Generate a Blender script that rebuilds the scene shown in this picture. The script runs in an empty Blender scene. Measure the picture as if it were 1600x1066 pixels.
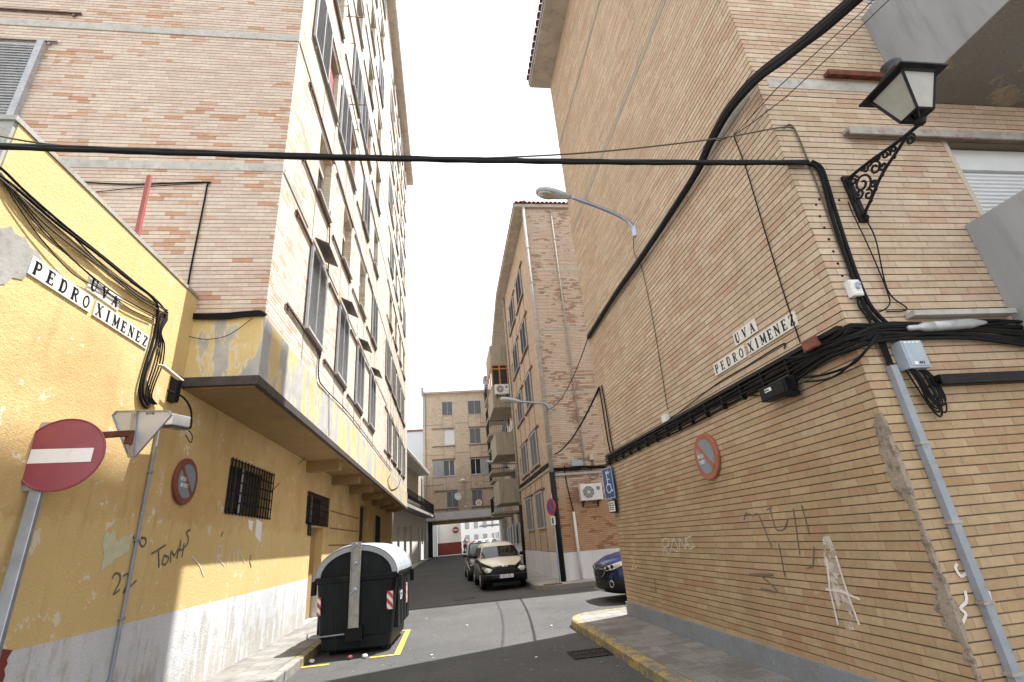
import bpy, bmesh, math, random
from mathutils import Vector, Matrix, noise
random.seed(7)
S = bpy.context.scene
COL = S.collection
PI = math.pi

# ---------------------------------------------------------------- camera numbers (17 mm lens, pitched up and slightly rolled)
FPX = 757.0
vy = Vector((-100, -317, -FPX)).normalized()
vz = Vector((-161, 1878, -FPX)); vz = (vz - vy * vz.dot(vy)).normalized()
vx = vy.cross(vz)
RM = Matrix((vx, vy, vz))
CAM = Vector((0, 0, 1.6))

def P(x, y, axis, val):
    """point of the plane axis=val that is seen at photograph pixel x, y"""
    d = RM @ Vector((x - 800, -(y - 533), -FPX))
    i = 'xyz'.index(axis)
    t = (val - CAM[i]) / d[i]
    p = CAM + d * t
    return p

cd = bpy.data.cameras.new('camera')
cam = bpy.data.objects.new('camera', cd); COL.objects.link(cam)
cd.sensor_width = 36; cd.lens = 36 * FPX / 1600
cd.clip_end = 2000; cd.clip_start = 0.05
cam.matrix_world = Matrix.Translation(CAM) @ RM.to_4x4()
S.camera = cam

# ---------------------------------------------------------------- mesh building
class MB:
    def __init__(s): s.v = []; s.f = []
    def add(s, vs, fs):
        n = len(s.v); s.v += [tuple(p) for p in vs]; s.f += [tuple(i + n for i in f) for f in fs]; return s
    def box(s, x0, x1, y0, y1, z0, z1):
        if x0 > x1: x0, x1 = x1, x0
        if y0 > y1: y0, y1 = y1, y0
        if z0 > z1: z0, z1 = z1, z0
        return s.add([(x0,y0,z0),(x1,y0,z0),(x1,y1,z0),(x0,y1,z0),(x0,y0,z1),(x1,y0,z1),(x1,y1,z1),(x0,y1,z1)],
              [(0,3,2,1),(4,5,6,7),(0,1,5,4),(1,2,6,5),(2,3,7,6),(3,0,4,7)])
    def obox(s, c, ax, ay, az):
        c, ax, ay, az = map(Vector, (c, ax, ay, az))
        vs = [c + ax*a + ay*b + az*d for d in (-.5,.5) for a, b in ((-.5,-.5),(.5,-.5),(.5,.5),(-.5,.5))]
        return s.add(vs, [(0,3,2,1),(4,5,6,7),(0,1,5,4),(1,2,6,5),(2,3,7,6),(3,0,4,7)])
    def quad(s, *p): return s.add(p, [tuple(range(len(p)))])
    def prism(s, pts, h):
        """extrude polygon of 3-d points by vector h"""
        n = len(pts); h = Vector(h); pts = [Vector(p) for p in pts]
        return s.add(pts + [p + h for p in pts], [tuple(range(n-1,-1,-1)), tuple(range(n, 2*n))] + [(i,(i+1)%n,n+(i+1)%n,n+i) for i in range(n)])
    def tube(s, pts, r, n=8, caps=True):
        pts = [Vector(p) for p in pts]; rr = r if isinstance(r, (list, tuple)) else [r]*len(pts)
        up = None; vs = []; m = len(pts)
        for i, p in enumerate(pts):
            t = (pts[min(i+1,m-1)] - pts[max(i-1,0)])
            if t.length < 1e-9: t = Vector((0,0,1))
            t.normalize()
            if up is None:
                up = Vector((0,0,1)) if abs(t.z) < .9 else Vector((1,0,0))
            a = up - t*up.dot(t)
            if a.length < 1e-4: a = t.orthogonal()
            a.normalize(); up = a; b = t.cross(a)
            vs += [p + (a*math.cos(2*PI*k/n) + b*math.sin(2*PI*k/n))*rr[i] for k in range(n)]
        fs = [(i*n+k, i*n+(k+1)%n, (i+1)*n+(k+1)%n, (i+1)*n+k) for i in range(m-1) for k in range(n)]
        if caps: fs += [tuple(range(n-1,-1,-1)), tuple(range((m-1)*n, m*n))]
        return s.add(vs, fs)
    def lathe(s, prof, c, axis='z', n=24):
        """prof = (radius, along) pairs about an axis through c"""
        c = Vector(c); A = {'x':(Vector((1,0,0)),Vector((0,1,0)),Vector((0,0,1))),'y':(Vector((0,1,0)),Vector((0,0,1)),Vector((1,0,0))),'z':(Vector((0,0,1)),Vector((1,0,0)),Vector((0,1,0)))}[axis] if isinstance(axis,str) else axis
        t, a, b = A; vs = []; m = len(prof)
        for r, h in prof: vs += [c + t*h + (a*math.cos(2*PI*k/n) + b*math.sin(2*PI*k/n))*max(r,1e-4) for k in range(n)]
        fs = [(i*n+k, i*n+(k+1)%n, (i+1)*n+(k+1)%n, (i+1)*n+k) for i in range(m-1) for k in range(n)]
        fs += [tuple(range(n-1,-1,-1)), tuple(range((m-1)*n, m*n))]
        return s.add(vs, fs)
    def grid(s, rows):
        n = len(rows[0]); vs = [p for r in rows for p in r]
        return s.add(vs, [(i*n+j, i*n+j+1, (i+1)*n+j+1, (i+1)*n+j) for i in range(len(rows)-1) for j in range(n-1)])
    def build(s, name, m, parent=None, local=False, smooth=False, bevel=0, label=None):
        return link(name, s.mesh(name, m, parent, local, smooth), parent, bevel, label)
    def islands(s):
        par = list(range(len(s.v)))
        def fd(i):
            while par[i] != i: par[i] = par[par[i]]; i = par[i]
            return i
        for f in s.f:
            a = fd(f[0])
            for i in f[1:]: par[fd(i)] = a
        out = {}
        for f in s.f:
            r = fd(f[0]); mb = out.setdefault(r, (MB(), {}))
            q = []
            for i in f:
                if i not in mb[1]: mb[1][i] = len(mb[0].v); mb[0].v.append(s.v[i])
                q.append(mb[1][i])
            mb[0].f.append(tuple(q))
        return [m for m, _ in out.values()]
    def each(s, name, m, parent=None, **k):
        return [i.build(name, m, parent, **k) for i in s.islands()]
    def mesh(s, name, m, parent=None, local=False, smooth=False):
        me = bpy.data.meshes.new(name)
        vs = s.v
        if parent is not None and not local:
            inv = WM(parent).inverted(); vs = [inv @ Vector(p) for p in vs]
        me.from_pydata([tuple(v) for v in vs], [], s.f)
        bm = bmesh.new(); bm.from_mesh(me); bmesh.ops.recalc_face_normals(bm, faces=bm.faces); bm.to_mesh(me); bm.free()
        if smooth: me.polygons.foreach_set('use_smooth', [True]*len(me.polygons))
        me.materials.append(m); me.update()
        return me

def WM(o):
    m = Matrix.Identity(4)
    while o is not None:
        m = (Matrix.Translation(o.location) @ o.rotation_euler.to_matrix().to_4x4()) @ m; o = o.parent
    return m

def link(name, me, parent=None, bevel=0, label=None, loc=None):
    o = bpy.data.objects.new(name, me); COL.objects.link(o)
    if parent is not None: o.parent = parent
    if loc is not None: o.location = loc
    if bevel:
        b = o.modifiers.new('bevel', 'BEVEL'); b.width = bevel; b.segments = 2; b.limit_method = 'ANGLE'; b.angle_limit = math.radians(35)
    if label: o['label'] = label
    return o

def thing(name, label, cat, loc=(0,0,0), rz=0, group=None):
    o = bpy.data.objects.new(name, None); COL.objects.link(o); o.empty_display_size = .2
    o.location = loc; o.rotation_euler = (0,0,rz); o['label'] = label; o['category'] = cat
    if group: o['group'] = group
    return o
def tag(o, label, cat, group=None):
    o['label'] = label; o['category'] = cat
    if group: o['group'] = group
    return o
def struct(o, kind='structure'):
    o['kind'] = kind; return o
def solo(mb, name, m, loc, label, cat, group=None, smooth=False, bevel=0):
    """a thing that is one mesh; origin at loc"""
    loc = Vector(loc); mb.v = [tuple(Vector(p) - loc) for p in mb.v]
    o = mb.build(name, m, None, smooth=smooth, bevel=bevel); o.location = loc
    return tag(o, label, cat, group)

def curve_pts(pts, sub=6, sag=0):
    """Catmull-Rom through points"""
    pts = [Vector(p) for p in pts]; out = []
    for i in range(len(pts)-1):
        p0 = pts[max(i-1,0)]; p1 = pts[i]; p2 = pts[i+1]; p3 = pts[min(i+2,len(pts)-1)]
        for k in range(sub):
            t = k/sub
            out.append(.5*((2*p1)+(p2-p0)*t+(2*p0-5*p1+4*p2-p3)*t*t+(3*p1-p0-3*p2+p3)*t*t*t))
    out.append(pts[-1]); return out
def sagged(a, b, sag, n=16):
    a, b = Vector(a), Vector(b)
    return [a.lerp(b, i/n) - Vector((0,0,sag*4*(i/n)*(1-i/n))) for i in range(n+1)]

# ---------------------------------------------------------------- materials
def newmat(name):
    m = bpy.data.materials.new(name); m.use_nodes = True
    nt = m.node_tree; nt.nodes.clear()
    out = nt.nodes.new('ShaderNodeOutputMaterial'); b = nt.nodes.new('ShaderNodeBsdfPrincipled')
    nt.links.new(b.outputs[0], out.inputs[0])
    return m, nt, b
class NT:
    """small helper for node maths"""
    def __init__(s, nt): s.nt = nt
    def n(s, t, **k):
        x = s.nt.nodes.new(t)
        for a, b in k.items(): setattr(x, a, b)
        return x
    def m(s, op, a, b=None, c=None, clamp=False):
        x = s.n('ShaderNodeMath', operation=op, use_clamp=clamp)
        for i, v in enumerate((a, b, c)):
            if v is None: continue
            if isinstance(v, (int, float)): x.inputs[i].default_value = v
            else: s.nt.links.new(v, x.inputs[i])
        return x.outputs[0]
    def mix(s, f, a, b, mode='MIX'):
        x = s.n('ShaderNodeMix', data_type='RGBA', blend_type=mode)
        for i, v in ((0, f), (6, a), (7, b)):
            if isinstance(v, (int, float)): x.inputs[i].default_value = v
            elif isinstance(v, tuple): x.inputs[i].default_value = v if len(v) == 4 else (*v, 1)
            else: s.nt.links.new(v, x.inputs[i])
        return x.outputs[2]
    def noise(s, vec, scale, detail=4, rough=.55, out=0):
        x = s.n('ShaderNodeTexNoise'); x.inputs['Scale'].default_value = scale; x.inputs['Detail'].default_value = detail; x.inputs['Roughness'].default_value = rough
        s.nt.links.new(vec, x.inputs['Vector']); return x.outputs[out]
    def ramp(s, f, stops, interp='LINEAR'):
        x = s.n('ShaderNodeValToRGB'); cr = x.color_ramp; cr.interpolation = interp
        while len(cr.elements) < len(stops): cr.elements.new(1)
        for e, (p, c) in zip(cr.elements, stops): e.position = p; e.color = c if len(c) == 4 else (*c, 1)
        s.nt.links.new(f, x.inputs[0]); return x.outputs[0]
    def smooth(s, f, lo, hi):
        x = s.n('ShaderNodeMapRange', interpolation_type='SMOOTHSTEP'); x.inputs[1].default_value = lo; x.inputs[2].default_value = hi
        s.nt.links.new(f, x.inputs[0]); return x.outputs[0]
    def comb(s, x, y, z=0.0):
        c = s.n('ShaderNodeCombineXYZ')
        for i, v in enumerate((x, y, z)):
            if isinstance(v, (int, float)): c.inputs[i].default_value = v
            else: s.nt.links.new(v, c.inputs[i])
        return c.outputs[0]
    def bump(s, h, b, strength=.3, dist=.01):
        x = s.n('ShaderNodeBump'); x.inputs['Strength'].default_value = strength; x.inputs['Distance'].default_value = dist
        s.nt.links.new(h, x.inputs['Height']); s.nt.links.new(x.outputs[0], b.inputs['Normal'])
    def obj(s):
        return s.n('ShaderNodeTexCoord').outputs['Object']
    def xyz(s, v):
        x = s.n('ShaderNodeSeparateXYZ'); s.nt.links.new(v, x.inputs[0]); return x.outputs

def paint(name, col, rough=.6, metal=0, var=.12, scale=3, bump=0, dirt=None, dirt_amt=.5, streak=False, coat=0):
    m, nt, b = newmat(name); N = NT(nt); v = N.obj()
    if streak:
        mp = N.n('ShaderNodeMapping'); mp.inputs['Scale'].default_value = (1,1,.12); nt.links.new(v, mp.inputs[0]); vv = mp.outputs[0]
    else: vv = v
    f = N.noise(vv, scale, 5, .6)
    lo = tuple(c*(1-var) for c in col); hi = tuple(min(1, c*(1+var)) for c in col)
    c = N.ramp(f, [(.3, lo), (.7, hi)])
    if dirt:
        g = N.noise(vv, scale*2.7, 6, .65)
        c = N.mix(N.m('MULTIPLY', N.smooth(g, .5, .68), dirt_amt), c, dirt)
    nt.links.new(c, b.inputs['Base Color'])
    b.inputs['Roughness'].default_value = rough; b.inputs['Metallic'].default_value = metal
    if coat: b.inputs['Coat Weight'].default_value = coat; b.inputs['Coat Roughness'].default_value = .08
    if max(col) < .03: b.inputs['Specular IOR Level'].default_value = .18
    if bump: N.bump(N.noise(v, scale*14, 4, .6), b, bump, .01)
    return m

PITCH = .068
def brick(name, cols, accent, acc_amt=.5, joint=(.11,.085,.065), length=.28, var=.08, grime=(.25,.2,.15), grime_amt=.25, clus=.5, jw=.17, low=None):
    """long thin bricks in courses with raked dark bed joints and near-closed head joints"""
    m, nt, b = newmat(name); N = NT(nt); v = N.obj(); x, y, z = N.xyz(v)
    u = N.m('ADD', x, y)
    zr = N.m('DIVIDE', N.m('ADD', z, 50*PITCH), PITCH)
    row = N.m('FLOOR', zr); fr = N.m('SUBTRACT', zr, row)
    wn = N.n('ShaderNodeTexWhiteNoise', noise_dimensions='1D'); nt.links.new(row, wn.inputs['W'])
    ui = N.m('ADD', N.m('DIVIDE', u, length), N.m('ADD', N.m('MULTIPLY', wn.outputs[0], .5), N.m('MULTIPLY', row, .5)))
    ci = N.m('FLOOR', ui); fu = N.m('SUBTRACT', ui, ci)
    wb = N.n('ShaderNodeTexWhiteNoise', noise_dimensions='2D'); nt.links.new(N.comb(ci, row), wb.inputs['Vector'])
    wc = N.n('ShaderNodeTexWhiteNoise', noise_dimensions='2D'); nt.links.new(N.comb(ci, N.m('ADD', row, 77.3)), wc.inputs['Vector'])
    k = len(cols)
    base = N.ramp(wb.outputs[0], [(i/k, c) for i, c in enumerate(cols)], 'CONSTANT')
    cl = N.noise(v, .55, 3, .6)
    thr = N.m('ADD', N.m('MULTIPLY', N.m('SUBTRACT', cl, .5), clus*4), acc_amt)
    isacc = N.m('LESS_THAN', wc.outputs[0], thr)
    acc = N.ramp(wb.outputs[0], [(i/len(accent), c) for i, c in enumerate(accent)], 'CONSTANT')
    c = N.mix(isacc, base, acc)
    fine = N.noise(v, 22, 4, .6)
    c = N.mix(1.0, c, N.ramp(fine, [(.25, (1-var*2,)*3), (.75, (1+var,)*3)]), 'MULTIPLY')
    big = N.noise(v, .9, 5, .65)
    c = N.mix(N.m('MULTIPLY', N.smooth(big, .45, .75), grime_amt), c, grime)
    if low:   # browner low bricks; on the right block partly light falloff painted in
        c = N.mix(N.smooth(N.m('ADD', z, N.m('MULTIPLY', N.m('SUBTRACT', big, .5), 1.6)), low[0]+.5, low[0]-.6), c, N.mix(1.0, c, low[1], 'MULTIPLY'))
    mp = N.n('ShaderNodeMapping'); mp.inputs['Scale'].default_value = (1,1,.09); nt.links.new(v, mp.inputs[0])
    c = N.mix(N.m('MULTIPLY', N.smooth(N.noise(mp.outputs[0], 3.1, 6, .7), .52, .72), .28), c, tuple(g_*.75 for g_ in grime))
    head = N.m('LESS_THAN', N.m('ABSOLUTE', N.m('SUBTRACT', fu, .5)), .488)
    c = N.mix(N.m('MULTIPLY', N.m('SUBTRACT', 1, head), .45), c, joint)
    bed = N.m('GREATER_THAN', fr, 1-jw)
    c = N.mix(N.m('MULTIPLY', bed, .8), c, joint)
    nt.links.new(c, b.inputs['Base Color']); b.inputs['Roughness'].default_value = .85
    N.bump(N.m('ADD', N.m('MULTIPLY', wb.outputs[0], .5), N.m('ADD', N.m('MULTIPLY', fine, .5), N.m('MULTIPLY', head, .6))), b, .35, .006)
    return m

M = {}
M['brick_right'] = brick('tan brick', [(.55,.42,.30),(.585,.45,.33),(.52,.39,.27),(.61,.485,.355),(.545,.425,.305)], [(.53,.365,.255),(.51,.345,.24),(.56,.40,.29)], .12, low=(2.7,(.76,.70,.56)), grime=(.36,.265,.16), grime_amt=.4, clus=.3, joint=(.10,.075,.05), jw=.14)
M['brick_left'] = brick('pink cream brick', [(.62,.50,.40),(.66,.55,.44),(.58,.45,.36),(.64,.52,.41),(.60,.46,.37)], joint=(.27,.22,.18), accent=[(.52,.30,.19),(.56,.36,.24),(.50,.28,.18),(.58,.38,.27)], acc_amt=.15, grime=(.5,.42,.34), grime_amt=.2, clus=.45, jw=.15)
M['brick_facade'] = brick('cream facade brick', [(.72,.67,.58),(.75,.70,.61),(.68,.62,.53),(.73,.68,.59)], [(.66,.46,.32),(.64,.50,.38)], .10, joint=(.34,.29,.22), grime=(.6,.52,.42), grime_amt=.2, clus=.5, jw=.15)
M['brick_c_side'] = brick('peach tan facade brick', [(.56,.44,.33),(.60,.475,.36),(.53,.41,.31)], [(.52,.37,.27),(.49,.35,.26)], .12, joint=(.3,.22,.16), grime=(.48,.34,.24), grime_amt=.3, clus=.4, length=.26, jw=.13)
M['brick_c'] = brick('sand brick with rust', [(.60,.485,.38),(.64,.52,.42),(.57,.45,.35),(.61,.48,.37)], [(.43,.27,.19),(.47,.33,.24),(.38,.25,.185),(.34,.25,.2)], .16, grime=(.44,.33,.25), grime_amt=.3, clus=.7, length=.26, low=(2.9,(.86,.66,.48)))
M['brick_d'] = brick('buff brick', [(.64,.52,.39),(.68,.56,.42),(.61,.49,.36),(.65,.53,.40)], [(.54,.41,.30),(.57,.44,.32)], .12, grime=(.36,.28,.2), grime_amt=.35, clus=.4)

def plaster():
    m, nt, b = newmat('ochre plaster over whitewashed base'); N = NT(nt); v = N.obj(); x, y, z = N.xyz(v)
    n1 = N.noise(v, 1.3, 6, .65); n2 = N.noise(v, 6, 5, .7); n3 = N.noise(v, 60, 3, .6)
    mp = N.n('ShaderNodeMapping'); mp.inputs['Scale'].default_value = (1,1,.1); nt.links.new(v, mp.inputs[0]); ns = N.noise(mp.outputs[0], 7, 5, .7)
    c = N.ramp(n1, [(.3, (.50,.325,.13)), (.5, (.57,.39,.165)), (.72, (.645,.465,.22))])
    # lighter yellow below a ragged repaint line
    c = N.mix(N.m('MULTIPLY', N.smooth(N.m('ADD', N.m('MULTIPLY', n2, .5), N.m('MULTIPLY', z, -.6)), -1.05, -.98), .7), c, (.66,.49,.215))
    # paler high on the wall: sunlight there painted into the colour
    c = N.mix(N.m('MULTIPLY', N.smooth(N.m('ADD', z, N.m('MULTIPLY', n1, 1.6)), 3.7, 5.2), .6), c, (.76,.585,.27))
    c = N.mix(N.m('MULTIPLY', N.smooth(ns, .55, .75), .35), c, (.34,.24,.12))
    # flaked spots, mostly high up
    fl = N.m('MULTIPLY', N.smooth(N.m('ADD', n2, N.m('MULTIPLY', n1, .35)), .805, .83), .8)
    c = N.mix(fl, c, (.70,.66,.56))
    # base band
    zb = N.m('ADD', z, N.m('MULTIPLY', N.m('SUBTRACT', n2, .5), .03))
    wb = N.m('LESS_THAN', zb, 1.10)
    drip = N.m('MULTIPLY', N.smooth(N.m('SUBTRACT', ns, N.m('MULTIPLY', N.m('SUBTRACT', z, 1.1), .28)), .52, .6), N.m('MULTIPLY', N.m('GREATER_THAN', z, 1.08), N.m('LESS_THAN', z, 1.7)))
    drip = N.m('MULTIPLY', drip, N.m('MULTIPLY', N.m('GREATER_THAN', y, 6.9), N.m('LESS_THAN', y, 10.5)))
    wc = N.ramp(n1, [(.3, (.50,.52,.55)), (.7, (.64,.65,.665))])
    wc = N.mix(N.m('MULTIPLY', N.smooth(N.m('SUBTRACT', N.m('ADD', N.m('MULTIPLY', ns, .6), N.m('MULTIPLY', N.noise(v, 5, 7, .75), .4)), N.m('MULTIPLY', z, .14)), .36, .50), .75), wc, (.38,.35,.29))
    c = N.mix(N.m('MULTIPLY', drip, .8), c, (.74,.73,.68))
    c = N.mix(wb, c, wc)
    nt.links.new(c, b.inputs['Base Color']); b.inputs['Roughness'].default_value = .9
    N.bump(N.m('ADD', N.m('MULTIPLY', n3, .5), N.m('ADD', N.m('MULTIPLY', N.noise(v, 30, 5, .6), .8), N.m('MULTIPLY', n2, .9))), b, .38, .02)
    return m
M['plaster'] = plaster()

def fascia():
    m, nt, b = newmat('peeling yellow paint on grey render'); N = NT(nt); v = N.obj(); x, y, z = N.xyz(v)
    mp = N.n('ShaderNodeMapping'); mp.inputs['Scale'].default_value = (1,1,.28); nt.links.new(v, mp.inputs[0])
    f = N.noise(mp.outputs[0], 2.2, 7, .62)
    fine = N.noise(v, 40, 4, .6)
    grey = N.ramp(N.noise(v, 5, 5, .6), [(.3, (.36,.36,.35)), (.7, (.50,.50,.48))])
    yel = N.ramp(N.noise(v, 3, 4, .6), [(.3, (.62,.46,.19)), (.7, (.70,.56,.29))])
    c = N.mix(N.smooth(f, .50, .515), yel, grey)
    c = N.mix(N.m('MULTIPLY', N.smooth(f, .47, .485), N.m('SUBTRACT', 1, N.smooth(f, .49, .5))), c, (.66,.62,.52))
    nt.links.new(c, b.inputs['Base Color']); b.inputs['Roughness'].default_value = .9
    N.bump(N.m('ADD', N.m('MULTIPLY', fine, .4), N.m('SUBTRACT', 1, N.smooth(f, .485, .5))), b, .5, .012)
    return m
M['fascia'] = fascia()

def asphalt():
    m, nt, b = newmat('asphalt'); N = NT(nt); v = N.obj()
    n1 = N.noise(v, .6, 6, .65); n2 = N.noise(v, 90, 3, .7); n3 = N.noise(v, 4, 6, .7)
    c = N.ramp(n1, [(.3, (.052,.052,.052)), (.7, (.080,.080,.079))])
    c = N.mix(1.0, c, N.ramp(n2, [(.3, (.62,)*3), (.7, (1.42,)*3)]), 'MULTIPLY')
    c = N.mix(1.0, c, N.ramp(N.noise(v, 38, 3, .75), [(.35, (.8,)*3), (.68, (1.3,)*3)]), 'MULTIPLY')
    c = N.mix(N.m('MULTIPLY', N.smooth(N.noise(v, 1.1, 3, .6), .60, .72), .45), c, (.030,.029,.028))
    c = N.mix(N.m('MULTIPLY', N.smooth(n3, .56, .72), .35), c, (.13,.127,.12))
    c = N.mix(1.0, c, N.ramp(N.noise(v, 13, 5, .7), [(.3, (.78,)*3), (.7, (1.2,)*3)]), 'MULTIPLY')
    # small pale gum and litter specks
    vo = N.n('ShaderNodeTexVoronoi'); vo.inputs['Scale'].default_value = 3.2; nt.links.new(v, vo.inputs['Vector'])
    c = N.mix(N.m('MULTIPLY', N.m('LESS_THAN', N.m('ADD', vo.outputs['Distance'], N.m('MULTIPLY', n2, .06)), .10), .6), c, (.30,.29,.27))
    # cracks
    vc = N.n('ShaderNodeTexVoronoi', feature='DISTANCE_TO_EDGE'); vc.inputs['Scale'].default_value = .33
    w = N.noise(v, 1.5, 4, .6, 1); ad = N.n('ShaderNodeVectorMath', operation='ADD'); nt.links.new(v, ad.inputs[0]); nt.links.new(w, ad.inputs[1]); nt.links.new(ad.outputs[0], vc.inputs['Vector'])
    c = N.mix(N.m('MULTIPLY', N.m('LESS_THAN', vc.outputs['Distance'], .0035), .6), c, (.03,.03,.03))
    nt.links.new(c, b.inputs['Base Color']); b.inputs['Roughness'].default_value = .82
    N.bump(n2, b, .5, .006)
    return m
M['asphalt'] = asphalt()

def paving():
    m, nt, b = newmat('ribbed cement tiles'); N = NT(nt); v = N.obj(); x, y, z = N.xyz(v)
    T = .30
    ux = N.m('FRACT', N.m('DIVIDE', N.m('ADD', x, 60), T)); uy = N.m('FRACT', N.m('DIVIDE', N.m('ADD', y, 60), T))
    edge = N.m('MAXIMUM', N.m('GREATER_THAN', N.m('ABSOLUTE', N.m('SUBTRACT', ux, .5)), .475), N.m('GREATER_THAN', N.m('ABSOLUTE', N.m('SUBTRACT', uy, .5)), .475))
    rib = N.m('GREATER_THAN', N.m('ABSOLUTE', N.m('SUBTRACT', N.m('FRACT', N.m('MULTIPLY', ux, 6)), .5)), .32)
    wn = N.n('ShaderNodeTexWhiteNoise', noise_dimensions='2D'); nt.links.new(N.comb(N.m('FLOOR', N.m('DIVIDE', N.m('ADD', x, 60), T)), N.m('FLOOR', N.m('DIVIDE', N.m('ADD', y, 60), T))), wn.inputs['Vector'])
    c = N.ramp(wn.outputs[0], [(0, (.21,.20,.185)), (1, (.30,.29,.265))])
    c = N.mix(N.m('MULTIPLY', rib, .55), c, (.15,.14,.13))
    c = N.mix(N.m('MULTIPLY', edge, .7), c, (.11,.10,.095))
    c = N.mix(N.m('MULTIPLY', N.smooth(N.noise(v, 2.2, 7, .7), .46, .62), .7), c, (.12,.112,.10))
    vo = N.n('ShaderNodeTexVoronoi'); vo.inputs['Scale'].default_value = 4.5; nt.links.new(v, vo.inputs['Vector'])
    c = N.mix(N.m('MULTIPLY', N.m('LESS_THAN', vo.outputs['Distance'], .07), .6), c, (.06,.055,.05))
    nt.links.new(c, b.inputs['Base Color']); b.inputs['Roughness'].default_value = .8
    N.bump(N.m('SUBTRACT', 1, N.m('MAXIMUM', rib, edge)), b, .6, .006)
    return m
M['paving'] = paving()

def worn(name, top, under, thr=.5, scale=5, rough=.75):
    m, nt, b = newmat(name); N = NT(nt); v = N.obj()
    f = N.noise(v, scale, 7, .75)
    c = N.mix(N.smooth(f, thr, thr+.04), top, under)
    c = N.mix(1.0, c, N.ramp(N.noise(v, 40, 3, .6), [(.3, (.8,)*3), (.7, (1.12,)*3)]), 'MULTIPLY')
    c = N.mix(N.m('MULTIPLY', N.smooth(N.noise(v, 1.7, 6, .7), .45, .65), .45), c, (.16,.145,.12))
    nt.links.new(c, b.inputs['Base Color']); b.inputs['Roughness'].default_value = rough
    N.bump(f, b, .3, .006)
    return m
M['kerb_yellow'] = worn('worn yellow kerb paint', (.44,.32,.09), (.20,.18,.15), .47, 7)
M['kerb_faint'] = worn('kerb with faint yellow', (.42,.33,.15), (.24,.225,.20), .40, 5)
M['band_brown'] = paint('weathered brown band', (.33,.27,.20), .9, var=.2, scale=4)
M['kerb_grey'] = paint('granite kerb', (.25,.24,.22), .8, var=.25, scale=8, bump=.3)
M['mark_yellow'] = worn('worn yellow road paint', (.62,.42,.06), (.1,.1,.095), .60, 9)
M['concrete'] = paint('weathered concrete', (.36,.35,.33), .9, var=.18, scale=1.6, bump=.35, dirt=(.18,.165,.15), dirt_amt=.6)
M['concrete_band'] = paint('floor band render', (.46,.44,.40), .9, var=.18, scale=4, bump=.3, dirt=(.25,.23,.2), dirt_amt=.5)
M['concrete_balcony'] = paint('bluish grey balcony render', (.33,.34,.345), .9, var=.2, scale=1.4, bump=.3, dirt=(.2,.2,.2), dirt_amt=.5, streak=True)
M['soffit_stain'] = worn('stained soffit', (.20,.185,.165), (.36,.29,.21), .56, 1.1, .9)
M['balcony_box'] = paint('drab balcony render', (.36,.32,.25), .9, var=.15, scale=1.8, bump=.2, dirt=(.17,.15,.12), dirt_amt=.5, streak=True)
M['white_wall'] = paint('whitewash', (.78,.77,.74), .9, var=.06, scale=1.5, bump=.2, dirt=(.55,.52,.47), dirt_amt=.35, streak=True)
M['far_white'] = paint('far whitewash', (.80,.79,.77), .9, var=.03, scale=.5)
M['blue_white'] = paint('pale bluish render', (.68,.73,.80), .9, var=.03, scale=.5)
M['plinth_grey'] = worn('chipped grey plinth paint', (.225,.25,.275), (.42,.40,.35), .66, 6, .8)
M['plinth_white'] = paint('stained white plinth', (.74,.74,.76), .9, var=.08, scale=2, bump=.2, dirt=(.5,.48,.45), dirt_amt=.4, streak=True)
M['red_dado'] = paint('oxblood dado', (.20,.04,.03), .8, var=.15, scale=2)
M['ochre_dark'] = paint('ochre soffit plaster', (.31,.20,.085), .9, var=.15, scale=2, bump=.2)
M['black_metal'] = paint('black iron', (.018,.018,.02), .45, .3, var=.3, scale=10)
M['black_cable'] = paint('black rubber cable', (.009,.009,.010), .7, var=.3, scale=8)
M['brown_cable'] = paint('dusty brown cable', (.11,.085,.055), .7, var=.2, scale=8)
M['rail'] = paint('rusty brown rail', (.20,.14,.115), .75, .2, var=.3, scale=6, dirt=(.24,.10,.05), dirt_amt=.6)
M['rail_grey'] = paint('faded rail', (.36,.33,.30), .7, .1, var=.2, scale=6, dirt=(.24,.12,.07), dirt_amt=.6)
M['shutter'] = paint('grey metal shutter', (.36,.365,.37), .6, .0, var=.15, scale=5, dirt=(.12,.12,.12), dirt_amt=.4)
M['shutter_dark'] = paint('dark grey shutter', (.15,.155,.16), .6, .0, var=.15, scale=5, dirt=(.09,.09,.09), dirt_amt=.4)
M['shutter_frame'] = paint('grey shutter frame', (.42,.43,.45), .5, .1, var=.15, scale=5, dirt=(.2,.2,.2), dirt_amt=.4)
M['awning'] = paint('dark awning panel', (.16,.14,.12), .6, .2, var=.2, scale=5)
M['glass'] = paint('dark window glass', (.03,.035,.04), .08, 0, var=.2, scale=1)
M['red_blind'] = paint('faded red blind', (.36,.12,.10), .7, var=.2, scale=5)
M['white_blind'] = paint('white roller blind', (.72,.73,.74), .5, var=.05, scale=5)
M['cream'] = paint('cream reveal', (.52,.46,.36), .85, var=.1, scale=3)
M['tile'] = paint('clay roof tile', (.30,.13,.085), .85, var=.35, scale=7, bump=.2, dirt=(.12,.1,.09), dirt_amt=.5)
M['eave'] = paint('weathered eave render', (.40,.35,.29), .9, var=.2, scale=2, bump=.2, dirt=(.22,.19,.16), dirt_amt=.5)
M['pipe_grey'] = paint('grey plastic pipe', (.27,.30,.34), .55, var=.12, scale=5, dirt=(.16,.16,.16), dirt_amt=.4)
M['pipe_light'] = paint('pale drainpipe', (.40,.375,.335), .7, var=.15, scale=4, dirt=(.2,.18,.16), dirt_amt=.5)
M['galv'] = paint('galvanised steel', (.36,.40,.47), .4, .7, var=.15, scale=6)
M['alu'] = paint('scuffed aluminium', (.36,.35,.33), .5, .5, var=.2, scale=9, dirt=(.3,.29,.27), dirt_amt=.5)
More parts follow.
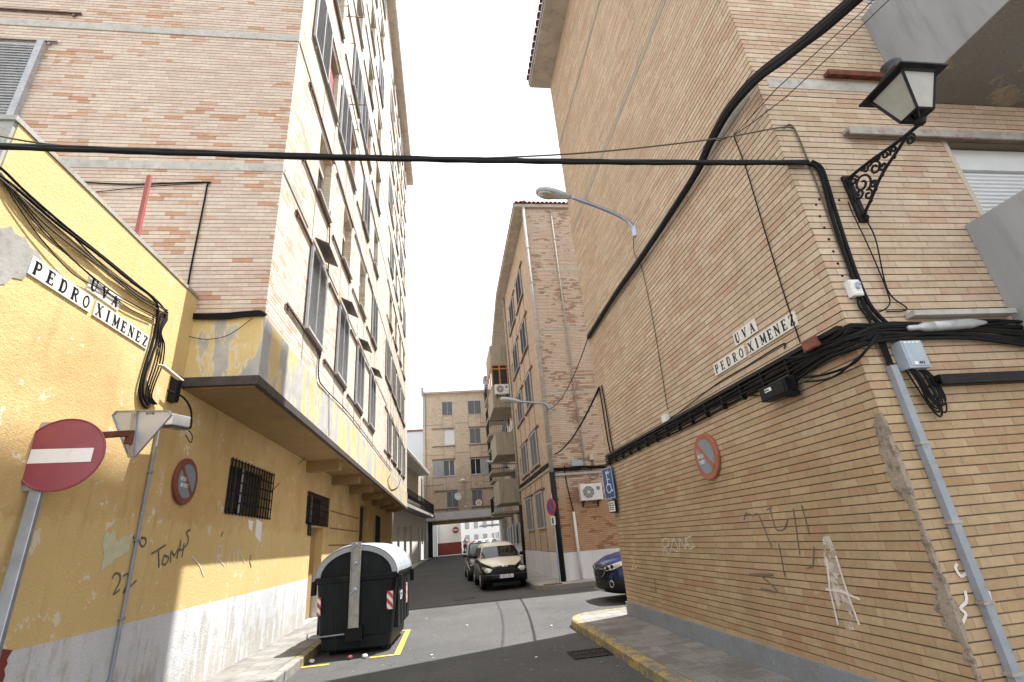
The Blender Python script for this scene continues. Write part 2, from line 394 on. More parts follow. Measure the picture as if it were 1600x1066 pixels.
M['lead'] = paint('dull lead sleeve', (.45,.46,.47), .5, .4, var=.15, scale=12)
M['plastic_black'] = paint('black plastic', (.009,.010,.012), .45, var=.2, scale=5)
M['plastic_grey'] = paint('grey plastic box', (.36,.42,.48), .5, var=.1, scale=9)
M['plastic_white'] = paint('white plastic', (.74,.75,.75), .45, var=.06, scale=6, dirt=(.5,.48,.44), dirt_amt=.4)
M['rust'] = paint('rusted bar', (.15,.05,.028), .85, .2, var=.5, scale=9, bump=.3)
M['rust_box'] = paint('rusty red box', (.22,.075,.055), .8, .1, var=.3, scale=8)
M['red_paint'] = paint('red pole paint', (.30,.07,.06), .6, var=.15, scale=6)
M['sign_red'] = paint('faded red sign face', (.27,.055,.075), .38, var=.08, scale=4, dirt=(.33,.09,.09), dirt_amt=.4)
M['sign_red2'] = paint('weathered orange red rim', (.36,.11,.06), .55, var=.15, scale=6)
M['sign_blue'] = paint('traffic blue', (.035,.09,.25), .4, var=.1, scale=5)
M['sign_greyblue'] = paint('faded blue grey disc', (.20,.25,.28), .55, var=.1, scale=5)
M['sign_white'] = paint('sign white', (.80,.80,.80), .45, var=.05, scale=5, dirt=(.6,.55,.5), dirt_amt=.25)
M['tile_white'] = paint('glazed white tile', (.74,.73,.69), .2, var=.05, scale=8, dirt=(.5,.45,.36), dirt_amt=.3)
M['ink'] = paint('black glaze', (.012,.012,.015), .3, var=.1)
M['bin_body'] = paint('dark green grey bin', (.010,.014,.015), .5, var=.3, scale=3, dirt=(.035,.034,.03), dirt_amt=.4, streak=True)
M['bin_lid'] = paint('light grey lid', (.36,.39,.42), .38, var=.08, scale=3, dirt=(.32,.33,.33), dirt_amt=.4)
M['graffiti_black'] = paint('black marker', (.15,.125,.10), .8, var=.3, scale=20)
M['graffiti_white'] = paint('white chalk paint', (.68,.62,.56), .9, var=.15, scale=20)
M['cement_patch'] = worn('cement patch', (.33,.27,.21), (.19,.15,.115), .52, 11, .95)
M['lamp_glass'] = paint('frosted lamp pane', (.34,.34,.30), .25, var=.12, scale=6)
M['wood_orange'] = paint('orange timber', (.50,.22,.08), .55, var=.15, scale=8)
M['green_leaf'] = paint('leaf', (.05,.10,.035), .6, var=.4, scale=20)
M['rubber'] = paint('tyre rubber', (.015,.015,.016), .85, var=.2)
M['pale_green'] = paint('old pale green paint', (.55,.56,.38), .9, var=.1, scale=8, bump=.2)
M['grey_peel'] = worn('grey peeled render', (.38,.385,.36), (.62,.48,.24), .58, 4, .9)
def stripes():
    m, nt, b = newmat('red white stripes'); N = NT(nt); x, y, z = N.xyz(N.obj())
    f = N.m('FRACT', N.m('MULTIPLY', N.m('ADD', N.m('ADD', x, N.m('MULTIPLY', y, 1)), z), 7.0))
    nt.links.new(N.mix(N.m('GREATER_THAN', f, .5), (.55,.05,.04), (.75,.74,.72)), b.inputs['Base Color']); b.inputs['Roughness'].default_value = .4
    return m
M['stripes'] = stripes()
EXPO = 1.05
# ================================================================ helpers for facades
jr = random.Random(2)
def wp(axis, val, nrm, a, n, z):
    return (val + nrm*n, a, z) if axis == 'x' else (a, val + nrm*n, z)
def courses(mb, axis, val, nrm, a0, a1, z0, z1, holes=(), g=.010, jw=.14, reveal=.2):
    """courses of brick with raked joints on the plane axis=val, openings left free"""
    k0, k1 = round(z0/PITCH), round(z1/PITCH)
    sn = [(h0, h1, round(b/PITCH), round(t/PITCH)) for h0, h1, b, t in holes]
    W = lambda a, n, z: wp(axis, val, nrm, a, n, z)
    for k in range(k0, k1):
        zb, zt, zn = k*PITCH, (k+1-jw)*PITCH, (k+1)*PITCH
        cuts = sorted((h0, h1) for h0, h1, b, t in sn if b <= k < t)
        segs = []; c = a0
        for h0, h1 in cuts:
            if h0 > c: segs.append((c, h0))
            c = max(c, h1)
        if c < a1: segs.append((c, a1))
        for s0, s1 in segs:
            e = jr.uniform(-.0022,.0008)
            mb.quad(W(s0,e,zb), W(s1,e,zb), W(s1,e,zt), W(s0,e,zt))
            mb.quad(W(s0,e,zt), W(s1,e,zt), W(s1,-g,zt), W(s0,-g,zt))
            mb.quad(W(s0,-g,zt), W(s1,-g,zt), W(s1,-g,zn), W(s0,-g,zn))
            mb.quad(W(s0,-g,zn), W(s1,-g,zn), W(s1,e,zn), W(s0,e,zn))
    for h0, h1, b, t in sn:
        b *= PITCH; t *= PITCH
        mb.quad(W(h0,-g,b), W(h1,-g,b), W(h1,-reveal,b), W(h0,-reveal,b))
        mb.quad(W(h0,-g,t), W(h1,-g,t), W(h1,-reveal,t), W(h0,-reveal,t))
        mb.quad(W(h0,0,b), W(h0,0,t), W(h0,-reveal,t), W(h0,-reveal,b))
        mb.quad(W(h1,0,b), W(h1,0,t), W(h1,-reveal,t), W(h1,-reveal,b))
    return mb
def wbox(mb, axis, val, nrm, a0, a1, n0, n1, z0, z1):
    p, q = wp(axis, val, nrm, a0, n0, z0), wp(axis, val, nrm, a1, n1, z1)
    return mb.box(p[0], q[0], p[1], q[1], p[2], q[2])
def tiles(mb, a, b, out, over=.0, r=.085, pitch=.2, L=.55, rise=.3):
    """row of half-round roof tiles from a to b whose mouths look along out"""
    a, b, out = Vector(a), Vector(b), Vector(out).normalized(); d = (b-a); n = int(d.length/pitch); d.normalize()
    for i in range(n):
        c = a + d*(i+.5)*pitch
        rows = []
        for t in (0, 1):
            base = c - out*L*t + Vector((0,0,rise*L*t))
            rows.append([base + d*math.cos(PI*k/6)*r + Vector((0,0,1))*math.sin(PI*k/6)*r for k in range(7)])
            rows2 = [base + d*math.cos(PI*k/6)*(r-.02) + Vector((0,0,1))*math.sin(PI*k/6)*(r-.02) for k in range(7)]
            if t == 0: inner = rows2
        mb.grid([inner] + rows)
        # channel tile between
        c2 = c + d*pitch*.5
        rows = []
        for t in (0, 1):
            base = c2 - out*(L*t+.05) + Vector((0,0,rise*L*t+.03))
            rows.append([base + d*math.cos(PI*k/4)*.06 - Vector((0,0,1))*math.sin(PI*k/4)*.045 for k in range(5)])
        mb.grid(rows)

# prototypes for windows: x = outward, y = along the wall, origin at the lower near corner of the opening
def proto(mb, name, m): return mb.mesh(name, m)
def window_mesh(w, h, two=True, d=.2):
    mb = MB(); mb.box(-d, -d+.01, 0, w, 0, h)
    return proto(mb, 'window', M['glass'])
def frame_mesh(w, h, d=.2, t=.05, mull=1):
    mb = MB(); x0, x1 = -d+.012, -d+.05
    mb.box(x0,x1,0,w,0,t); mb.box(x0,x1,0,w,h-t,h); mb.box(x0,x1,0,t,t,h-t); mb.box(x0,x1,w-t,w,t,h-t)
    for i in range(mull): c = w*(i+1)/(mull+1); mb.box(x0,x1,c-t/2,c+t/2,t,h-t)
    return proto(mb, 'frame', M['white_blind'])
def shutter_mesh(w, h, leaves=2, t=.045):
    mb = MB()
    x0, x1 = 0, .035
    mb.box(x0,x1,0,w,0,t); mb.box(x0,x1,0,w,h-t,h)
    for i in range(leaves+1):
        c = w*i/leaves; mb.box(x0,x1,max(0,c-t/2),min(w,c+t/2),t,h-t)
    n = int((h-2*t)/.058)
    for i in range(n):
        z = t + (i+.5)*(h-2*t)/n
        mb.prism([(.012,.01,z+.020),(.03,.01,z-.020),(.03,.01,z-.010),(.012,.01,z+.030)], (0,w-.02,0))
    mb.box(.009,.011,.01,w-.01,.01,h-.01)
    return proto(mb, 'shutter', M['shutter'])
def blind_mesh(w, h, m, d=.13):
    mb = MB(); n = int(h/.06)
    for i in range(n): mb.box(-d, -d+.018, .0, w, i*h/n, (i+.82)*h/n)
    mb.box(-d-.01,-d-.003,0,w,0,h)
    return proto(mb, 'blind', m)
def bar_mesh(name, L, m, t=.05, o=.10):
    o *= .45; t *= .7; mb = MB(); mb.box(.005, o, 0, L, 0, t*.4); mb.box(o-.012, o, 0, L, 0, t)
    for y in (.12, L-.12): mb.box(.005, o*.8, y-.02, y+.02, -.05, 0)
    return proto(mb, name, m)

# ================================================================ ground
def gz(y):
    t = min(max((y-22)/24, 0), 1); return .42*t*t*(3-2*t)
ys = [-40,-10,0,6,12,18,20,22] + [22+24*i/12 for i in range(1,13)] + [50,60,80,130,400]
def sheet(mb, xl, xr, dz, y0=-40, y1=400):
    yy = [y0] + [y for y in ys if y0 < y < y1] + [y1]
    mb.grid([[(xl(y), y, gz(y)+dz), (xr(y), y, gz(y)+dz)] for y in yy])
g = MB(); g.grid([[(x, y, gz(y)-.012) for x in (-300,-40,-10,0,10,40,300)] for y in ys])
struct(g.build('ground', paint('dusty ground', (.2,.19,.17), .9, var=.15, scale=.5)))
g = MB(); sheet(g, lambda y: -3.4, lambda y: 3.4, 0, -30, 9.85)
g.grid([[(-3.4,9.85,0),(40,9.85,0)],[(-3.4,17.75,0),(40,17.75,0)]])
sheet(g, lambda y: -3.6, lambda y: 6.2, 0, 17.75, 70); sheet(g, lambda y: -12, lambda y: 25, 0, 70, 130)
struct(g.build('road', M['asphalt']))
H = .13
def slab(poly, h, base=0):
    mb = MB(); mb.prism([(x,y,base-.05) for x,y in poly], (0,0,h+.05)); return mb
KL = -2.32
# left pavement and its kerb
g = slab([(-3.37,-30),(KL-.15,-30),(KL-.15,32.3),(-3.37,32.3)], H); struct(g.build('pavement', M['paving']))
def ribbon(x0f, x1f, y0, y1, h, name, m):
    mb = MB(); n = max(2, int((y1-y0)/1.5)); pts = [y0+(y1-y0)*i/n for i in range(n+1)]
    mb.grid([[(x0f(y),y,gz(y)-.05),(x0f(y),y,gz(y)+h),(x1f(y),y,gz(y)+h),(x1f(y),y,gz(y)-.05)] for y in pts])
    mb.quad(*[(x,y0,z) for x,z in ((x0f(y0),-.05+gz(y0)),(x1f(y0),-.05+gz(y0)),(x1f(y0),h+gz(y0)),(x0f(y0),h+gz(y0)))])
    return struct(mb.build(name, m, bevel=0))
def kerbstones(x0, x1, y0, y1, h, name, m):
    mb = MB(); y = y0; L = .98
    while y < y1-.05:
        e = min(y+L, y1); jit = random.uniform(-.006,.006); mb.box(x0+jit, x1+jit, y+.004, e-.004, gz(y)-.05, gz(y)+h+random.uniform(-.004,.004)); y = e
    return struct(mb.build(name, m, bevel=.015))
kerbstones(KL-.15, KL, -20, 9.2, H, 'kerb', M['kerb_grey'])
kerbstones(KL-.15, KL, 9.2, 13.0, H, 'kerb', M['kerb_yellow'])
kerbstones(KL-.15, KL, 13.0, 32.3, H, 'kerb', M['kerb_grey'])
ribbon(lambda y: -3.3+(y-32.3)*.075, lambda y: -2.4+(y-32.3)*.05, 32.3, 49.5, .12, 'pavement', M['concrete'])
# right pavement round the corner block: outline with a rounded corner
KR = 2.22
def corner(cx, cy, r, n=8): return [(cx - r*math.cos(PI/2*i/n), cy + r*math.sin(PI/2*i/n)) for i in range(n+1)]
R0 = .75; YC = 10.75
outer = [(KR,-20)] + [(KR,y) for y in (0,5)] + corner(KR+R0, YC-R0, R0) + [(14,YC)]
inner = [(KR+.15,-20)] + [(KR+.15,y) for y in (0,5)] + corner(KR+R0, YC-R0, R0-.15) + [(14,YC-.15)]
g = slab(inner + [(14,9.85),(3.29,9.85),(3.29,-20)], H); struct(g.build('pavement', M['paving']))
mb = MB()
mb.grid([[(*o,-.05),(*o,H-.02),(o[0]+(i[0]-o[0])*.15,o[1]+(i[1]-o[1])*.15,H+.004),(*i,H+.004),(*i,-.05)] for o, i in zip(outer, inner)])
struct(mb.build('kerb', M['kerb_yellow']))
# pavement of the sand brick block beyond the side street
R1 = .6; KC = 2.75; Y1 = 16.75
outer = corner(KC+R1, 30, R1)[:0] + [(KC,26.5),(KC,17.4)] + [(KC+R1-R1*math.cos(PI/2*i/8), Y1+R1-R1*math.sin(PI/2*i/8)) for i in range(9)] + [(16,Y1)]
inner = [(KC+.14,26.5),(KC+.14,17.4)] + [(KC+R1-(R1-.14)*math.cos(PI/2*i/8), Y1+R1-(R1-.14)*math.sin(PI/2*i/8)) for i in range(9)] + [(16,Y1+.14)]
g = slab(inner + [(16,17.76),(3.89,17.76),(3.89,26.5)], H); struct(g.build('pavement', M['concrete']))
mb = MB(); mb.grid([[(*o,-.05),(*o,H+.003),(*i,H+.003),(*i,-.05)] for o, i in zip(outer, inner)])
struct(mb.build('kerb', M['kerb_faint']))
ribbon(lambda y: 2.9+(y-26.5)*.06, lambda y: 4.5+(y-26.5)*.05, 26.5, 49.5, .12, 'pavement', M['concrete'])
# yellow bay lines round the bin
mb = MB()
mb.box(-.92,-.82,9.35,11.9,.004,.008); mb.box(KL,-.92,11.8,11.9,.004,.008); mb.box(-1.3,-.92,9.35,9.44,.004,.008); mb.box(KL,-1.9,9.2,9.29,.004,.008)
struct(mb.build('road_marking', M['mark_yellow']))
# tar patch line across the street at the side street, drain grates
mb = MB(); mb.box(-2.2,2.1,15.5,15.55,.003,.006)
struct(mb.build('road_seam', paint('tar seam', (.035,.035,.035), .7, var=.3)))
def grate(x, y, w, l, label):
    t = thing('drain_grate', label, 'drain grate', (x,y,0), 0, 'iron drain covers in the road')
    mb = MB(); mb.box(-w/2-.04,w/2+.04,-l/2-.04,-l/2,.001,.012); mb.box(-w/2-.04,w/2+.04,l/2,l/2+.04,.001,.012); mb.box(-w/2-.04,-w/2,-l/2,l/2,.001,.012); mb.box(w/2,w/2+.04,-l/2,l/2,.001,.012)
    mb.build('frame', M['black_metal'], t, local=True)
    mb = MB(); n = 9
    for i in range(n): xx = -w/2 + (i+.5)*w/n; mb.box(xx-w/n*.28, xx+w/n*.28, -l/2, l/2, .0015, .01)
    mb.box(-w/2,w/2,-.02,.02,.0015,.0105)
    mb.build('grate', M['black_metal'], t, local=True)
p = P(928,1021,'z',0); grate(p.x-.05, p.y, .5, .42, 'square iron drain grate in the shaded road beside the yellow kerb')
p = P(860,921,'z',0)
mb = MB(); mb.box(3.0,3.6,16.95,17.3,H+.002,H+.01); 
for i in range(6): mb.box(3.03+i*.095,3.09+i*.095,16.98,17.27,H+.01,H+.016)
solo(mb, 'drain_grate', M['rust'], (3.3,17.1,H), 'rusty rectangular drain cover set in the far pavement corner', 'drain grate', 'iron drain covers in the road')
p = P(735,940,'z',0)
mb = MB(); mb.lathe([(0,.002),(.33,.002),(.33,.009),(.30,.009),(.30,.006),(0,.006)], (p.x-.15,p.y+.9,0)); 
solo(mb, 'manhole_cover', M['black_metal'], (p.x-.15,p.y+.9,0), 'round iron manhole cover in the middle of the road', 'manhole cover')

# ================================================================ low ochre house (front left)
XL = -3.37; XC = -2.45; Y0 = 6.52; TH = 5.04
low = thing('low_house', 'low ochre plastered house with whitewashed base at the left edge', 'house', (-6,5,0))
mb = MB(); mb.box(-9.5, XL, 3.43, Y0-.003, 0, TH); mb.build('wall', M['plaster'], low)
mb = MB(); mb.box(-9.5, XL-.01, 3.40, 3.428, 0, TH+.003); mb.build('end_wall', M['grey_peel'], low, label='grey peeled end wall')
mb = MB(); mb.box(-9.5, XL+.012, 3.38, Y0-.01, TH+.004, TH+.05); mb.build('coping', M['grey_peel'], low)
mb = MB(); mb.prism([P(x,y,'x',XL+.006) for x,y in ((160,850),(164,834),(170,831),(172,836),(177,828),(181,832),(181,842),(185,848),(189,841),(194,838),(202,839),(203,846),(202,859),(196,863),(190,869),(182,873),(176,881),(168,885),(158,892),(159,882),(163,872),(162,861))], (-.003,0,0))
mb.build('paint_patch', M['pale_green'], low)
mb = MB(); mb.prism([P(x,y,'x',XL+.006) for x,y in ((-12,1016),(4,1014),(20,1016),(15,1024),(11,1031),(12,1037),(7,1046),(8,1056),(2,1072),(-12,1080))], (-.003,0,0)); mb.build('paint_patch', M['red_dado'], low, label='oxblood paint smear on the base')
mb = MB(); mb.prism([P(x,y,'x',XL+.006) for x,y in ((-12,352),(4,357),(18,354),(25,366),(40,372),(46,386),(60,394),(66,408),(57,414),(60,426),(42,428),(36,438),(20,434),(8,444),(-12,446))], (-.003,0,0)); mb.build('bare_render_patch', M['concrete'], low)
def strokes(mb, X, nx, lines, w=.02, axis='x'):
    """hand-drawn strokes lying 2 mm proud of a wall; lines hold (a, z) points"""
    q_ = 0
    for ln in lines:
        if len(ln) > 3: ln = [(p.x, p.y) for p in curve_pts([(a,b,0) for a,b in ln], 4)]
        for (a0,z0),(a1,z1) in zip(ln, ln[1:]):
            q_ += 1
            d = Vector((a1-a0, z1-z0)); L = d.length
            if L < 1e-6: continue
            d /= L; q = Vector((-d.y, d.x))*w/2; e = d*w*.35
            pts = [Vector((a0,z0))-e-q, Vector((a1,z1))+e-q, Vector((a1,z1))+e+q, Vector((a0,z0))-e+q]
            mb.prism([wp(axis, X, nx, p.x, .005+.00015*(q_ % 9), p.y) for p in pts], wp(axis, 0, nx, 0, -.002, 0) if axis == 'x' else (0, -nx*.002, 0))
def pxs(axis, val, *lines):
    out = []
    for ln in lines:
        q = [P(x, y, axis, val) for x, y in ln]
        out.append([((p.y if axis == 'x' else p.x), p.z) for p in q])
    return out
mb = MB(); strokes(mb, XL, 1, pxs('x', XL, [(175,903),(180,896),(187,899),(186,910),(177,928),(186,922)], [(192,900),(199,897),(201,905),(196,918),(193,925),(212,908)], [(208,838),(211,858)], [(221,840),(218,848),(222,854),(227,850),(227,842),(221,840)]), .022)
mb.build('graffiti', M['graffiti_black'], low)

# ================================================================ left apartment block
AB = thing('apartment_block', 'tall cream brick apartment block over the ochre ground floor on the left', 'building', (-6,19,0))
bays = [8.35,10.9,13.45,16.0,21.3,23.85,26.4,28.95]; FH = 3.02; ZT = 28.8; YE = 32.25
OW, OH = 1.05, 1.6
holes = [(a, a+OW, 5.45+k*FH, 5.45+k*FH+OH) for k in range(8) for a in bays]
mb = MB(); courses(mb, 'x', XC-.01, 1, Y0, YE, 4.76, ZT, holes, g=.007, jw=.15)
# solid core behind the brick skin
core = MB(); core.box(-11, XC-.23, Y0+.02, YE, 4.0, ZT)
mb.build('facade_wall', M['brick_facade'], AB)
mb = MB(); courses(mb, 'y', Y0, -1, -11, XC-.01, 4.76, ZT, [(-8.0,-6.55,8.2,9.85)], g=.007, jw=.15)
mb.box(-11, XC-.022, YE-.02, YE, 4.0, ZT)
mb.build('end_wall', M['brick_left'], AB)
core.build('core', M['cream'], AB)
mb = MB()
for k in range(9):
    z = 4.30+FH*(k+1)
    if z > ZT: break
    mb.box(XC-.02, XC+.012, 19.2-1.0, 20.6, z+.02, z+.12) if 0 else None
    mb.box(-11, XC-.004, Y0-.014, Y0+.05, z, z+.15)
    mb.box(XC-.05, XC+.006, Y0+.06, bays[0]-.3, z+.02, z+.11)
    mb.box(XC-.05, XC+.006, 17.3, 21.0, z+.02, z+.11)
    for a, b in zip(bays[:3]+bays[4:7], bays[1:4]+bays[5:]): mb.box(XC-.05, XC+.006, a+OW+.1, b-.15, z+.02, z+.11)
mb.each('floor_band', M['concrete_band'], AB)
# window prototypes (shared by all copies)
mb = MB(); w_, h_ = OW+.12, OH+.12
for a_, b_, c_, d_ in ((-.012,w_+.012,-.012,.05),(-.012,w_+.012,h_-.05,h_+.012),(-.012,.045,.05,h_-.05),(w_-.045,w_+.012,.05,h_-.05),(w_/2-.02,w_/2+.02,.05,h_-.05)): mb.box(-.004,.04,a_,b_,c_,d_)
me_shf = proto(mb, 'shutter_frame', M['shutter_frame'])
me_win = window_mesh(OW, OH-.03); me_sh = shutter_mesh(OW+.12, OH+.12); me_red = blind_mesh(OW, OH, M['red_blind']); me_rt = bar_mesh('rail', 2.25, M['rail']); me_rg = bar_mesh('rail', 2.25, M['rail_grey'])
mb = MB(); mb.box(.0, .09, -.03, OW+.03, -.05, -.005); me_sill = proto(mb, 'sill', M['concrete_band'])
mb = MB(); mb.box(-.19,-.15,0,.06,0,OH-.03); mb.box(-.19,-.15,OW-.06,OW,0,OH-.03); mb.box(-.19,-.15,OW/2-.03,OW/2+.03,0,OH-.03); mb.box(-.19,-.15,.06,OW-.06,0,.06); mb.box(-.188,-.155,.06,OW-.06,OH-.5,OH-.03)
me_fr = proto(mb, 'frame', M['cream'])
mb = MB(); mb.box(-.004,.008,-.012,.012,-1.33,-.02); me_strip = proto(mb, 'joint_strip', M['rail_grey'])
mb = MB(); mb.prism([(0.02,0,0),(.30,0,-.14),(.30,0,-.12),(.02,0,.025)], (0,.9,0)); me_awn = proto(mb, 'awning', M['awning'])
styles = {0: 'SSSSSSSS', 1: 'OOOSDDDD', 2: 'RRSOOOOO', 3: 'OSROSOOS', 4: 'SOOOROSO', 5: 'OROSOOOO', 6: 'SOSORSOO', 7: 'OOOSOOSO'}
def place_window(parent, kind, loc, rz, win, sh, fr, red, rail, sill, strip=None, slide=-1.12, zs=0, awn=None, railoff=-1.1):
    w = link('window', win, parent, loc=loc); w.rotation_euler = (0,0,rz)
    if kind != 'S': link('frame', fr, w)
    if kind in 'SRD': link('shutter_frame', me_shf, w, loc=(.03, -.06 if kind == 'S' else slide-.06, -.06))
    if kind == 'S': link('shutter', sh, w, loc=(.03,-.06,-.06))
    elif kind in 'RD':
        if kind == 'R': link('blind', red, w)
        link('shutter', sh, w, loc=(.03, slide-.06, -.06))
    link('sill', sill, w)
    if rail is not None:
        link('rail', rail, w, loc=(0, railoff, -.12)); link('rail', rail, w, loc=(0, railoff, (zs or OH)+.09))
    if strip: link('joint_strip', strip, w); link('joint_strip', strip, w, loc=(0,OW,0))
    if awn: link('awning', awn, w, loc=(0, .1, (zs or OH)+.35))
    return w
base = WM(AB).inverted()
random.seed(3)
for k in range(8):
    for i, a in enumerate(bays):
        st = styles[k][i]
        place_window(AB, st, base @ Vector((XC-.01, a, round((5.45+k*FH)/PITCH)*PITCH+.0)), 0, me_win, me_sh, me_fr, me_red, me_rt if random.random() < .6 else me_rg, me_sill, me_strip, awn=me_awn if (k == 0 and i < 4) else None)
# shuttered window in the end wall
w = link('window', window_mesh(1.45, 1.6), AB, loc=base @ Vector((-8.0, Y0, round(8.2/PITCH)*PITCH))); w.rotation_euler = (0,0,-PI/2)
shb = shutter_mesh(1.45, 1.65, 1); link('shutter', shb, w, loc=(.02, 0, -.02))
mb = MB(); mb.box(.0,.09,1.45,1.55,-.05,1.68); link('frame', proto(mb,'frame',M['shutter_frame']), w)
link('rail', me_rg, w, loc=(0,-.55,1.72)); link('rail', me_rt, w, loc=(0,-.35,2.45))
# eave with clay tiles
mb = MB(); mb.box(-11, -2.0, Y0-.5, YE+.02, ZT, ZT+.16); mb.build('eave', M['eave'], AB)
mb = MB(); tiles(mb, (-1.98, Y0-.5, ZT+.19), (-1.98, YE+.02, ZT+.19), (1,0,0)); mb.box(-11,-2.1,Y0-.5,YE,ZT+.16,ZT+.3); mb.build('roof', M['tile'], AB)
# canopy: fascia, soffit, beams
mb = MB(); mb.box(XC-.12, XC, Y0, YE+.2, 3.88, 4.75); mb.box(XL-.02, XC-.12, Y0-.004, Y0+.1, 3.88, 4.75)
mb.build('fascia', M['fascia'], AB)
mb = MB(); mb.box(XL, XC+.02, Y0-.03, YE+.2, 3.76, 3.878); mb.build('drip_edge', paint('dark drip edge', (.06,.05,.045), .8, var=.4, scale=7), AB)
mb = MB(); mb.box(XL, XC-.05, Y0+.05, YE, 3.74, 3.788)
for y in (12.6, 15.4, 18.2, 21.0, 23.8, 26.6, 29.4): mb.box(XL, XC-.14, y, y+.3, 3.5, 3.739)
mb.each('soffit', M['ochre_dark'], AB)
# ground floor wall with openings
gh = [(8.3,10.3,2.32,3.12),(12.9,15.15,2.33,3.05),(13.5,14.75,.13,2.28),(20.6,22.6,.13,3.3),(25.0,26.6,1.6,3.1)]
def plain_wall(mb, axis, val, nrm, a0, a1, z0, z1, hs, reveal=.25):
    A = sorted({a0,a1,*[h[0] for h in hs],*[h[1] for h in hs]}); Z = sorted({z0,z1,*[h[2] for h in hs],*[h[3] for h in hs]})
    W = lambda a,n,z: wp(axis,val,nrm,a,n,z)
    for p, q in zip(A, A[1:]):
        for r, s in zip(Z, Z[1:]):
            if any(h[0] <= (p+q)/2 <= h[1] and h[2] <= (r+s)/2 <= h[3] for h in hs): continue
            mb.quad(W(p,0,r), W(q,0,r), W(q,0,s), W(p,0,s))
    for h0,h1,b,t in hs:
        mb.quad(W(h0,0,b),W(h1,0,b),W(h1,-reveal,b),W(h0,-reveal,b)); mb.quad(W(h0,0,t),W(h1,0,t),W(h1,-reveal,t),W(h0,-reveal,t))
        mb.quad(W(h0,0,b),W(h0,0,t),W(h0,-reveal,t),W(h0,-reveal,b)); mb.quad(W(h1,0,b),W(h1,0,t),W(h1,-reveal,t),W(h1,-reveal,b))
mb = MB(); plain_wall(mb, 'x', XL, 1, Y0, YE, 0, 3.74, gh)
mb.box(-11, XL-.26, Y0+.01, YE, 0, 3.99)
mb.build('ground_floor_wall', M['plaster'], AB)
mb = MB()
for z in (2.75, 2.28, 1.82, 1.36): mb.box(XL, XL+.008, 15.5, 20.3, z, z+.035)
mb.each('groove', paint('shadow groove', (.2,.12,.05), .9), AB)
def grille(parent, a0, a1, z0, z1, bars, cross, label=None):
    w = MB(); w.box(XL-.24, XL-.22, a0, a1, z0, z1); w = w.build('window', M['glass'], parent, label=label)
    mb = MB()
    for i in range(bars+1): a = a0+(a1-a0)*i/bars; mb.box(XL+.02, XL+.036, a-.009, a+.009, z0-.03, z1+.03)
    for i in range(cross+1): z = z0+(z1-z0)*i/cross; mb.box(XL+.015, XL+.02, a0-.02, a1+.02, z-.012, z+.012)
    mb.build('grille', M['black_metal'], w)
    mb = MB(); mb.box(XL-.2,XL-.16,(a0+a1)/2-.03,(a0+a1)/2+.03,z0,z1); mb.box(XL-.2,XL-.16,a0,a1,z0,z0+.04); mb.build('frame', M['white_blind'], w)
grille(AB, 8.3,10.3,2.32,3.12, 15, 5); grille(AB, 12.9,15.15,2.33,3.05, 20, 4); grille(AB, 25.0,26.6,1.6,3.1, 12, 4)
mb = MB(); mb.box(XL-.24,XL-.2,13.5,14.75,.13,2.28); d = mb.build('door', M['ochre_dark'], AB)
mb = MB(); mb.box(XL-.2,XL-.18,13.56,13.62,.9,1.1); mb.build('handle', M['alu'], d)
mb = MB(); mb.box(XL-.24,XL-.2,20.6,22.6,.13,3.3); d = mb.build('door', M['black_metal'], AB)
mb = MB(); mb.box(XL-.2,XL-.17,21.58,21.62,.2,3.3); mb.build('handle', M['alu'], d)
mb = MB(); strokes(mb, XL, 1, pxs('x', XL, [(237,865),(258,852)],[(247,859),(248,886)], [(256,868),(253,880),(258,882),(263,872),(256,868)], [(266,878),(267,862),(272,868),(278,858),(276,872)], [(282,845),(280,860),(287,858)],[(287,850),(284,870)],[(297,828),(291,832),(294,842),(291,852),(286,856)]), .026)
mb.build('graffiti', M['graffiti_black'], AB)
mb = MB(); strokes(mb, XL, 1, pxs('x', XL, [(392,868),(390,878),(392,886)],[(348,832),(345,838)]), .03); mb.build('graffiti', M['graffiti_black'], AB)
mb = MB(); strokes(mb, XL, 1, pxs('x', XL, [(338,885),(340,856),(347,856),(345,868),(339,870),(350,884)],[(354,884),(362,856),(366,880)],[(371,880),(372,858),(382,880)],[(300,870),(312,884),(318,900)]), .02); mb.build('graffiti', M['graffiti_white'], AB)
mb = MB()
for q in (((388,812),(396,815),(394,830),(389,826)), ((401,811),(410,817),(407,848),(399,838))):
    pts = [P(x,y,'x',XL+.004) for x,y in q]; mb.prism(pts, (-.003,0,0))
mb.each('torn_poster', M['sign_white'], AB)

# ================================================================ right brick block
XR = 3.285; YN = 3.25; YF = 9.88
RB = thing('brick_block', 'tan brick block with windowless flank on the right of the street', 'building', (7,6.5,0))
mb = MB(); courses(mb, 'x', XR, -1, YN, YF, .34, 13.6); mb.box(XR+.013, XR+.25, YN+.013, YF-.002, 0, 13.6)
mb.box(XR,14,YF-.005,YF+.0,.2,13.6)
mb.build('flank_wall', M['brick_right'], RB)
WX0, WX1 = 5.15, 7.3
mb = MB(); courses(mb, 'y', YN, -1, XR, 14, .0, 13.6, [(WX0,WX1,2.95,5.05),(WX0,WX1,5.8,7.85)], reveal=.25); mb.box(XR+.26,14,YN+.27,YF-.01,0,13.6)
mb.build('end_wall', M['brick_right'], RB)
mb = MB()
for z in (5.77-.07, 8.56-.07, 11.37-.07): mb.box(XR-.006, XR+.02, YN+.16, YF, z, z+.10)
mb.each('floor_joint', paint('grey joint band', (.33,.30,.25), .9, var=.12, scale=4, bump=.2), RB)
mb = MB()
for z in (5.68, 8.5, 11.3): mb.box(XR+.12, WX0-.02, YN-.006, YN+.02, z, z+.13)
mb.each('floor_band', M['concrete_band'], RB)
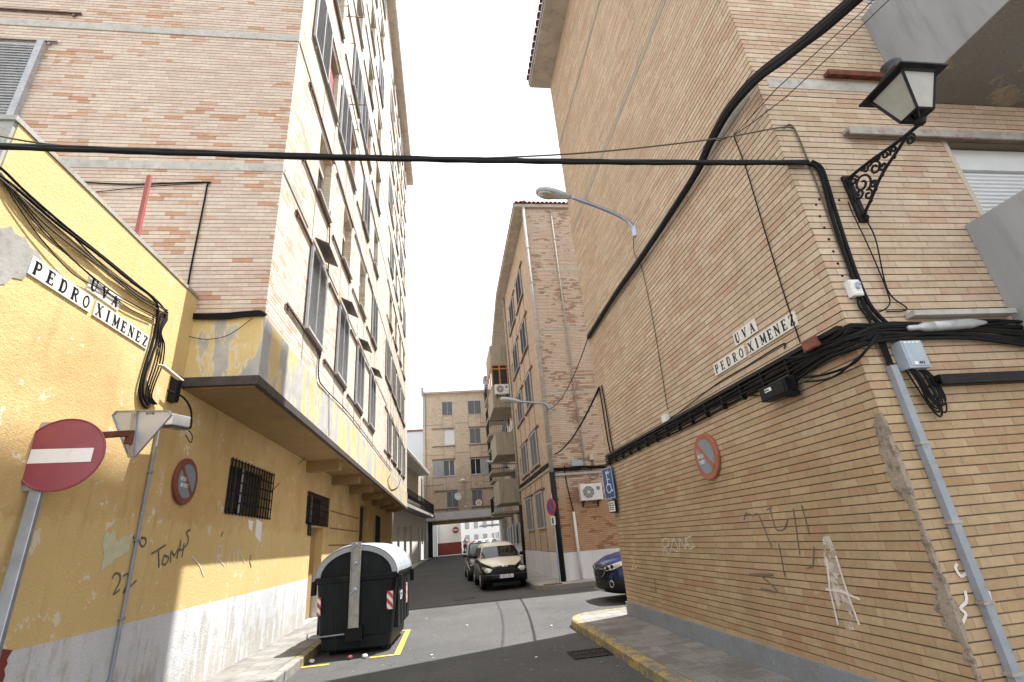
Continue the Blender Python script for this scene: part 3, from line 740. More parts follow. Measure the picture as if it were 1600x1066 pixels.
mb = MB(); mb.box(XR-.035, XR+.02, YN-.03, YF+.02, -.02, .345); mb.box(XR-.03,14,YN-.035,YN+.02,-.02,.34); mb.build('plinth', M['plinth_grey'], RB)
mb = MB(); mb.box(XR-.58, 14, YN-.5, YF+.08, 13.6, 13.78); mb.build('eave', M['eave'], RB)
mb = MB(); mb.box(XR-.61, XR-.58, YN-.5, YF+.08, 13.68, 13.80); mb.build('gutter', M['galv'], RB)
mb = MB(); tiles(mb, (XR-.66, YN-.5, 13.84), (XR-.66, YF+.1, 13.84), (-1,0,0)); mb.box(XR-.5,14,YN-.5,YF+.05,13.78,13.9); mb.build('roof', M['tile'], RB)
# unseen roof block, added to throw shade on the ochre wall opposite
mb = MB(); mb.box(4.5,9,0.6,9.8,13.9,21.2) if 0 else mb.box(4.05,9,YN+.1,9.87,13.9,19.7); mb.build('shade_block', M['concrete'], RB)
# cement repair down the corner
random.seed(11)
mb = MB(); pts = []
for i in range(60):
    z = 2.25 - i*.031; i = i/2; w = .015+random.uniform(0,.045)
    if i < 12: w += .085*math.sin(PI*(i+.5)/12)**.8
    if 19 <= i <= 24: w += .07*math.sin(PI*(i-18)/7)+random.uniform(0,.02)
    pts.append((z, w))
mb.grid([[(XR-.006, YN+w, z), (XR-.011, YN+w*.5, z+.01), (XR-.010, YN-.008, z)] for z, w in pts])
mb.grid([[(XR-.010, YN-.008, z), (XR+w*.12, YN-.008, z+.01), (XR+w*.25+random.uniform(0,.012), YN-.003, z)] for z, w in pts])
mb.build('cement_repair', M['cement_patch'], RB)
# balconies of the end wall
BX = 4.96
mb = MB(); mb.box(BX,14,1.9,YN-.002,5.58,5.72); mb.box(BX,BX+.1,1.9,YN-.002,5.72,6.9); mb.box(BX+.1,14,1.9,2.0,5.72,6.9)
b = mb.build('balcony', M['concrete_balcony'], RB); mb = MB(); mb.box(BX+.002,14,1.902,YN-.003,5.572,5.579); mb.build('soffit', M['soffit_stain'], b)
mb = MB(); mb.box(BX-.06,14,1.9,YN-.002,2.88,2.98); mb.box(BX-.06,BX+.05,1.9,YN-.002,2.98,3.98); mb.box(BX+.05,14,1.9,2.0,2.98,3.98)
mb.build('balcony', M['concrete_balcony'], RB)
mb = MB(); mb.box(BX+.0,BX+.02,2.55,3.2,6.92,8.2); 
w = MB(); w.box(WX0,WX1,YN+.24,YN+.25,5.8,7.85); w = w.build('window', M['glass'], RB)
mb = MB(); n = 30
for i in range(n): mb.box(WX0,WX1,YN+.02,YN+.035,5.8+i*.068,5.8+(i+.7)*.068)
mb.build('shutter', M['shutter'], w)
w = MB(); w.box(WX0,WX1,YN+.24,YN+.25,2.95,5.05); w = w.build('window', M['glass'], RB)
mb = MB()
for i in range(36):
    z = 2.98+i*.049; mb.prism([(WX0+.14,YN+.14,z),(WX0+.14,YN+.125,z+.01),(WX0+.14,YN+.125,z+.035),(WX0+.14,YN+.14,z+.046)], (WX1-WX0-.2,0,0))
mb.box(WX0+.1,WX1,YN+.145,YN+.155,2.95,4.75)
mb.build('roller_shutter', M['white_blind'], w)
mb = MB(); mb.box(WX0+.06,WX1,YN+.1,YN+.2,4.755,5.02); mb.box(WX0+.06,WX0+.13,YN+.1,YN+.2,2.95,4.755); mb.build('frame', M['white_blind'], w)
mb = MB(); mb.box(WX0-.005,WX0+.05,YN-.004,YN+.2,2.98,5.03); mb.build('jamb', M['cream'], w)
# wall patches and graffiti of the flank
mb = MB(); strokes(mb, XR, -1, pxs('x', XR, [(1163,812),(1166,802),(1176,805),(1184,803),(1190,815),(1206,855)],[(1203,795),(1208,812),(1214,828),(1226,826),(1231,812)],[(1199,796),(1206,793)],[(1217,850),(1222,875),(1227,901)],[(1240,795),(1250,866)],[(1253,790),(1260,815),(1265,835)],[(1272,855),(1271,885),(1262,888)]), .013)
strokes(mb, XR, -1, pxs('x', XR, [(1172,898),(1208,898)],[(1188,898),(1212,920),(1211,925),(1190,920)],[(1023,905),(1025,925)]), .022)
mb.build('graffiti', M['graffiti_black'], RB)
mb = MB(); strokes(mb, XR, -1, pxs('x', XR, [(1038,868),(1036,845),(1044,842),(1045,852),(1038,857),(1047,866)],[(1048,864),(1053,842),(1060,862),(1049,856)],[(1063,860),(1062,842),(1072,858),(1071,838)],[(1080,838),(1073,842),(1076,850),(1071,852)],[(1076,850),(1078,858),(1086,854)],[(985,868),(991,880),(987,890),(996,885)]), .011)
strokes(mb, XR, -1, pxs('x', XR, [(1293,875),(1297,920),(1310,975)],[(1307,870),(1326,930),(1343,975)],[(1292,921),(1315,924),(1343,936)]), .02)
mb.build('graffiti', M['graffiti_white'], RB)
def haze_patch():
    m, nt, b = newmat('rubbed white scuff'); N = NT(nt); v = N.obj()
    f = N.noise(v, 12, 6, .7); c = N.ramp(f, [(.3,(.62,.54,.45)),(.6,(.72,.68,.63))]); nt.links.new(c, b.inputs['Base Color']); b.inputs['Roughness'].default_value = .9
    t = nt.nodes.new('ShaderNodeBsdfTransparent'); mx = nt.nodes.new('ShaderNodeMixShader')
    out = [n for n in nt.nodes if n.type == 'OUTPUT_MATERIAL'][0]
    nt.links.new(N.m('MULTIPLY', N.smooth(N.noise(v, 7, 6, .7), .4, .6), .75), mx.inputs[0]); nt.links.new(t.outputs[0], mx.inputs[1]); nt.links.new(b.outputs[0], mx.inputs[2]); nt.links.new(mx.outputs[0], out.inputs[0])
    return m
mb = MB(); pts = [P(x,y,'x',XR-.003) for x,y in ((1285,838),(1296,838),(1310,872),(1325,930),(1338,985),(1322,985),(1300,925),(1288,880))]; mb.quad(*pts); mb.build('scuff', haze_patch(), RB)
mb = MB(); strokes(mb, YN, -1, pxs('y', YN, [(1494,882),(1492,888),(1500,900),(1507,897)],[(1518,886),(1524,895),(1526,915)],[(1507,925),(1509,940),(1500,950),(1508,960),(1502,975)],[(1544,925),(1547,938),(1540,950)]), .02, 'y'); mb.build('graffiti', M['graffiti_white'], RB)

# ================================================================ sand brick block beyond the side street
XM = 3.88; YM = 17.78; YM2 = 26.5; FC = 2.66
CB = thing('apartment_block', 'sand coloured brick block with box balconies beyond the side street', 'building', (9,30,0))
cz = [1.9,4.45,7.1,9.75,12.4]; ca = [20.35, 23.2]; CW, CH = 1.5, 1.35
mb = MB(); hs = [(a,a+CW,z,z+CH) for z in cz for a in ca] + [(25.4,25.9,z,z+1.0) for z in cz[1:]]
courses(mb, 'x', XM, -1, YM, YM2, 1.0, 15.4, hs, g=.006, jw=.13)
fx = lambda y: 4.5 + (y-YM2)*.052
mb.quad((fx(YM2),YM2,1.0),(fx(49.9),49.9,1.0),(fx(49.9),49.9,15.4),(fx(YM2),YM2,15.4)); mb.box(XM+.013,XM+1.0,YM2-.01,YM2+.002,0,15.4)
mb.build('facade_wall', M['brick_c_side'], CB)
mb = MB(); mb.prism([(XM+.22,YM+.23,0),(XM+.22,YM2-.02,0),(fx(YM2)+.02,YM2+.004,0),(fx(49.9)+.02,49.9,0),(14,49.9,0),(14,YM+.23,0)], (0,0,15.4)); mb.build('core', M['cream'], CB)
mb = MB(); courses(mb, 'y', YM, -1, XM, 14, 1.0, 15.4); mb.box(XM+.013,14,YM+.013,YM+.22,1.0,15.4); mb.build('end_wall', M['brick_c'], CB)
mb = MB(); mb.box(XM-.02,XM+.2,YM-.02,YM2,0,1.0); mb.box(XM-.02,14,YM-.021,YM+.2,-.01,1.002); mb.prism([(fx(YM2)-.02,YM2+.01,0),(fx(49.9)-.02,49.9,0),(fx(49.9)+.1,49.9,0),(fx(YM2)+.1,YM2+.01,0)], (0,0,1.2)); mb.build('plinth', M['plinth_white'], CB)
mb = MB()
for z in (6.62,9.33,12.15): mb.box(XM+.14,14,YM-.008,YM+.02,z,z+.1); mb.box(XM-.008,XM+.02,YM+.3,19.9,z-.1,z-.04)
mb.each('floor_band', M['concrete_band'], CB)
mb = MB(); mb.box(XM-.06,XM+.05,YM-.06,YM2,3.86,3.94); mb.box(XM-.06,14,YM-.07,YM+.02,3.56,3.64); mb.each('cable_ledge', M['concrete_band'], CB)
mb = MB(); mb.box(XM-.5,14,YM-.12,YM2,15.4,15.55); mb.prism([(XM-.5,YM2+.0,15.4),(4.55,49.9,15.4),(9,49.9,15.4),(9,YM2,15.4)], (0,0,.152)); mb.build('eave', M['eave'], CB)
mb = MB(); tiles(mb, (XM-.52,YM-.1,15.6),(XM-.52,YM2,15.6),(-1,0,0)); tiles(mb,(XM-.5,YM-.16,15.6),(12,YM-.16,15.6),(0,-1,0)); tiles(mb,(XM-.52,YM2,15.6),(4.5,49.9,15.6),(-1,0,0)); mb.box(XM-.4,12,YM-.05,YM2,15.55,15.7); mb.build('roof', M['tile'], CB)
cw = window_mesh(CW,CH); cs = shutter_mesh(CW*.62, CH+.05); cf = frame_mesh(CW,CH,mull=1); cr_ = bar_mesh('rail',2.4,M['rail'],.10,.16); mb = MB(); mb.box(0,.09,-.04,CW+.04,-.05,-.005); csill = proto(mb,'sill',M['concrete_band'])
mb = MB(); mb.box(-.004,.012,-.022,.022,-1.1,-.02); cstrip = proto(mb,'joint_strip',M['rail'])
cbase = WM(CB).inverted()
cs2 = shutter_mesh(CW+.06, CH+.06, 2); cs2.materials.clear(); cs2.materials.append(M['shutter_dark'])
def sframe_mesh(w_, h_, mull=1):
    mb = MB()
    for a_, b_, c_, d_ in [(-.02,w_+.02,-.02,.04),(-.02,w_+.02,h_-.04,h_+.02),(-.02,.04,.04,h_-.04),(w_-.04,w_+.02,.04,h_-.04)] + [(w_*i/(mull+1)-.02,w_*i/(mull+1)+.02,.04,h_-.04) for i in range(1,mull+1)]: mb.box(-.004,.045,a_,b_,c_,d_)
    return proto(mb, 'shutter_frame', M['shutter_frame'])
csf = sframe_mesh(CW+.06, CH+.06)
for k, z in enumerate(cz):
    for i, a in enumerate(ca):
        w = link('window', cw, CB, loc=cbase @ Vector((XM, a+CW, round(z/PITCH)*PITCH))); w.rotation_euler = (0,0,PI)
        link('shutter', cs2, w, loc=(.03,-.03,-.03)); link('shutter_frame', csf, w, loc=(.03,-.03,-.03)); link('sill', csill, w); link('joint_strip', cstrip, w); link('joint_strip', cstrip, w, loc=(0,CW,0))
        link('rail', cr_, w, loc=(0, -.3, CH+.08))
        if k: link('rail', cr_, w, loc=(0, -.7, -.12))
sw = window_mesh(.5,1.0); sf = frame_mesh(.5,1.0,t=.05,mull=0)
for z in cz[1:]:
    w = link('window', sw, CB, loc=cbase @ Vector((XM, 25.9, round(z/PITCH)*PITCH))); w.rotation_euler = (0,0,PI); link('frame', sf, w)
# windows and doors of the set back part
ang = math.atan(.052)
for y in (31.5, 34.0, 37.5, 40.5, 43.5, 46.3):
    for k, z in enumerate([1.0]+cz[1:]):
        w = link('window', cw, CB, loc=cbase @ Vector((fx(y)-.22, y+CW, z+(.3 if k else .2)))); w.rotation_euler = (0,0,PI-ang)
        if k: link('shutter', cs2, w, loc=(-.17,-.03,-.03)); link('shutter_frame', csf, w, loc=(-.17,-.03,-.03))
        else: link('frame', cf, w, loc=(.03,0,0))
mb = MB(); mb.box(9.0,13,34.2,49.5,15.3,28.2); mb.build('shade_block', M['concrete'], CB)  # unseen roof block, added to keep sun off the white town house
# closed box balconies, one glazed in
def box_balcony(z, y0, y1, x0, h=1.2, glazed=False):
    mb = MB(); mb.box(x0,fx(y1)+.1,y0,y1,z,z+.12); mb.box(x0,x0+.1,y0,y1,z+.12,z+h); mb.box(x0+.1,fx(y1)+.1,y0,y0+.1,z+.12,z+h); mb.box(x0+.1,fx(y1)+.1,y1-.1,y1,z+.12,z+h)
    b = mb.build('balcony', M['balcony_box'], CB)
    if glazed:
        z0, z1 = z+h+.02, z+FC-.02
        mb = MB(); mb.box(x0+.02,fx(y1),y0+.03,y0+.05,z0,z1); mb.box(x0+.02,x0+.04,y0+.05,y1,z0,z1); g_ = mb.build('glazing', M['glass'], b)
        mb = MB()
        for x in (x0, x0+.45, x0+.92): mb.box(x,x+.08,y0,y0+.08,z0,z1)
        for y in (y0+1, y0+2, y1-.1): mb.box(x0,x0+.08,y,y+.08,z0,z1)
        for zz in (z0, z0+1.05, z1-.08):
            mb.box(x0,fx(y0),y0-.003,y0+.083,zz,zz+.075); mb.box(x0-.003,x0+.083,y0,y1,zz,zz+.075)
        mb.build('frame', M['wood_orange'], b)
    return b
BXL = 2.82
for z, gl in ((3.38,False),(5.95,False),(8.65,True),(11.25,False)): box_balcony(z, 27.2, 30.2, BXL, 1.25, gl)
def rail_balcony(z, y0, y1, x0, plants=False):
    mb = MB(); mb.box(x0,fx(y1)+.1,y0,y1,z,z+.14); b = mb.build('balcony', M['balcony_box'], CB)
    mb = MB()
    for i in range(int((y1-y0)/.14)): mb.box(x0+.03,x0+.05,y0+.03+i*.14,y0+.05+i*.14,z+.14,z+1.05)
    for i in range(int((fx(y0)-x0)/.14)): mb.box(x0+.03+i*.14,x0+.05+i*.14,y0+.03,y0+.05,z+.14,z+1.05)
    mb.box(x0+.02,x0+.06,y0,y1,z+1.05,z+1.1); mb.box(x0,fx(y0),y0+.02,y0+.06,z+1.051,z+1.101)
    mb.build('railing', M['black_metal'], b)
for z in (3.2, 5.9, 8.5, 11.2): rail_balcony(z, 34.5, 37.0, 3.1)
for z in (3.3, 6.0, 8.6, 11.2): rail_balcony(z, 41, 43.5, 3.7)
mb = MB(); mb.box(fx(29)-.12,fx(29)+.02,28.6,30.2,.4,3.0); mb.box(fx(33)-.1,fx(33),32.8,33.4,.4,3.3); mb.build('door', M['black_metal'], CB)
mb = MB(); mb.box(fx(31)-.15,fx(31),30.3,31.2,1.9,3.3); mb.build('pilaster', paint('mustard paint', (.5,.38,.16), .8), CB)
mb = MB(); mb.box(fx(31)-.152,fx(31),30.29,31.21,.2,1.9); mb.build('dado', M['red_dado'], CB)
# ================================================================ block across the end of the street, with its passage
YD = 50.0; DX0, DX1 = -2.23, 14; PZ = 3.75; PL, PR = -1.42, 5.5; GD = .42
DB = thing('apartment_block', 'buff brick block bridging the end of the street over a passage', 'building', (4,54,0))
drows = [(4.85,1.5),(7.8,1.55),(10.85,1.6),(13.95,1.5)]
dholes = []
dw = {0: [(.0,1.1),(2.45,1.05)], 1: [(-1.3,2.2),(2.45,2.1)], 2: [(-.15,1.1),(2.5,1.15)], 3: [(-.25,1.1),(2.45,1.4)]}
for k in range(4):
    z, h = drows[k]
    for x, w_ in dw[k] + [(6.2,1.4)]: dholes.append((x, x+w_, z, z+h))
mb = MB(); courses(mb, 'y', YD, -1, DX0, DX1, 4.45, 16.3, dholes, g=.01)
mb.box(DX0, DX0+.3, YD+.01, YD+9, 4.3, 16.3)
mb.build('facade_wall', M['brick_d'], DB)
mb = MB(); mb.box(DX0+.02, DX1, YD+.22, YD+9, 4.35, 16.3); mb.build('core', M['cream'], DB)
mb = MB(); mb.box(DX0+.1, PR+.6, YD-.06, YD+.3, PZ, 4.44); mb.build('lintel', paint('pale lintel', (.62,.64,.66), .85, var=.08, scale=1.2, dirt=(.42,.42,.42), dirt_amt=.4), DB)
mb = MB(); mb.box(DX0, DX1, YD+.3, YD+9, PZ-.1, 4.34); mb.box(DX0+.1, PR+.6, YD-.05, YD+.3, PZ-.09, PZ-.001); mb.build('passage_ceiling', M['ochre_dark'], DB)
mb = MB(); mb.box(PL-.42, PL, YD-.04, YD+.5, 0, PZ-.1); mb.build('pillar', M['black_metal'], DB, label='black painted passage pillar')
mb = MB(); mb.box(PR, PR+.7, YD-.04, YD+.5, 0, PZ-.1); mb.build('pillar', M['concrete'], DB)
mb = MB(); mb.box(DX0-1, PL-.2, YD+.5, YD+9, 0, PZ-.1); mb.box(PR+.35, DX1, YD+.5, YD+9, 0, PZ-.1); mb.each('passage_wall', M['white_wall'], DB)
dbase = WM(DB).inverted()
for k in range(4):
    z, h = drows[k]
    for x, w_ in dw[k] + [(6.2,1.4)]:
        zz = round(z/PITCH)*PITCH
        w = link('window', window_mesh(w_, h), DB, loc=dbase @ Vector((x, YD, zz))); w.rotation_euler = (0,0,-PI/2)
        white = (k == 2 and x < 0)
        if white: link('blind', blind_mesh(w_, h, M['white_blind'], .1), w)
        elif w_ > 2: link('shutter', shutter_mesh(w_*.5, h, 2), w, loc=(.0, 0 if x < 0 else w_*.5, 0)); link('frame', frame_mesh(w_, h, mull=3), w, loc=(.06,0,0))
        else:
            sm_ = shutter_mesh(w_, h, 2); sm_.materials.clear(); sm_.materials.append(M['shutter_dark']); link('shutter', sm_, w, loc=(-.03,0,0)); link('shutter_frame', sframe_mesh(w_, h), w, loc=(-.03,0,0))
        mb = MB(); mb.box(0,.07,-.04,w_+.04,-.06,-.005); link('sill', proto(mb,'sill',M['concrete_band']), w)
        if k != 3:
            off = -1.2 if x < 1 and k in (0,2) else (-.05 if k == 1 else -.1)
            me = bar_mesh('rail', 2.3 if k != 1 else w_+.1, M['rail'], .13, .2); link('rail', me, w, loc=(0,off,h+.06)); 
            if k != 1: link('rail', me, w, loc=(0,off,-.16))
        mb = MB(); mb.box(-.004,.014,-.03,.02,-1.4,-.05); me_j = proto(mb,'joint_strip',M['band_brown']); link('joint_strip', me_j, w); link('joint_strip', me_j, w, loc=(0,min(w_,1.3),0))
mb = MB()
for z in (6.72+.25, 9.9, 12.95): mb.box(DX0, 0-.2, YD-.012, YD+.02, z, z+.09); mb.box(1.1, 2.45, YD-.012, YD+.02, z+.1, z+.19); mb.box(3.6, 6.1, YD-.012, YD+.02, z, z+.09)
mb.each('floor_band', M['band_brown'], DB)
mb = MB(); mb.box(DX0-.05, DX1, YD-.3, YD+9, 16.3, 16.42); mb.build('eave', M['eave'], DB)
mb = MB(); tiles(mb, (DX0-.05,YD-.32,16.46),(DX1,YD-.32,16.46),(0,-1,0), r=.1, pitch=.25); mb.prism([(DX0,YD-.25,16.42),(DX1,YD-.25,16.42),(DX1,YD+4.5,17.6),(DX0,YD+4.5,17.6)],(0,0,.05)); mb.build('roof', M['tile'], DB)
mb = MB(); mb.box(DX0-.12,DX0+.12,YD-.33,YD+.1,16.2,17.0); mb.build('parapet_stub', M['concrete'], DB)
mb = MB(); mb.box(4.5,5.9,YD+1,YD+2.4,16.9,18.0); mb.box(4.4,6.0,YD+.9,YD+2.5,18.0,18.1)
for i in range(7): mb.box(4.45+i*.22,4.58+i*.22,YD+.95,YD+2.4,18.1,18.35)
mb.box(4.4,6.0,YD+.9,YD+2.5,18.35,18.42); mb.build('chimney', M['concrete'], DB)
mb = MB(); mb.tube([(DX0+.22,YD-.08,16.2),(DX0+.22,YD-.08,4.5)], .06, 8); solo(mb, 'drainpipe', M['pipe_light'], (DX0+.22,YD-.08,4.5), 'pale vertical drainpipe at the left edge of the end block', 'drainpipe')

# ================================================================ white house with balcony on the left
def l2(y, o=0): return -3.32 + (y-32.4)*.078 + o
L2Y = 49.4
TB = thing('town_house', 'low white house with long iron balcony beyond the tall left block', 'house', (-6,41,0))
mb = MB()
ops = [(34.0,34.9,.2,2.5),(36.6,37.7,.15,2.6),(39.2,40.4,.15,2.7),(43.6,44.6,.15,2.7),(46.0,47.0,1.4,2.7)]
A = [32.4] + [v for o in ops for v in o[:2]] + [L2Y]
for p, q in zip(A, A[1:]):
    o = [o for o in ops if o[0] <= (p+q)/2 <= o[1]]
    if not o: mb.quad((l2(p),p,0),(l2(q),q,0),(l2(q),q,4),(l2(p),p,4))
    else:
        o = o[0]; mb.quad((l2(p),p,0),(l2(q),q,0),(l2(q),q,o[2]+.35),(l2(p),p,o[2]+.35)); mb.quad((l2(p),p,o[3]+.35),(l2(q),q,o[3]+.35),(l2(q),q,4),(l2(p),p,4))
        for y in (p, q): mb.quad((l2(y),y,0),(l2(y)-.4,y,0),(l2(y)-.4,y,4),(l2(y),y,4))
mb.quad((l2(32.4),32.4,0),(l2(32.4)-.8,32.4,0),(l2(32.4)-.8,32.4,4),(l2(32.4),32.4,4))
mb.prism([(l2(32.4)-.41,32.4,0),(l2(L2Y)-.41,L2Y,0),(-12,L2Y,0),(-12,32.4,0)],(0,0,4))
mb.build('ground_floor_wall', M['white_wall'], TB)
for i, o in enumerate(ops):
    mb = MB(); y = (o[0]+o[1])/2; mb.prism([(l2(o[0])-.36,o[0],o[2]+.35),(l2(o[1])-.36,o[1],o[2]+.35),(l2(o[1])-.36,o[1],o[3]+.35),(l2(o[0])-.36,o[0],o[3]+.35)],(-.03,0,0))
    mb.build('window' if i in (0,4) else 'door', M['glass'] if i in (0,4) else M['ochre_dark'] if i == 2 else M['black_metal'], TB)
mb = MB(); mb.prism([(l2(34)-.3,33.9,4.2),(l2(L2Y)-.3,L2Y,4.2),(-12,L2Y,4.2),(-12,33.9,4.2)],(0,0,3.4)); mb.build('upper_wall', M['cream'], TB)
mb = MB(); mb.prism([(l2(32.5)+.85,32.6,3.98),(l2(L2Y)+.85,L2Y,3.98),(l2(L2Y)-.6,L2Y,3.98),(l2(32.5)-.6,32.6,3.98)],(0,0,.2)); b = mb.build('balcony', M['concrete'], TB)
mb = MB(); n = 120
for i in range(n):
    y = 32.9+i*(48.9-32.9)/n; x = l2(y)+.8; mb.box(x-.007,x+.007,y-.007,y+.007,4.18,5.1)
    if i % 2 == 0: mb.box(x-.014,x+.014,y-.03,y+.03,4.5,4.75)
for z in (4.25,5.08): mb.prism([(l2(32.9)+.78,32.9,z),(l2(48.9)+.78,48.9,z),(l2(48.9)+.82,48.9,z),(l2(32.9)+.82,32.9,z)],(0,0,.035))
for y in (32.9,48.9):
    for i in range(6): x = l2(y)+.8-i*.15; mb.box(x-.012,x+.012,y-.012,y+.012,4.18,5.1)
mb.build('railing', M['black_metal'], b)
mb = MB(); mb.prism([(l2(33)+.75,33.4,7.55),(l2(46)+.75,46.5,7.55),(-12,46.5,7.55),(-12,33.4,7.55)],(0,0,.13)); mb.build('roof_slab', M['concrete'], TB)
mb = MB(); mb.prism([(l2(33)+.78,33.35,7.68),(l2(46)+.78,46.55,7.68),(-12,46.55,7.68),(-12,33.35,7.68)],(0,0,.08)); mb.build('roof_edge', M['white_wall'], TB)
mb = MB()
for y in (36,39.5,43): mb.box(l2(y)-.34,l2(y)-.29,y,y+1,4.2,6.4)
mb.build('door', M['shutter'], TB)
# bluish white block far behind, and the white building with dado beyond the passage
mb = MB(); mb.box(-12,-1.2,60,70,0,14.6); W3 = thing('apartment_block', 'plain pale bluish block showing in the gap left of the end block', 'building', (-7,65,0)); mb.build('wall', M['blue_white'], W3)
mb = MB(); mb.box(-12.1,-1.1,59.9,70,14.6,14.85); mb.build('roof_edge', M['tile'], W3)
mb = MB()
for z in (7.2,): mb.box(-2.35,-1.9,59.97,60.01,z,z+.9)
mb.build('window', M['glass'], W3)
CH_ = thing('corner_house', 'white corner house with oxblood base beyond the passage', 'house', (-3,66,0))
mb = MB(); mb.box(-12,1.55,62,90,1.72,7.0); mb.build('wall', M['far_white'], CH_)
mb = MB(); mb.box(-12,1.58,61.96,90,0,1.72); mb.build('dado', M['red_dado'], CH_)
def far_row(name, label, x0, x1, y0, y1, h, face, wins):
    t = thing(name, label, 'house', ((x0+x1)/2,(y0+y1)/2,0))
    mb = MB(); mb.box(x0,x1,y0,y1,0,h); mb.build('wall', M['far_white'], t)
    for a, b, z0, z1, kind in wins:
        mb = MB()
        if face == 'y': mb.box(a,b,y0-.03,y0+.01,z0,z1)
        elif face == '+x': mb.box(x1-.01,x1+.03,a,b,z0,z1)
        else: mb.box(x0-.03,x0+.01,a,b,z0,z1)
        mb.build(kind, M['shutter'] if kind == 'window' else M['black_metal'], t)
    return t
far_row('far_house', 'white terrace running away on the right beyond the passage', 9.2, 20, 66, 104, 7, '-x', [(68+i*2.6,69.2+i*2.6,1.2 if i%2 else .45,2.9,'window' if i%2 else 'door') for i in range(13)])
far_row('far_house', 'white house fronts closing the bright square beyond the passage', -6, 22, 112, 120, 9, 'y', [(-2+i*1.9,-1.1+i*1.9,.8+ (i%3)*.1,3.0,'window') for i in range(11)] + [(-2+i*1.9,-1.1+i*1.9,4.2,6.1,'window') for i in range(11)])
mb = MB(); mb.box(4.5,9.2,71,76,3.5,3.65)
solo(mb, 'porch_roof', M['concrete'], (7,73,3.5), 'thin flat porch roof beyond the passage over parked cars', 'porch roof')

# ================================================================ signs
def disc(t, c, axis, r, th, mat, name, label=None, n=40, smooth=False):
    mb = MB(); mb.lathe([(0,0),(r-.006,0),(r,.006),(r,th-.004),(r-.004,th),(0,th)], c, axis, n); return mb.build(name, mat, t, label=label)
AX_R = (Vector((-1,0,0)), Vector((0,-1,0)), Vector((0,0,1)))   # outward from the right flank; +a runs along the photograph's right
AX_L = (Vector((1,0,0)), Vector((0,1,0)), Vector((0,0,1)))
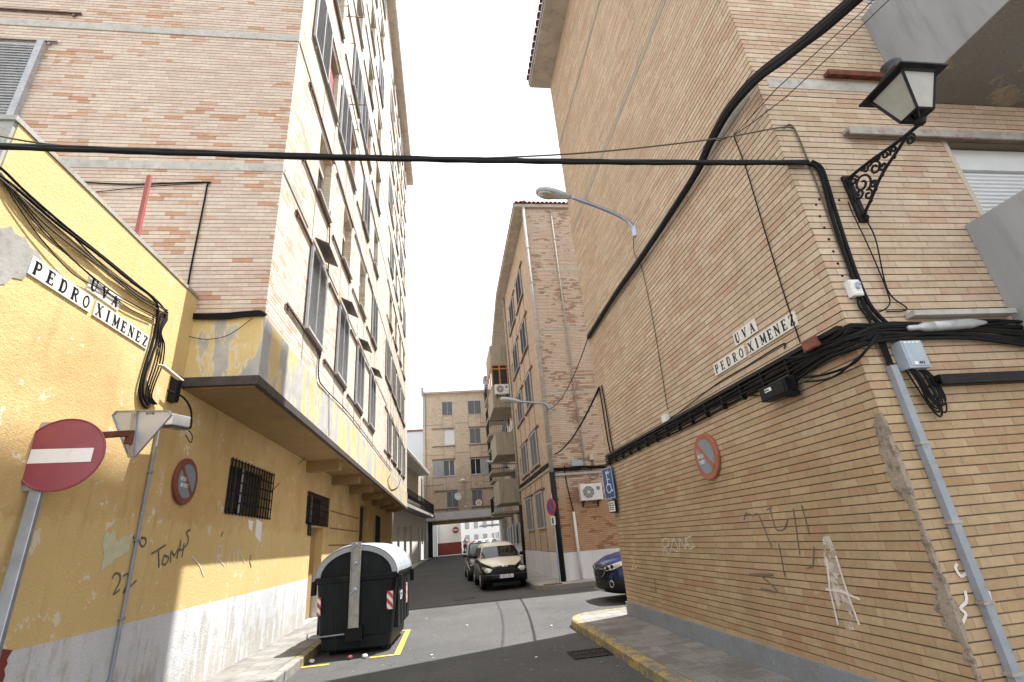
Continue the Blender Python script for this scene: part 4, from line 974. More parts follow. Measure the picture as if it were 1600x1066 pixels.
# --- block lettering with serifs, each glyph on a 0..w x 0..1 box: (thickness, polyline) strokes
def arc(cx, cy, rx, ry, a0, a1, n=10): return [(cx+rx*math.cos(math.radians(a0+(a1-a0)*i/n)), cy+ry*math.sin(math.radians(a0+(a1-a0)*i/n))) for i in range(n+1)]
TK, TN = .215, .085
def srf(x, y, w=.14): return (TN, [(x-w,y),(x+w,y)])
GL = {
 'U': (.8, [(TK,[(.16,1),(.16,.3)]+arc(.4,.3,.24,.27,180,270,6)),(TN,arc(.4,.3,.24,.27,270,360,6)+[(.64,1)]),srf(.16,.98),srf(.64,.98,.12)]),
 'V': (.8, [(TK,[(.14,1),(.4,.03)]),(TN,[(.4,.03),(.66,1)]),srf(.14,.98),srf(.66,.98,.12)]),
 'A': (.8, [(TN,[(.12,0),(.4,.97)]),(TK,[(.4,.97),(.66,0)]),(TN,[(.22,.35),(.56,.35)]),srf(.12,.02,.12),srf(.66,.02)]),
 'P': (.7, [(TK,[(.2,0),(.2,1)]),(TN,[(.2,.97),(.42,.97)]),(.13,arc(.42,.73,.2,.24,90,-90)),(TN,[(.42,.49),(.2,.49)]),srf(.2,.02),(TN,[(.04,.97),(.2,.97)])]),
 'E': (.72, [(TK,[(.2,0),(.2,1)]),(TN,[(.04,.97),(.62,.97),(.62,.8)]),(TN,[(.2,.5),(.5,.5)]),(TN,[(.5,.4),(.5,.6)]),(TN,[(.04,.03),(.64,.03),(.64,.22)])]),
 'D': (.78, [(TK,[(.2,0),(.2,1)]),(TN,[(.04,.97),(.38,.97)]),(.14,arc(.38,.5,.28,.47,90,-90,12)),(TN,[(.38,.03),(.04,.03)])]),
 'R': (.78, [(TK,[(.2,0),(.2,1)]),(TN,[(.04,.97),(.42,.97)]),(.13,arc(.42,.75,.19,.22,90,-90)),(TN,[(.42,.53),(.2,.53)]),(.14,[(.4,.5),(.64,.03)]),srf(.2,.02),(TN,[(.6,.03),(.76,.03)])]),
 'O': (.8, [(.13,arc(.4,.5,.28,.46,0,360,24))]),
 'X': (.8, [(TK,[(.14,1),(.66,0)]),(TN,[(.66,1),(.14,0)]),srf(.14,.98),srf(.66,.98,.12),srf(.14,.02,.12),srf(.66,.02)]),
 'I': (.42, [(TK,[(.21,0),(.21,1)]),srf(.21,.98,.16),srf(.21,.02,.16)]),
 'M': (.98, [(TN,[(.16,0),(.16,1)]),(TK,[(.16,1),(.48,.15)]),(TN,[(.48,.15),(.8,1)]),(TK,[(.8,1),(.8,0)]),srf(.16,.02,.12),srf(.8,.02,.14),srf(.12,.98,.08),srf(.84,.98,.09)]),
 'N': (.84, [(TN,[(.16,0),(.16,1)]),(TK,[(.16,1),(.68,.02)]),(TN,[(.68,0),(.68,1)]),srf(.16,.02,.12),srf(.68,.98,.12),srf(.12,.98,.08)]),
 'Z': (.74, [(TN,[(.12,.78),(.12,.97),(.62,.97)]),(TK,[(.6,.97),(.14,.03)]),(TN,[(.12,.03),(.64,.03),(.64,.22)])]),
 'S': (.6, [(.1,arc(.3,.73,.18,.22,30,250,8)+arc(.3,.27,.18,.22,70,-150,8))]),
 '0': (.64, [(.12,arc(.3,.5,.2,.45,0,360,18))]), '2': (.6, [(.12,arc(.3,.72,.19,.24,170,-40,8)+[(.1,.04),(.54,.04)])]), '4': (.62, [(.12,[(.44,0),(.44,1),(.06,.3),(.58,.3)])]),
 '6': (.6, [(.12,arc(.3,.3,.19,.26,0,360,14)),(.12,[(.12,.35),(.42,.98)])]), '8': (.6, [(.12,arc(.3,.74,.17,.22,0,360,14)),(.12,arc(.3,.27,.2,.25,0,360,14))]),
 '1': (.5, [(.13,[(.1,.8),(.28,1),(.28,0)])]), 'B': (.7, [(.13,[(.16,0),(.16,1)]),(.12,[(.16,.96),(.38,.96)]+arc(.38,.74,.18,.22,90,-90,6)+[(.16,.52)]),(.12,[(.38,.52)]+arc(.38,.28,.2,.24,90,-90,6)+[(.16,.04)])]),
 'K': (.7, [(.13,[(.16,0),(.16,1)]),(.12,[(.58,1),(.18,.45)]),(.13,[(.3,.6),(.62,0)])]), ' ': (.45, []), '-': (.5,[(.12,[(.1,.45),(.4,.45)])]), '9': (.6, [(.12,arc(.3,.7,.19,.26,0,360,14)),(.12,[(.48,.65),(.18,.02)])]),
}
GQ = [0]
def glyph(mb, ch, o, a, b, nrm, h, sx=1.0):
    """glyph at o, a = reading direction, b = up, nrm = outward; lies 2 mm proud"""
    o, a, b, nrm = map(Vector, (o, a, b, nrm)); w, st = GL[ch]
    for th, ln in st:
        for p, q in zip(ln, ln[1:]):
            p2, q2 = Vector(p), Vector(q); d = q2-p2
            if d.length < 1e-6: continue
            d.normalize(); n_ = Vector((-d.y, d.x))*th/2; e = d*(th*.22 if len(ln) > 2 else 0)
            pts = [p2-e-n_, q2+e-n_, q2+e+n_, p2-e+n_]; GQ[0] = (GQ[0]+1) % 7
            mb.prism([o + a*(c.x*h*sx) + b*(c.y*h) + nrm*(.0004+.00012*GQ[0]) for c in pts], nrm*.0018)
    return w*h*sx
def write(mb, text, o, a, b, nrm, h, sx=1.0, gap=.08):
    o = Vector(o); a_ = Vector(a)
    for ch in text: o = o + a_*(glyph(mb, ch, o, a, b, nrm, h, sx) + gap*h)
    return o
def width(text, h, sx=1.0, gap=.08): return sum(GL[c][0]*h*sx + gap*h for c in text) - gap*h
def tile_sign(label, c0, c1, a, nrm, z, text, th=.155):
    """row of glazed letter tiles from along-coordinate c0 to c1"""
    L = abs(c1-c0); n = len(text); tw = L/n; a = Vector(a); nrm = Vector(nrm); up = Vector((0,0,1))
    X = XR if nrm.x < 0 else XL
    t = thing('street_name_sign', label, 'street sign', (X, c0, z), 0, 'street name tiles')
    for i, ch in enumerate(text):
        o = Vector((X, c0, z)) + a*(tw*i)
        mb = MB(); mb.obox(o + a*tw*.5 + nrm*.007 + up*th*.5, a*(tw-.003), nrm*.014, up*th); tl = mb.build('tile', M['tile_white'], t, bevel=.0015)
        h = th*.72; sx = min(1.0, tw*.86/(GL[ch][0]*h)); w = GL[ch][0]*h*sx
        mb = MB(); glyph(mb, ch, o + a*(tw-w)/2 + up*th*.14 + nrm*.014, a, up, nrm, h, sx); mb.build('letter', M['ink'], tl)
AR, NR = (0,-1,0), (-1,0,0)
tile_sign('short row of white tiles reading UVA on the right brick flank', 4.72, 4.30, AR, NR, 3.40, 'UVA', .145)
tile_sign('white letter tiles reading PEDRO on the right brick flank', 5.25, 4.59, AR, NR, 3.22, 'PEDRO', .145)
tile_sign('white letter tiles reading XIMENEZ on the right brick flank', 4.53, 3.74, AR, NR, 3.22, 'XIMENEZ', .145)
AL, NL = (0,1,0), (1,0,0)
tile_sign('short row of white tiles reading UVA on the ochre wall', 4.55, 5.03, AL, NL, 4.13, 'UVA', .16)
tile_sign('white letter tiles reading PEDRO on the ochre wall', 3.91, 4.66, AL, NL, 3.93, 'PEDRO', .165)
tile_sign('white letter tiles reading XIMENEZ on the ochre wall', 4.71, 5.63, AL, NL, 3.93, 'XIMENEZ', .165)

def no_parking(label, c, AX, r, rim, face, tilt=45, texts=True, name='no_parking_sign'):
    t = thing(name, label, 'traffic sign', c, 0, 'no parking signs'); c = Vector(c); n_, a, up = AX
    mb = MB(); mb.lathe([(0,.0),(r-.01,0),(r,.01),(r,.035),(r-.008,.042),(0,.042)], c, AX, 48); d = mb.build('rim', rim, t)
    mb = MB(); mb.lathe([(0,.0425),(r*.74,.0425),(r*.74,.045),(0,.045)], c, AX, 48); mb.build('disc', face, t)
    q = (a if AX is AX_R or AX is AX_L else a)*1.0
    dr = (q*(1 if tilt > 0 else -1) + up*-1).normalized(); pr = n_.cross(dr)
    mb = MB(); mb.obox(c + n_*.047, dr*r*1.5, pr*r*.2, n_*.003); mb.build('bar', rim, t)
    if texts:
        mb = MB(); h = r*.16
        write(mb, 'MESES', c - q*r*.62 - up*r*.02 + n_*.0485, q, up, n_, h, .8, .1); write(mb, 'PARES' if AX is AX_R else 'IMPARES', c - q*r*.56 - up*r*.28 + n_*.0485, q, up, n_, h, .75, .1)
        mb.build('lettering', M['sign_white'], t)
    return t
no_parking('round no parking sign with rust orange rim on the right brick flank', (XR, 5.86, 2.36), AX_R, .285, M['sign_red2'], M['sign_greyblue'])
no_parking('round no parking sign with dark red rim on the ochre wall', (XL, 6.96, 2.62), AX_L, .29, paint('dark weathered red', (.20,.05,.04), .5, var=.2), M['sign_greyblue'])
# disabled parking sign
t = thing('disabled_parking_sign', 'blue wheelchair parking sign on the far corner of the brick flank', 'traffic sign', (XR, 9.68, 2.2))
cc = Vector((XR-.09, 9.66, 2.46)); a = Vector((.2,-.98,0)); up = Vector((0,0,1)); n_ = Vector((-.98,-.2,0))
mb = MB(); mb.obox(cc, a*.40, n_*.03, up*.60); mb.build('plate', M['sign_blue'], t, bevel=.012)
mb = MB(); mb.obox(cc - n_*.05, a*.1, n_*.07, up*.3); mb.build('bracket', M['galv'], t)
mb = MB()
def stroke3(mb, c, a, up, n_, pts, w):
    for p, q in zip(pts, pts[1:]):
        p3 = c + a*p[0] + up*p[1]; q3 = c + a*q[0] + up*q[1]; d = q3-p3
        if d.length > 1e-6: dn = d.normalized(); mb.obox((p3+q3)/2 + n_*(.0165+.0002*(len(mb.v)//8 % 7)), d + dn*w*.5, n_*.002, n_.cross(dn)*w)
stroke3(mb, cc, a, up, n_, [(-.02,.16),(-.02,-.02),(.07,-.03),(.11,-.16),(.14,-.15)], .022)
stroke3(mb, cc, a, up, n_, [(-.02,.07),(.06,.07)], .018)
stroke3(mb, cc, a, up, n_, arc(.0,-.1,.085,.085,110,330,12), .016)
stroke3(mb, cc, a, up, n_, arc(-.02,.20,.02,.02,0,360,8), .02)
stroke3(mb, cc, a, up, n_, [(.03,.20),(.12,.20)], .014); stroke3(mb, cc, a, up, n_, [(.06,.24),(.03,.20),(.06,.16)], .012)
stroke3(mb, cc, a, up, n_, [(-.185,-.285),(.185,-.285),(.185,.285),(-.185,.285),(-.185,-.285)], .008)
mb.build('wheelchair_symbol', M['sign_white'], t)
c2 = Vector((XR-.08, 9.66, 2.02)); mb = MB(); mb.obox(c2, a*.28, n_*.04, up*.24); p = mb.build('lower_plate', M['plastic_black'], t, bevel=.01)
mb = MB(); mb.obox(c2 + n_*.021, a*.23, n_*.003, up*.19); mb.build('panel', M['sign_white'], p)
mb = MB(); stroke3(mb, c2+n_*.007, a, up, n_, [(-.08,-.07),(-.08,.07),(-.05,.07),(-.05,-.07)], .014)
for zz in (.06,.02): stroke3(mb, c2+n_*.007, a, up, n_, [(-.02,zz),(.09,zz)], .018)
for zz in (-.02,-.06): stroke3(mb, c2+n_*.007, a, up, n_, [(-.02,zz),(.07,zz)], .016)
mb.build('lettering', M['ink'], p)

# no entry sign on its leaning post, and the back of a give way sign
NE = thing('no_entry_sign', 'faded red no entry sign on a grey post by the ochre wall', 'traffic sign', (-3.22,4.5,2.54))
fc = P(97,710,'y',4.5); aim = (Vector((.15,-1,0))).normalized(); aa = Vector((1,.15,0)).normalized(); upv = Vector((.02,0,1)).normalized()
AXN = (aim, aa, upv)
mb = MB(); mb.lathe([(0,-.012),(.292,-.012),(.30,-.004),(.30,.008),(.293,.012),(.286,.004),(0,.004)], fc, AXN, 64); mb.build('disc', M['sign_red'], NE)
mb = MB(); mb.obox(fc + aim*.0065 - upv*.012, aa*.43, aim*.004, upv*.115); mb.build('bar', M['sign_white'], NE)
mb = MB(); mb.obox(fc - aim*.03 - aa*.17, aa*.16, aim*.015, upv*.56); mb.build('bracket', M['galv'], NE, bevel=.004)
pa = P(72,715,'y',4.56); pb = P(-75,1250,'y',4.3)
mb = MB(); dpt = (pb-pa); mb.obox((pa+pb)/2, aa*.085, aim*.05, dpt*1.02); mb.build('post', M['galv'], NE, bevel=.006)
GW = thing('give_way_sign', 'back of a triangular give way sign on a rusty arm', 'traffic sign', (-3.0,5.2,2.9))
c1, c2, c3 = P(174,643,'y',5.2), P(275,642,'y',5.05), P(205,722,'y',5.12)
ctr = (c1+c2+c3)/3; pts = []
for c in (c1,c2,c3):
    o_ = [k for k in (c1,c2,c3) if k is not c]
    for k in o_: pts.append(c + (k-c)*.09)
order = [pts[0],pts[2],pts[3],pts[5],pts[4],pts[1]]
nb = (c2-c1).cross(c3-c1).normalized(); nb = nb if nb.y < 0 else -nb
mb = MB(); mb.prism(order, -nb*.006); rim = [ctr+(p-ctr)*1.0 for p in order]
mb.build('plate', paint('bare grey sign back', (.50,.55,.62), .45, .4, var=.1, scale=4), GW)
mb = MB()
for p, q in zip(order, order[1:]+order[:1]): mb.obox((p+q)/2 + nb*.008, (q-p)*1.0, nb*.016, (q-p).normalized().cross(nb)*.008)
mb.build('rim', M['galv'], GW)
vtop = c1.lerp(c2,.38); mb = MB(); d = c3-vtop; sd = d.normalized().cross(nb); mb.obox(vtop.lerp(c3,.45)+nb*.014, d*.92, nb*.012, sd*.05); mb.build('stiffener', M['rail_grey'], GW)
mb = MB(); q0 = P(160,680,'y',4.9); q1 = vtop.lerp(c3,.46)+nb*.035; d = q1-q0; mb.obox((q0+q1)/2, d, Vector((0,0,.055)), Vector((0,.045,0))); 
mb.obox(q1+nb*.005-Vector((0,0,.04)), Vector((.06,0,0)), nb*.03, Vector((0,0,.13))); mb.build('arm', M['rust'], GW, bevel=.003)
mb = MB(); w0 = c1.lerp(c2,.55)+nb*.002-Vector((0,0,.035)); write(mb, '26-9-86', w0, (c2-c1).normalized(), Vector((0,0,1)), nb, .022, .9); mb.build('lettering', M['ink'], GW)

# no parking sign on pole beyond the side street
t = no_parking('blue and red no parking sign on the slim pole beyond the side street', (3.60,17.45,2.5), (Vector((-.94,-.34,0)).normalized(), Vector((.34,-.94,0)).normalized(), Vector((0,0,1))), .28, paint('sign red rim', (.42,.05,.05), .4), paint('sign blue disc', (.07,.07,.30), .4), texts=False)
mb = MB(); mb.tube([(3.63,17.49,.1),(3.63,17.49,2.95)], .028, 8); mb.build('pole', M['galv'], t)
mb = MB(); mb.obox((3.60,17.45,2.05), Vector((.09,-.24,0)), Vector((-.94,-.34,0))*.02, Vector((0,0,.28))); p = mb.build('lower_plate', M['sign_white'], t)
mb = MB(); mb.obox((3.60-.018,17.45-.006,2.05), Vector((.03,-.08,0)), Vector((-.94,-.34,0))*.01, Vector((0,0,.18))); mb.build('symbol', M['sign_blue'], p)
# small signs at the end block
t = thing('speed_sign', 'round speed limit sign on the wall above the passage', 'traffic sign', (3.12,YD,5.1)); AY = (Vector((0,-1,0)), Vector((1,0,0)), Vector((0,0,1)))
disc(t, (3.1,YD-.02,5.08), AY, .42, .03, M['sign_red2'], 'rim'); disc(t, (3.1,YD-.051,5.08), AY, .31, .006, M['sign_white'], 'disc')
mb = MB(); write(mb, '60', (2.92,YD-.058,4.93), (1,0,0), (0,0,1), (0,-1,0), .30, .85); mb.build('number', M['ink'], t)
t = thing('no_entry_sign', 'small no entry sign on the white corner house beyond the passage', 'traffic sign', (1.0,62,3.0)); disc(t, (.93,61.95,3.05), AY, .36, .03, M['sign_red'], 'disc')
mb = MB(); mb.box(.68,1.18,61.905,61.92,2.99,3.12); mb.build('bar', M['sign_white'], t)
t = thing('satellite_dish', 'white satellite dish beside the lowest left window of the end block', 'satellite dish', (1.05,YD,5.7))
mb = MB(); mb.lathe([(0,.0),(.2,.012),(.34,.05),(.37,.085),(.36,.09),(.2,.03),(0,.018)], (1.05,YD-.5,5.75), (Vector((.35,-.9,.25)).normalized(), Vector((.93,.36,0)).normalized(), Vector((-.09,.23,.97)).normalized()), 28); mb.build('dish', M['plastic_white'], t, smooth=True)
mb = MB(); mb.tube([(1.05,YD,5.6),(1.05,YD-.5,5.74)], .02, 6); mb.tube([(1.05,YD-.5,5.5),(1.25,YD-.95,5.7)], .012, 6); mb.build('arm', M['galv'], t)
t = thing('wall_lamp', 'small round lamp on a thin upright pipe on the end block', 'lamp', (1.75,YD,5.0))
mb = MB(); mb.tube([(1.75,YD-.05,4.9),(1.75,YD-.05,7.0),(1.72,YD-.3,7.25),(1.68,YD-.5,7.3)], .025, 6); mb.build('pipe', M['galv'], t)
mb = MB(); mb.lathe([(.03,.15),(.22,.08),(.25,0),(.2,-.08),(.05,-.12)], (1.66,YD-.55,7.28), 'z', 16); mb.build('lamp_head', M['plastic_white'], t, smooth=True)
t = thing('junction_box', 'small white junction box at the foot of the end block lamp pipe', 'junction box', (1.78,YD,4.85)); mb = MB(); mb.box(1.68,1.88,YD-.1,YD,4.75,4.95); mb.build('box', M['plastic_white'], t)

# ================================================================ street lamps
def cobra(label, wall, tip, loc_name='street_lamp', group='street lamps on curved arms', s=1.0, first=False):
    """arm from the wall curving out to tip, oval head hanging on it"""
    wall, tip = Vector(wall), Vector(tip); t = thing(loc_name, label, 'street lamp', wall, 0, group)
    d = tip-wall; hd = Vector((d.x,d.y,0)).normalized(); L = d.length
    neck = tip - hd*.52*s - Vector((0,0,.10*s))
    pts = curve_pts([wall+Vector((0,0,-.12)), wall+hd*.03+Vector((0,0,.06)), wall+hd*.16+Vector((0,0,.22)), wall.lerp(neck,.5)+Vector((0,0,.10)), neck], 6)
    mb = MB(); mb.tube(pts, .032*s, 10); mb.build('arm', M['galv'], t, smooth=True)
    mb = MB(); mb.obox(wall+hd*.0+Vector((0,0,-.05)), Vector((.05,.05,0)), Vector((-.05,.05,0)), Vector((0,0,.2))); mb.build('wall_bracket', M['galv'], t)
    ax = (tip-neck).normalized(); sd = ax.cross(Vector((0,0,1))).normalized(); u = sd.cross(ax)
    Lh = .62*s
    def ring(tt, w, h0, h1, n=14):
        c = neck + ax*Lh*tt; r = []
        for k in range(n):
            an = 2*PI*k/n; y = math.cos(an)*w; z = math.sin(an); z = z*h1 if z > 0 else z*h0; r.append(c + sd*y + u*z)
        return r
    prof = [(0,.035,.03,.03),(.06,.06,.04,.05),(.25,.085,.055,.065),(.5,.125,.06,.075),(.75,.14,.05,.07),(.92,.105,.035,.055),(1,.03,.01,.02)]
    mb = MB(); rs = [ring(a_, b_*s, c_*s, d_*s) for a_, b_, c_, d_ in prof]; vs = [p for r in rs for p in r]; n = 14
    mb.add(vs, [(i*n+k,i*n+(k+1)%n,(i+1)*n+(k+1)%n,(i+1)*n+k) for i in range(len(rs)-1) for k in range(n)] + [tuple(range(n)), tuple(range((len(rs)-1)*n,len(rs)*n))])
    mb.build('lamp_head', paint('lamp head grey', (.50,.51,.52), .4, .3, var=.08), t, smooth=True)
    c = neck + ax*Lh*.68 - u*.035*s
    mb = MB(); rows = []
    for i in range(6):
        f = i/5*PI/2; rows.append([c + ax*math.cos(2*PI*k/20)*.17*s*math.cos(f) + sd*math.sin(2*PI*k/20)*.105*s*math.cos(f) - u*.06*s*math.sin(f) for k in range(21)])
    mb.grid(rows); gl, ntg, bg = newmat('clear lamp bowl'); bg.inputs['Base Color'].default_value = (.45,.44,.38,1); bg.inputs['Roughness'].default_value = .12; bg.inputs['Metallic'].default_value = .4
    mb.build('lamp_bowl', gl, t, smooth=True)
    mb = MB(); mb.tube([c + (ax*math.cos(2*PI*k/24)*.18 + sd*math.sin(2*PI*k/24)*.112)*s for k in range(25)], .008*s, 6); mb.build('bowl_ring', M['galv'], t)
    return t
cobra('grey oval street lamp on a curved arm on the right brick flank', (XR,6.57,6.3), P(845,300,'y',6.57))
cobra('grey oval street lamp on the corner drainpipe beyond the side street', (3.95,17.62,6.0), P(786,624,'y',17.62), s=1.25)
cobra('grey oval street lamp on the farther row of box balconies', (fx(30.2),30.25,5.6), P(763,722,'y',30.25), s=1.35)

# wrought iron lantern on the end wall
LN = thing('wall_lantern', 'black four sided lantern on a scrolled iron bracket on the right end wall', 'lantern', (3.83,YN,4.28))
LX = 3.83; ly = 2.48; lz = 4.42
mb = MB(); mb.box(LX-.045,LX+.045,YN-.03,YN-.002,4.0,4.52); mb.build('wall_plate', M['black_metal'], LN, bevel=.006)
mb = MB()
yb = YN-.03; tipy = ly+.05
def Lp(u, z): return (LX, yb-u, z)       # u = distance out from the wall
U = yb-ly
mb.tube(curve_pts([Lp(0,4.48),Lp(.25,4.46),Lp(.5,4.42),Lp(U,4.40)],6), .015, 8)
mb.tube(curve_pts([Lp(0,4.06),Lp(.12,4.14),Lp(.3,4.27),Lp(.52,4.36),Lp(.6,4.40)],6), .013, 8)
mb.tube([Lp(.0,4.06),Lp(.0,4.48)], .014, 8)
def scroll(cu, cz_, r, a0, turns, dirn=1, n=26): return [Lp(cu + r*(1-.78*i/n)*math.cos(a0+dirn*2*PI*turns*i/n), cz_ + r*(1-.78*i/n)*math.sin(a0+dirn*2*PI*turns*i/n)) for i in range(n+1)]
for s_ in (scroll(.11,4.33,.095,-1.2,1.4), scroll(.27,4.37,.065,2.2,1.4,-1), scroll(.40,4.40,.045,-1,1.3), scroll(.12,4.2,.05,1.5,1.2,-1), scroll(.02,4.03,.04,1,1.2), scroll(.62,4.35,.045,1.6,1.4,-1), scroll(.2,4.25,.035,0,1.2), scroll(.05,4.42,.045,0,1.3), scroll(.19,4.43,.04,3,1.3,-1), scroll(.34,4.33,.04,2,1.2), scroll(.33,4.43,.03,4,1.2,-1), scroll(.05,4.27,.05,2.5,1.3), scroll(.48,4.39,.03,1,1.2)): mb.tube(s_, .0105, 6)
for u_, z_ in ((.3,4.27),(.12,4.14),(.45,4.33),(.2,4.2)): mb.lathe([(0,-.018),(.018,0),(0,.018)], Lp(u_, z_-.01), 'z', 8)
mb.lathe([(0,-.04),(.03,-.03),(.045,0),(.03,.03),(0,.04)], (LX,ly,4.42), 'z', 12)
mb.build('bracket', M['black_metal'], LN)
# lantern body: small bottom square, wide top square
zb, zt = 4.48, 4.80; rb, rt = .075, .155
def sq(z, r, rot=0): return [Vector((LX + r*math.cos(PI/4+PI/2*k+rot)*1.414, ly + r*math.sin(PI/4+PI/2*k+rot)*1.414, z)) for k in range(4)]
b0, b1 = sq(zb,rb), sq(zt,rt)
mb = MB()
for k in range(4): mb.tube([b0[k],b1[k]], .013, 4); mb.tube([b0[k],b0[(k+1)%4]], .013, 4); mb.tube([b1[k],b1[(k+1)%4]], .016, 4)
for k in range(4): mb.tube([b0[k],(LX,ly,4.42)], .008, 4)
mb.build('frame', M['black_metal'], LN)
for k in range(4):
    mb = MB(); q = [b0[k],b0[(k+1)%4],b1[(k+1)%4],b1[k]]; cn = sum(q, Vector())/4; ctr = Vector((LX,ly,cn.z)); mb.prism([ctr+(p-ctr)*.97 for p in q], (cn-ctr).normalized()*.004); mb.build('pane', M['lamp_glass'], LN)
mb = MB(); e = sq(zt+.005,rt+.06); vs = []
lay = [(zt,rt+.06),(zt+.015,rt+.06),(zt+.045,.145),(zt+.13,.085),(zt+.16,.075),(zt+.16,.01)]
rings = [sq(z,r) for z, r in lay]; vs = [p for r in rings for p in r]; mb.add(vs, [(i*4+k,i*4+(k+1)%4,(i+1)*4+(k+1)%4,(i+1)*4+k) for i in range(len(rings)-1) for k in range(4)]+[(0,1,2,3)])
mb.build('roof', M['black_metal'], LN)
mb = MB(); mb.lathe([(.07,.16),(.045,.19),(.045,.21),(.075,.235),(.078,.25),(.05,.26),(0,.262)], (LX,ly,zt), 'z', 20); mb.build('finial', paint('dark grey cap', (.08,.085,.09), .5, .3), LN, smooth=True)
mb = MB(); mb.tube(curve_pts([Lp(.0,4.05),(LX-.0,YN-.05,3.8),(LX-.06,YN-.02,3.3),(LX+.05,YN-.02,3.12),(LX-.15,YN-.015,3.1)],6), .006, 5); mb.build('cable', M['black_cable'], LN)
# ================================================================ cables and boxes
def cable(label, paths, r, m='black_cable', name='cable', group=None, sub=6, smooth=True, n=7):
    o = paths[0][0]
    if len(paths) == 1:
        mb = MB(); mb.tube(curve_pts(paths[0], sub) if len(paths[0]) > 2 else paths[0], r, n)
        return solo(mb, name, M[m], o, label, 'cable', group, smooth=True)
    t = thing(name, label, 'cable', o, 0, group)
    for i, p in enumerate(paths):
        mb = MB(); mb.tube(curve_pts(p, sub) if len(p) > 2 else p, r[i] if isinstance(r, list) else r, n); mb.build('strand', M[m], t, smooth=True)
    return t
def strands(mb, name, m, loc, label, group=None):
    t = thing(name, label, 'cable', loc, 0, group); mb.each('strand', m, t, smooth=True); return t
def clips(mb, pts, r, step=.35, out=Vector((0,0,0))):
    pts = [Vector(p) for p in pts]
    for a, b in zip(pts, pts[1:]):
        n = max(1, int((b-a).length/step))
        for i in range(n): c = a.lerp(b, (i+.5)/n); mb.lathe([(0,-.006),(r,-.006),(r,.006),(0,.006)], c, ((b-a).normalized(), (b-a).normalized().orthogonal(), (b-a).normalized().cross((b-a).normalized().orthogonal())), 8)
def PX(x, y, off=.03): return P(x, y, 'x', XR-off)
def PE(x, y, off=.03): return P(x, y, 'y', YN-off)
def PLL(x, y, off=.03): return P(x, y, 'x', XL+off)
# across the street
A_ = P(-60,226,'x',-3.3); B_ = PE(1262,254,.04)
mb = MB(); base_ = sagged(A_, B_, .05, 26)
for k, (r, o) in enumerate(((.023,(0,0,0)),(.019,(0,.018,.022)),(.016,(0,-.016,-.024)))):
    mb.tube([p + Vector(o) + Vector((0,.004*math.sin(i*2.1+k*2),.004*math.cos(i*2.1+k*2))) for i, p in enumerate(base_)], r, 7)
strands(mb, 'overhead_cable', M['black_cable'], A_, 'thick black overhead cable bundle crossing straight over the street')
cable('thin brown wire crossing the street just above the thick bundle', [[P(-30,206,'x',-3.3), P(100,228,'y',3.42), P(400,246,'y',3.4), P(640,250,'y',3.4), P(900,240,'y',3.35), P(1110,218,'y',3.3), PE(1215,200,.03), PE(1240,200,.02)]], .008, 'brown_cable')
# big bundle on the right flank
pth = [PX(919,527,.05), PX(960,462,.07), PX(1005,398,.08), PX(1050,330,.09), PX(1088,270,.10), PX(1110,222,.11), PX(1140,170,.13), P(1182,122,'x',XR-.16), P(1240,78,'x',XR-.22), P(1300,30,'x',XR-.3), P(1372,-35,'x',XR-.4)]
mb = MB(); bp = curve_pts(pth, 5)
for k in range(6):
    an = k*PI/3; mb.tube([p + Vector((.0, .034*math.cos(an+i*.09)+.005*math.sin(i*1.3+k), .034*math.sin(an+i*.09))) for i, p in enumerate(bp)], .022+.003*(k%3), 6)
mb.tube(bp, .034, 8)
strands(mb, 'cable_bundle', M['black_cable'], pth[0], 'heavy twisted black cable bundle rising along the right brick flank')
cable('black wire sagging from the end of the heavy bundle to the far block', [sagged(PX(918,530,.05), P(856,640,'y',YM-.08), .35, 14)], .011, sub=1)
cable('thick black cable drooping from the flank corner to the far block', [sagged(PX(936,606,.05), P(866,710,'y',YM-.08), .25, 14)], .022, sub=1)
cable('pair of black cables down the far edge of the brick flank', [[PX(936,604,.03),PX(942,640,.03),PX(950,690,.03),PX(956,716,.03)],[PX(940,602,.03),PX(947,640,.03),PX(955,690,.03),PX(960,712,.03)]], .014)
cable('pair of thin overhead wires running from the flank past the lantern', [[PX(1146,212,.05), P(1230,150,'y',3.0), P(1395,-6,'y',2.5)], [PX(1110,220,.05), PX(1146,212,.06), P(1212,140,'y',3.0), P(1345,20,'y',2.6), P(1372,-10,'y',2.5)]], .0045, sub=2)
cable('thin black wire dropping down the flank to the street name tiles', [[PX(1146,212,.015),PX(1165,262,.015),PX(1190,345,.015),PX(1222,450,.015),PX(1240,505,.015),PX(1250,535,.015)]], .006)
cable('thin clipped wire dropping from the heavy bundle to the white box', [[PX(990,360,.02),PX(991,395,.02),PX(1003,420,.015),PX(1020,500,.015),PX(1032,570,.015),PX(1043,640,.015)]], .005)
cable('thin black wire wandering along the flank below the tiles', [[PX(1225,545,.012),PX(1222,538,.012),PX(1170,570,.012),PX(1120,600,.012),PX(1060,645,.012),PX(1040,660,.012),PX(1010,685,.012),PX(960,708,.012)]], .006)
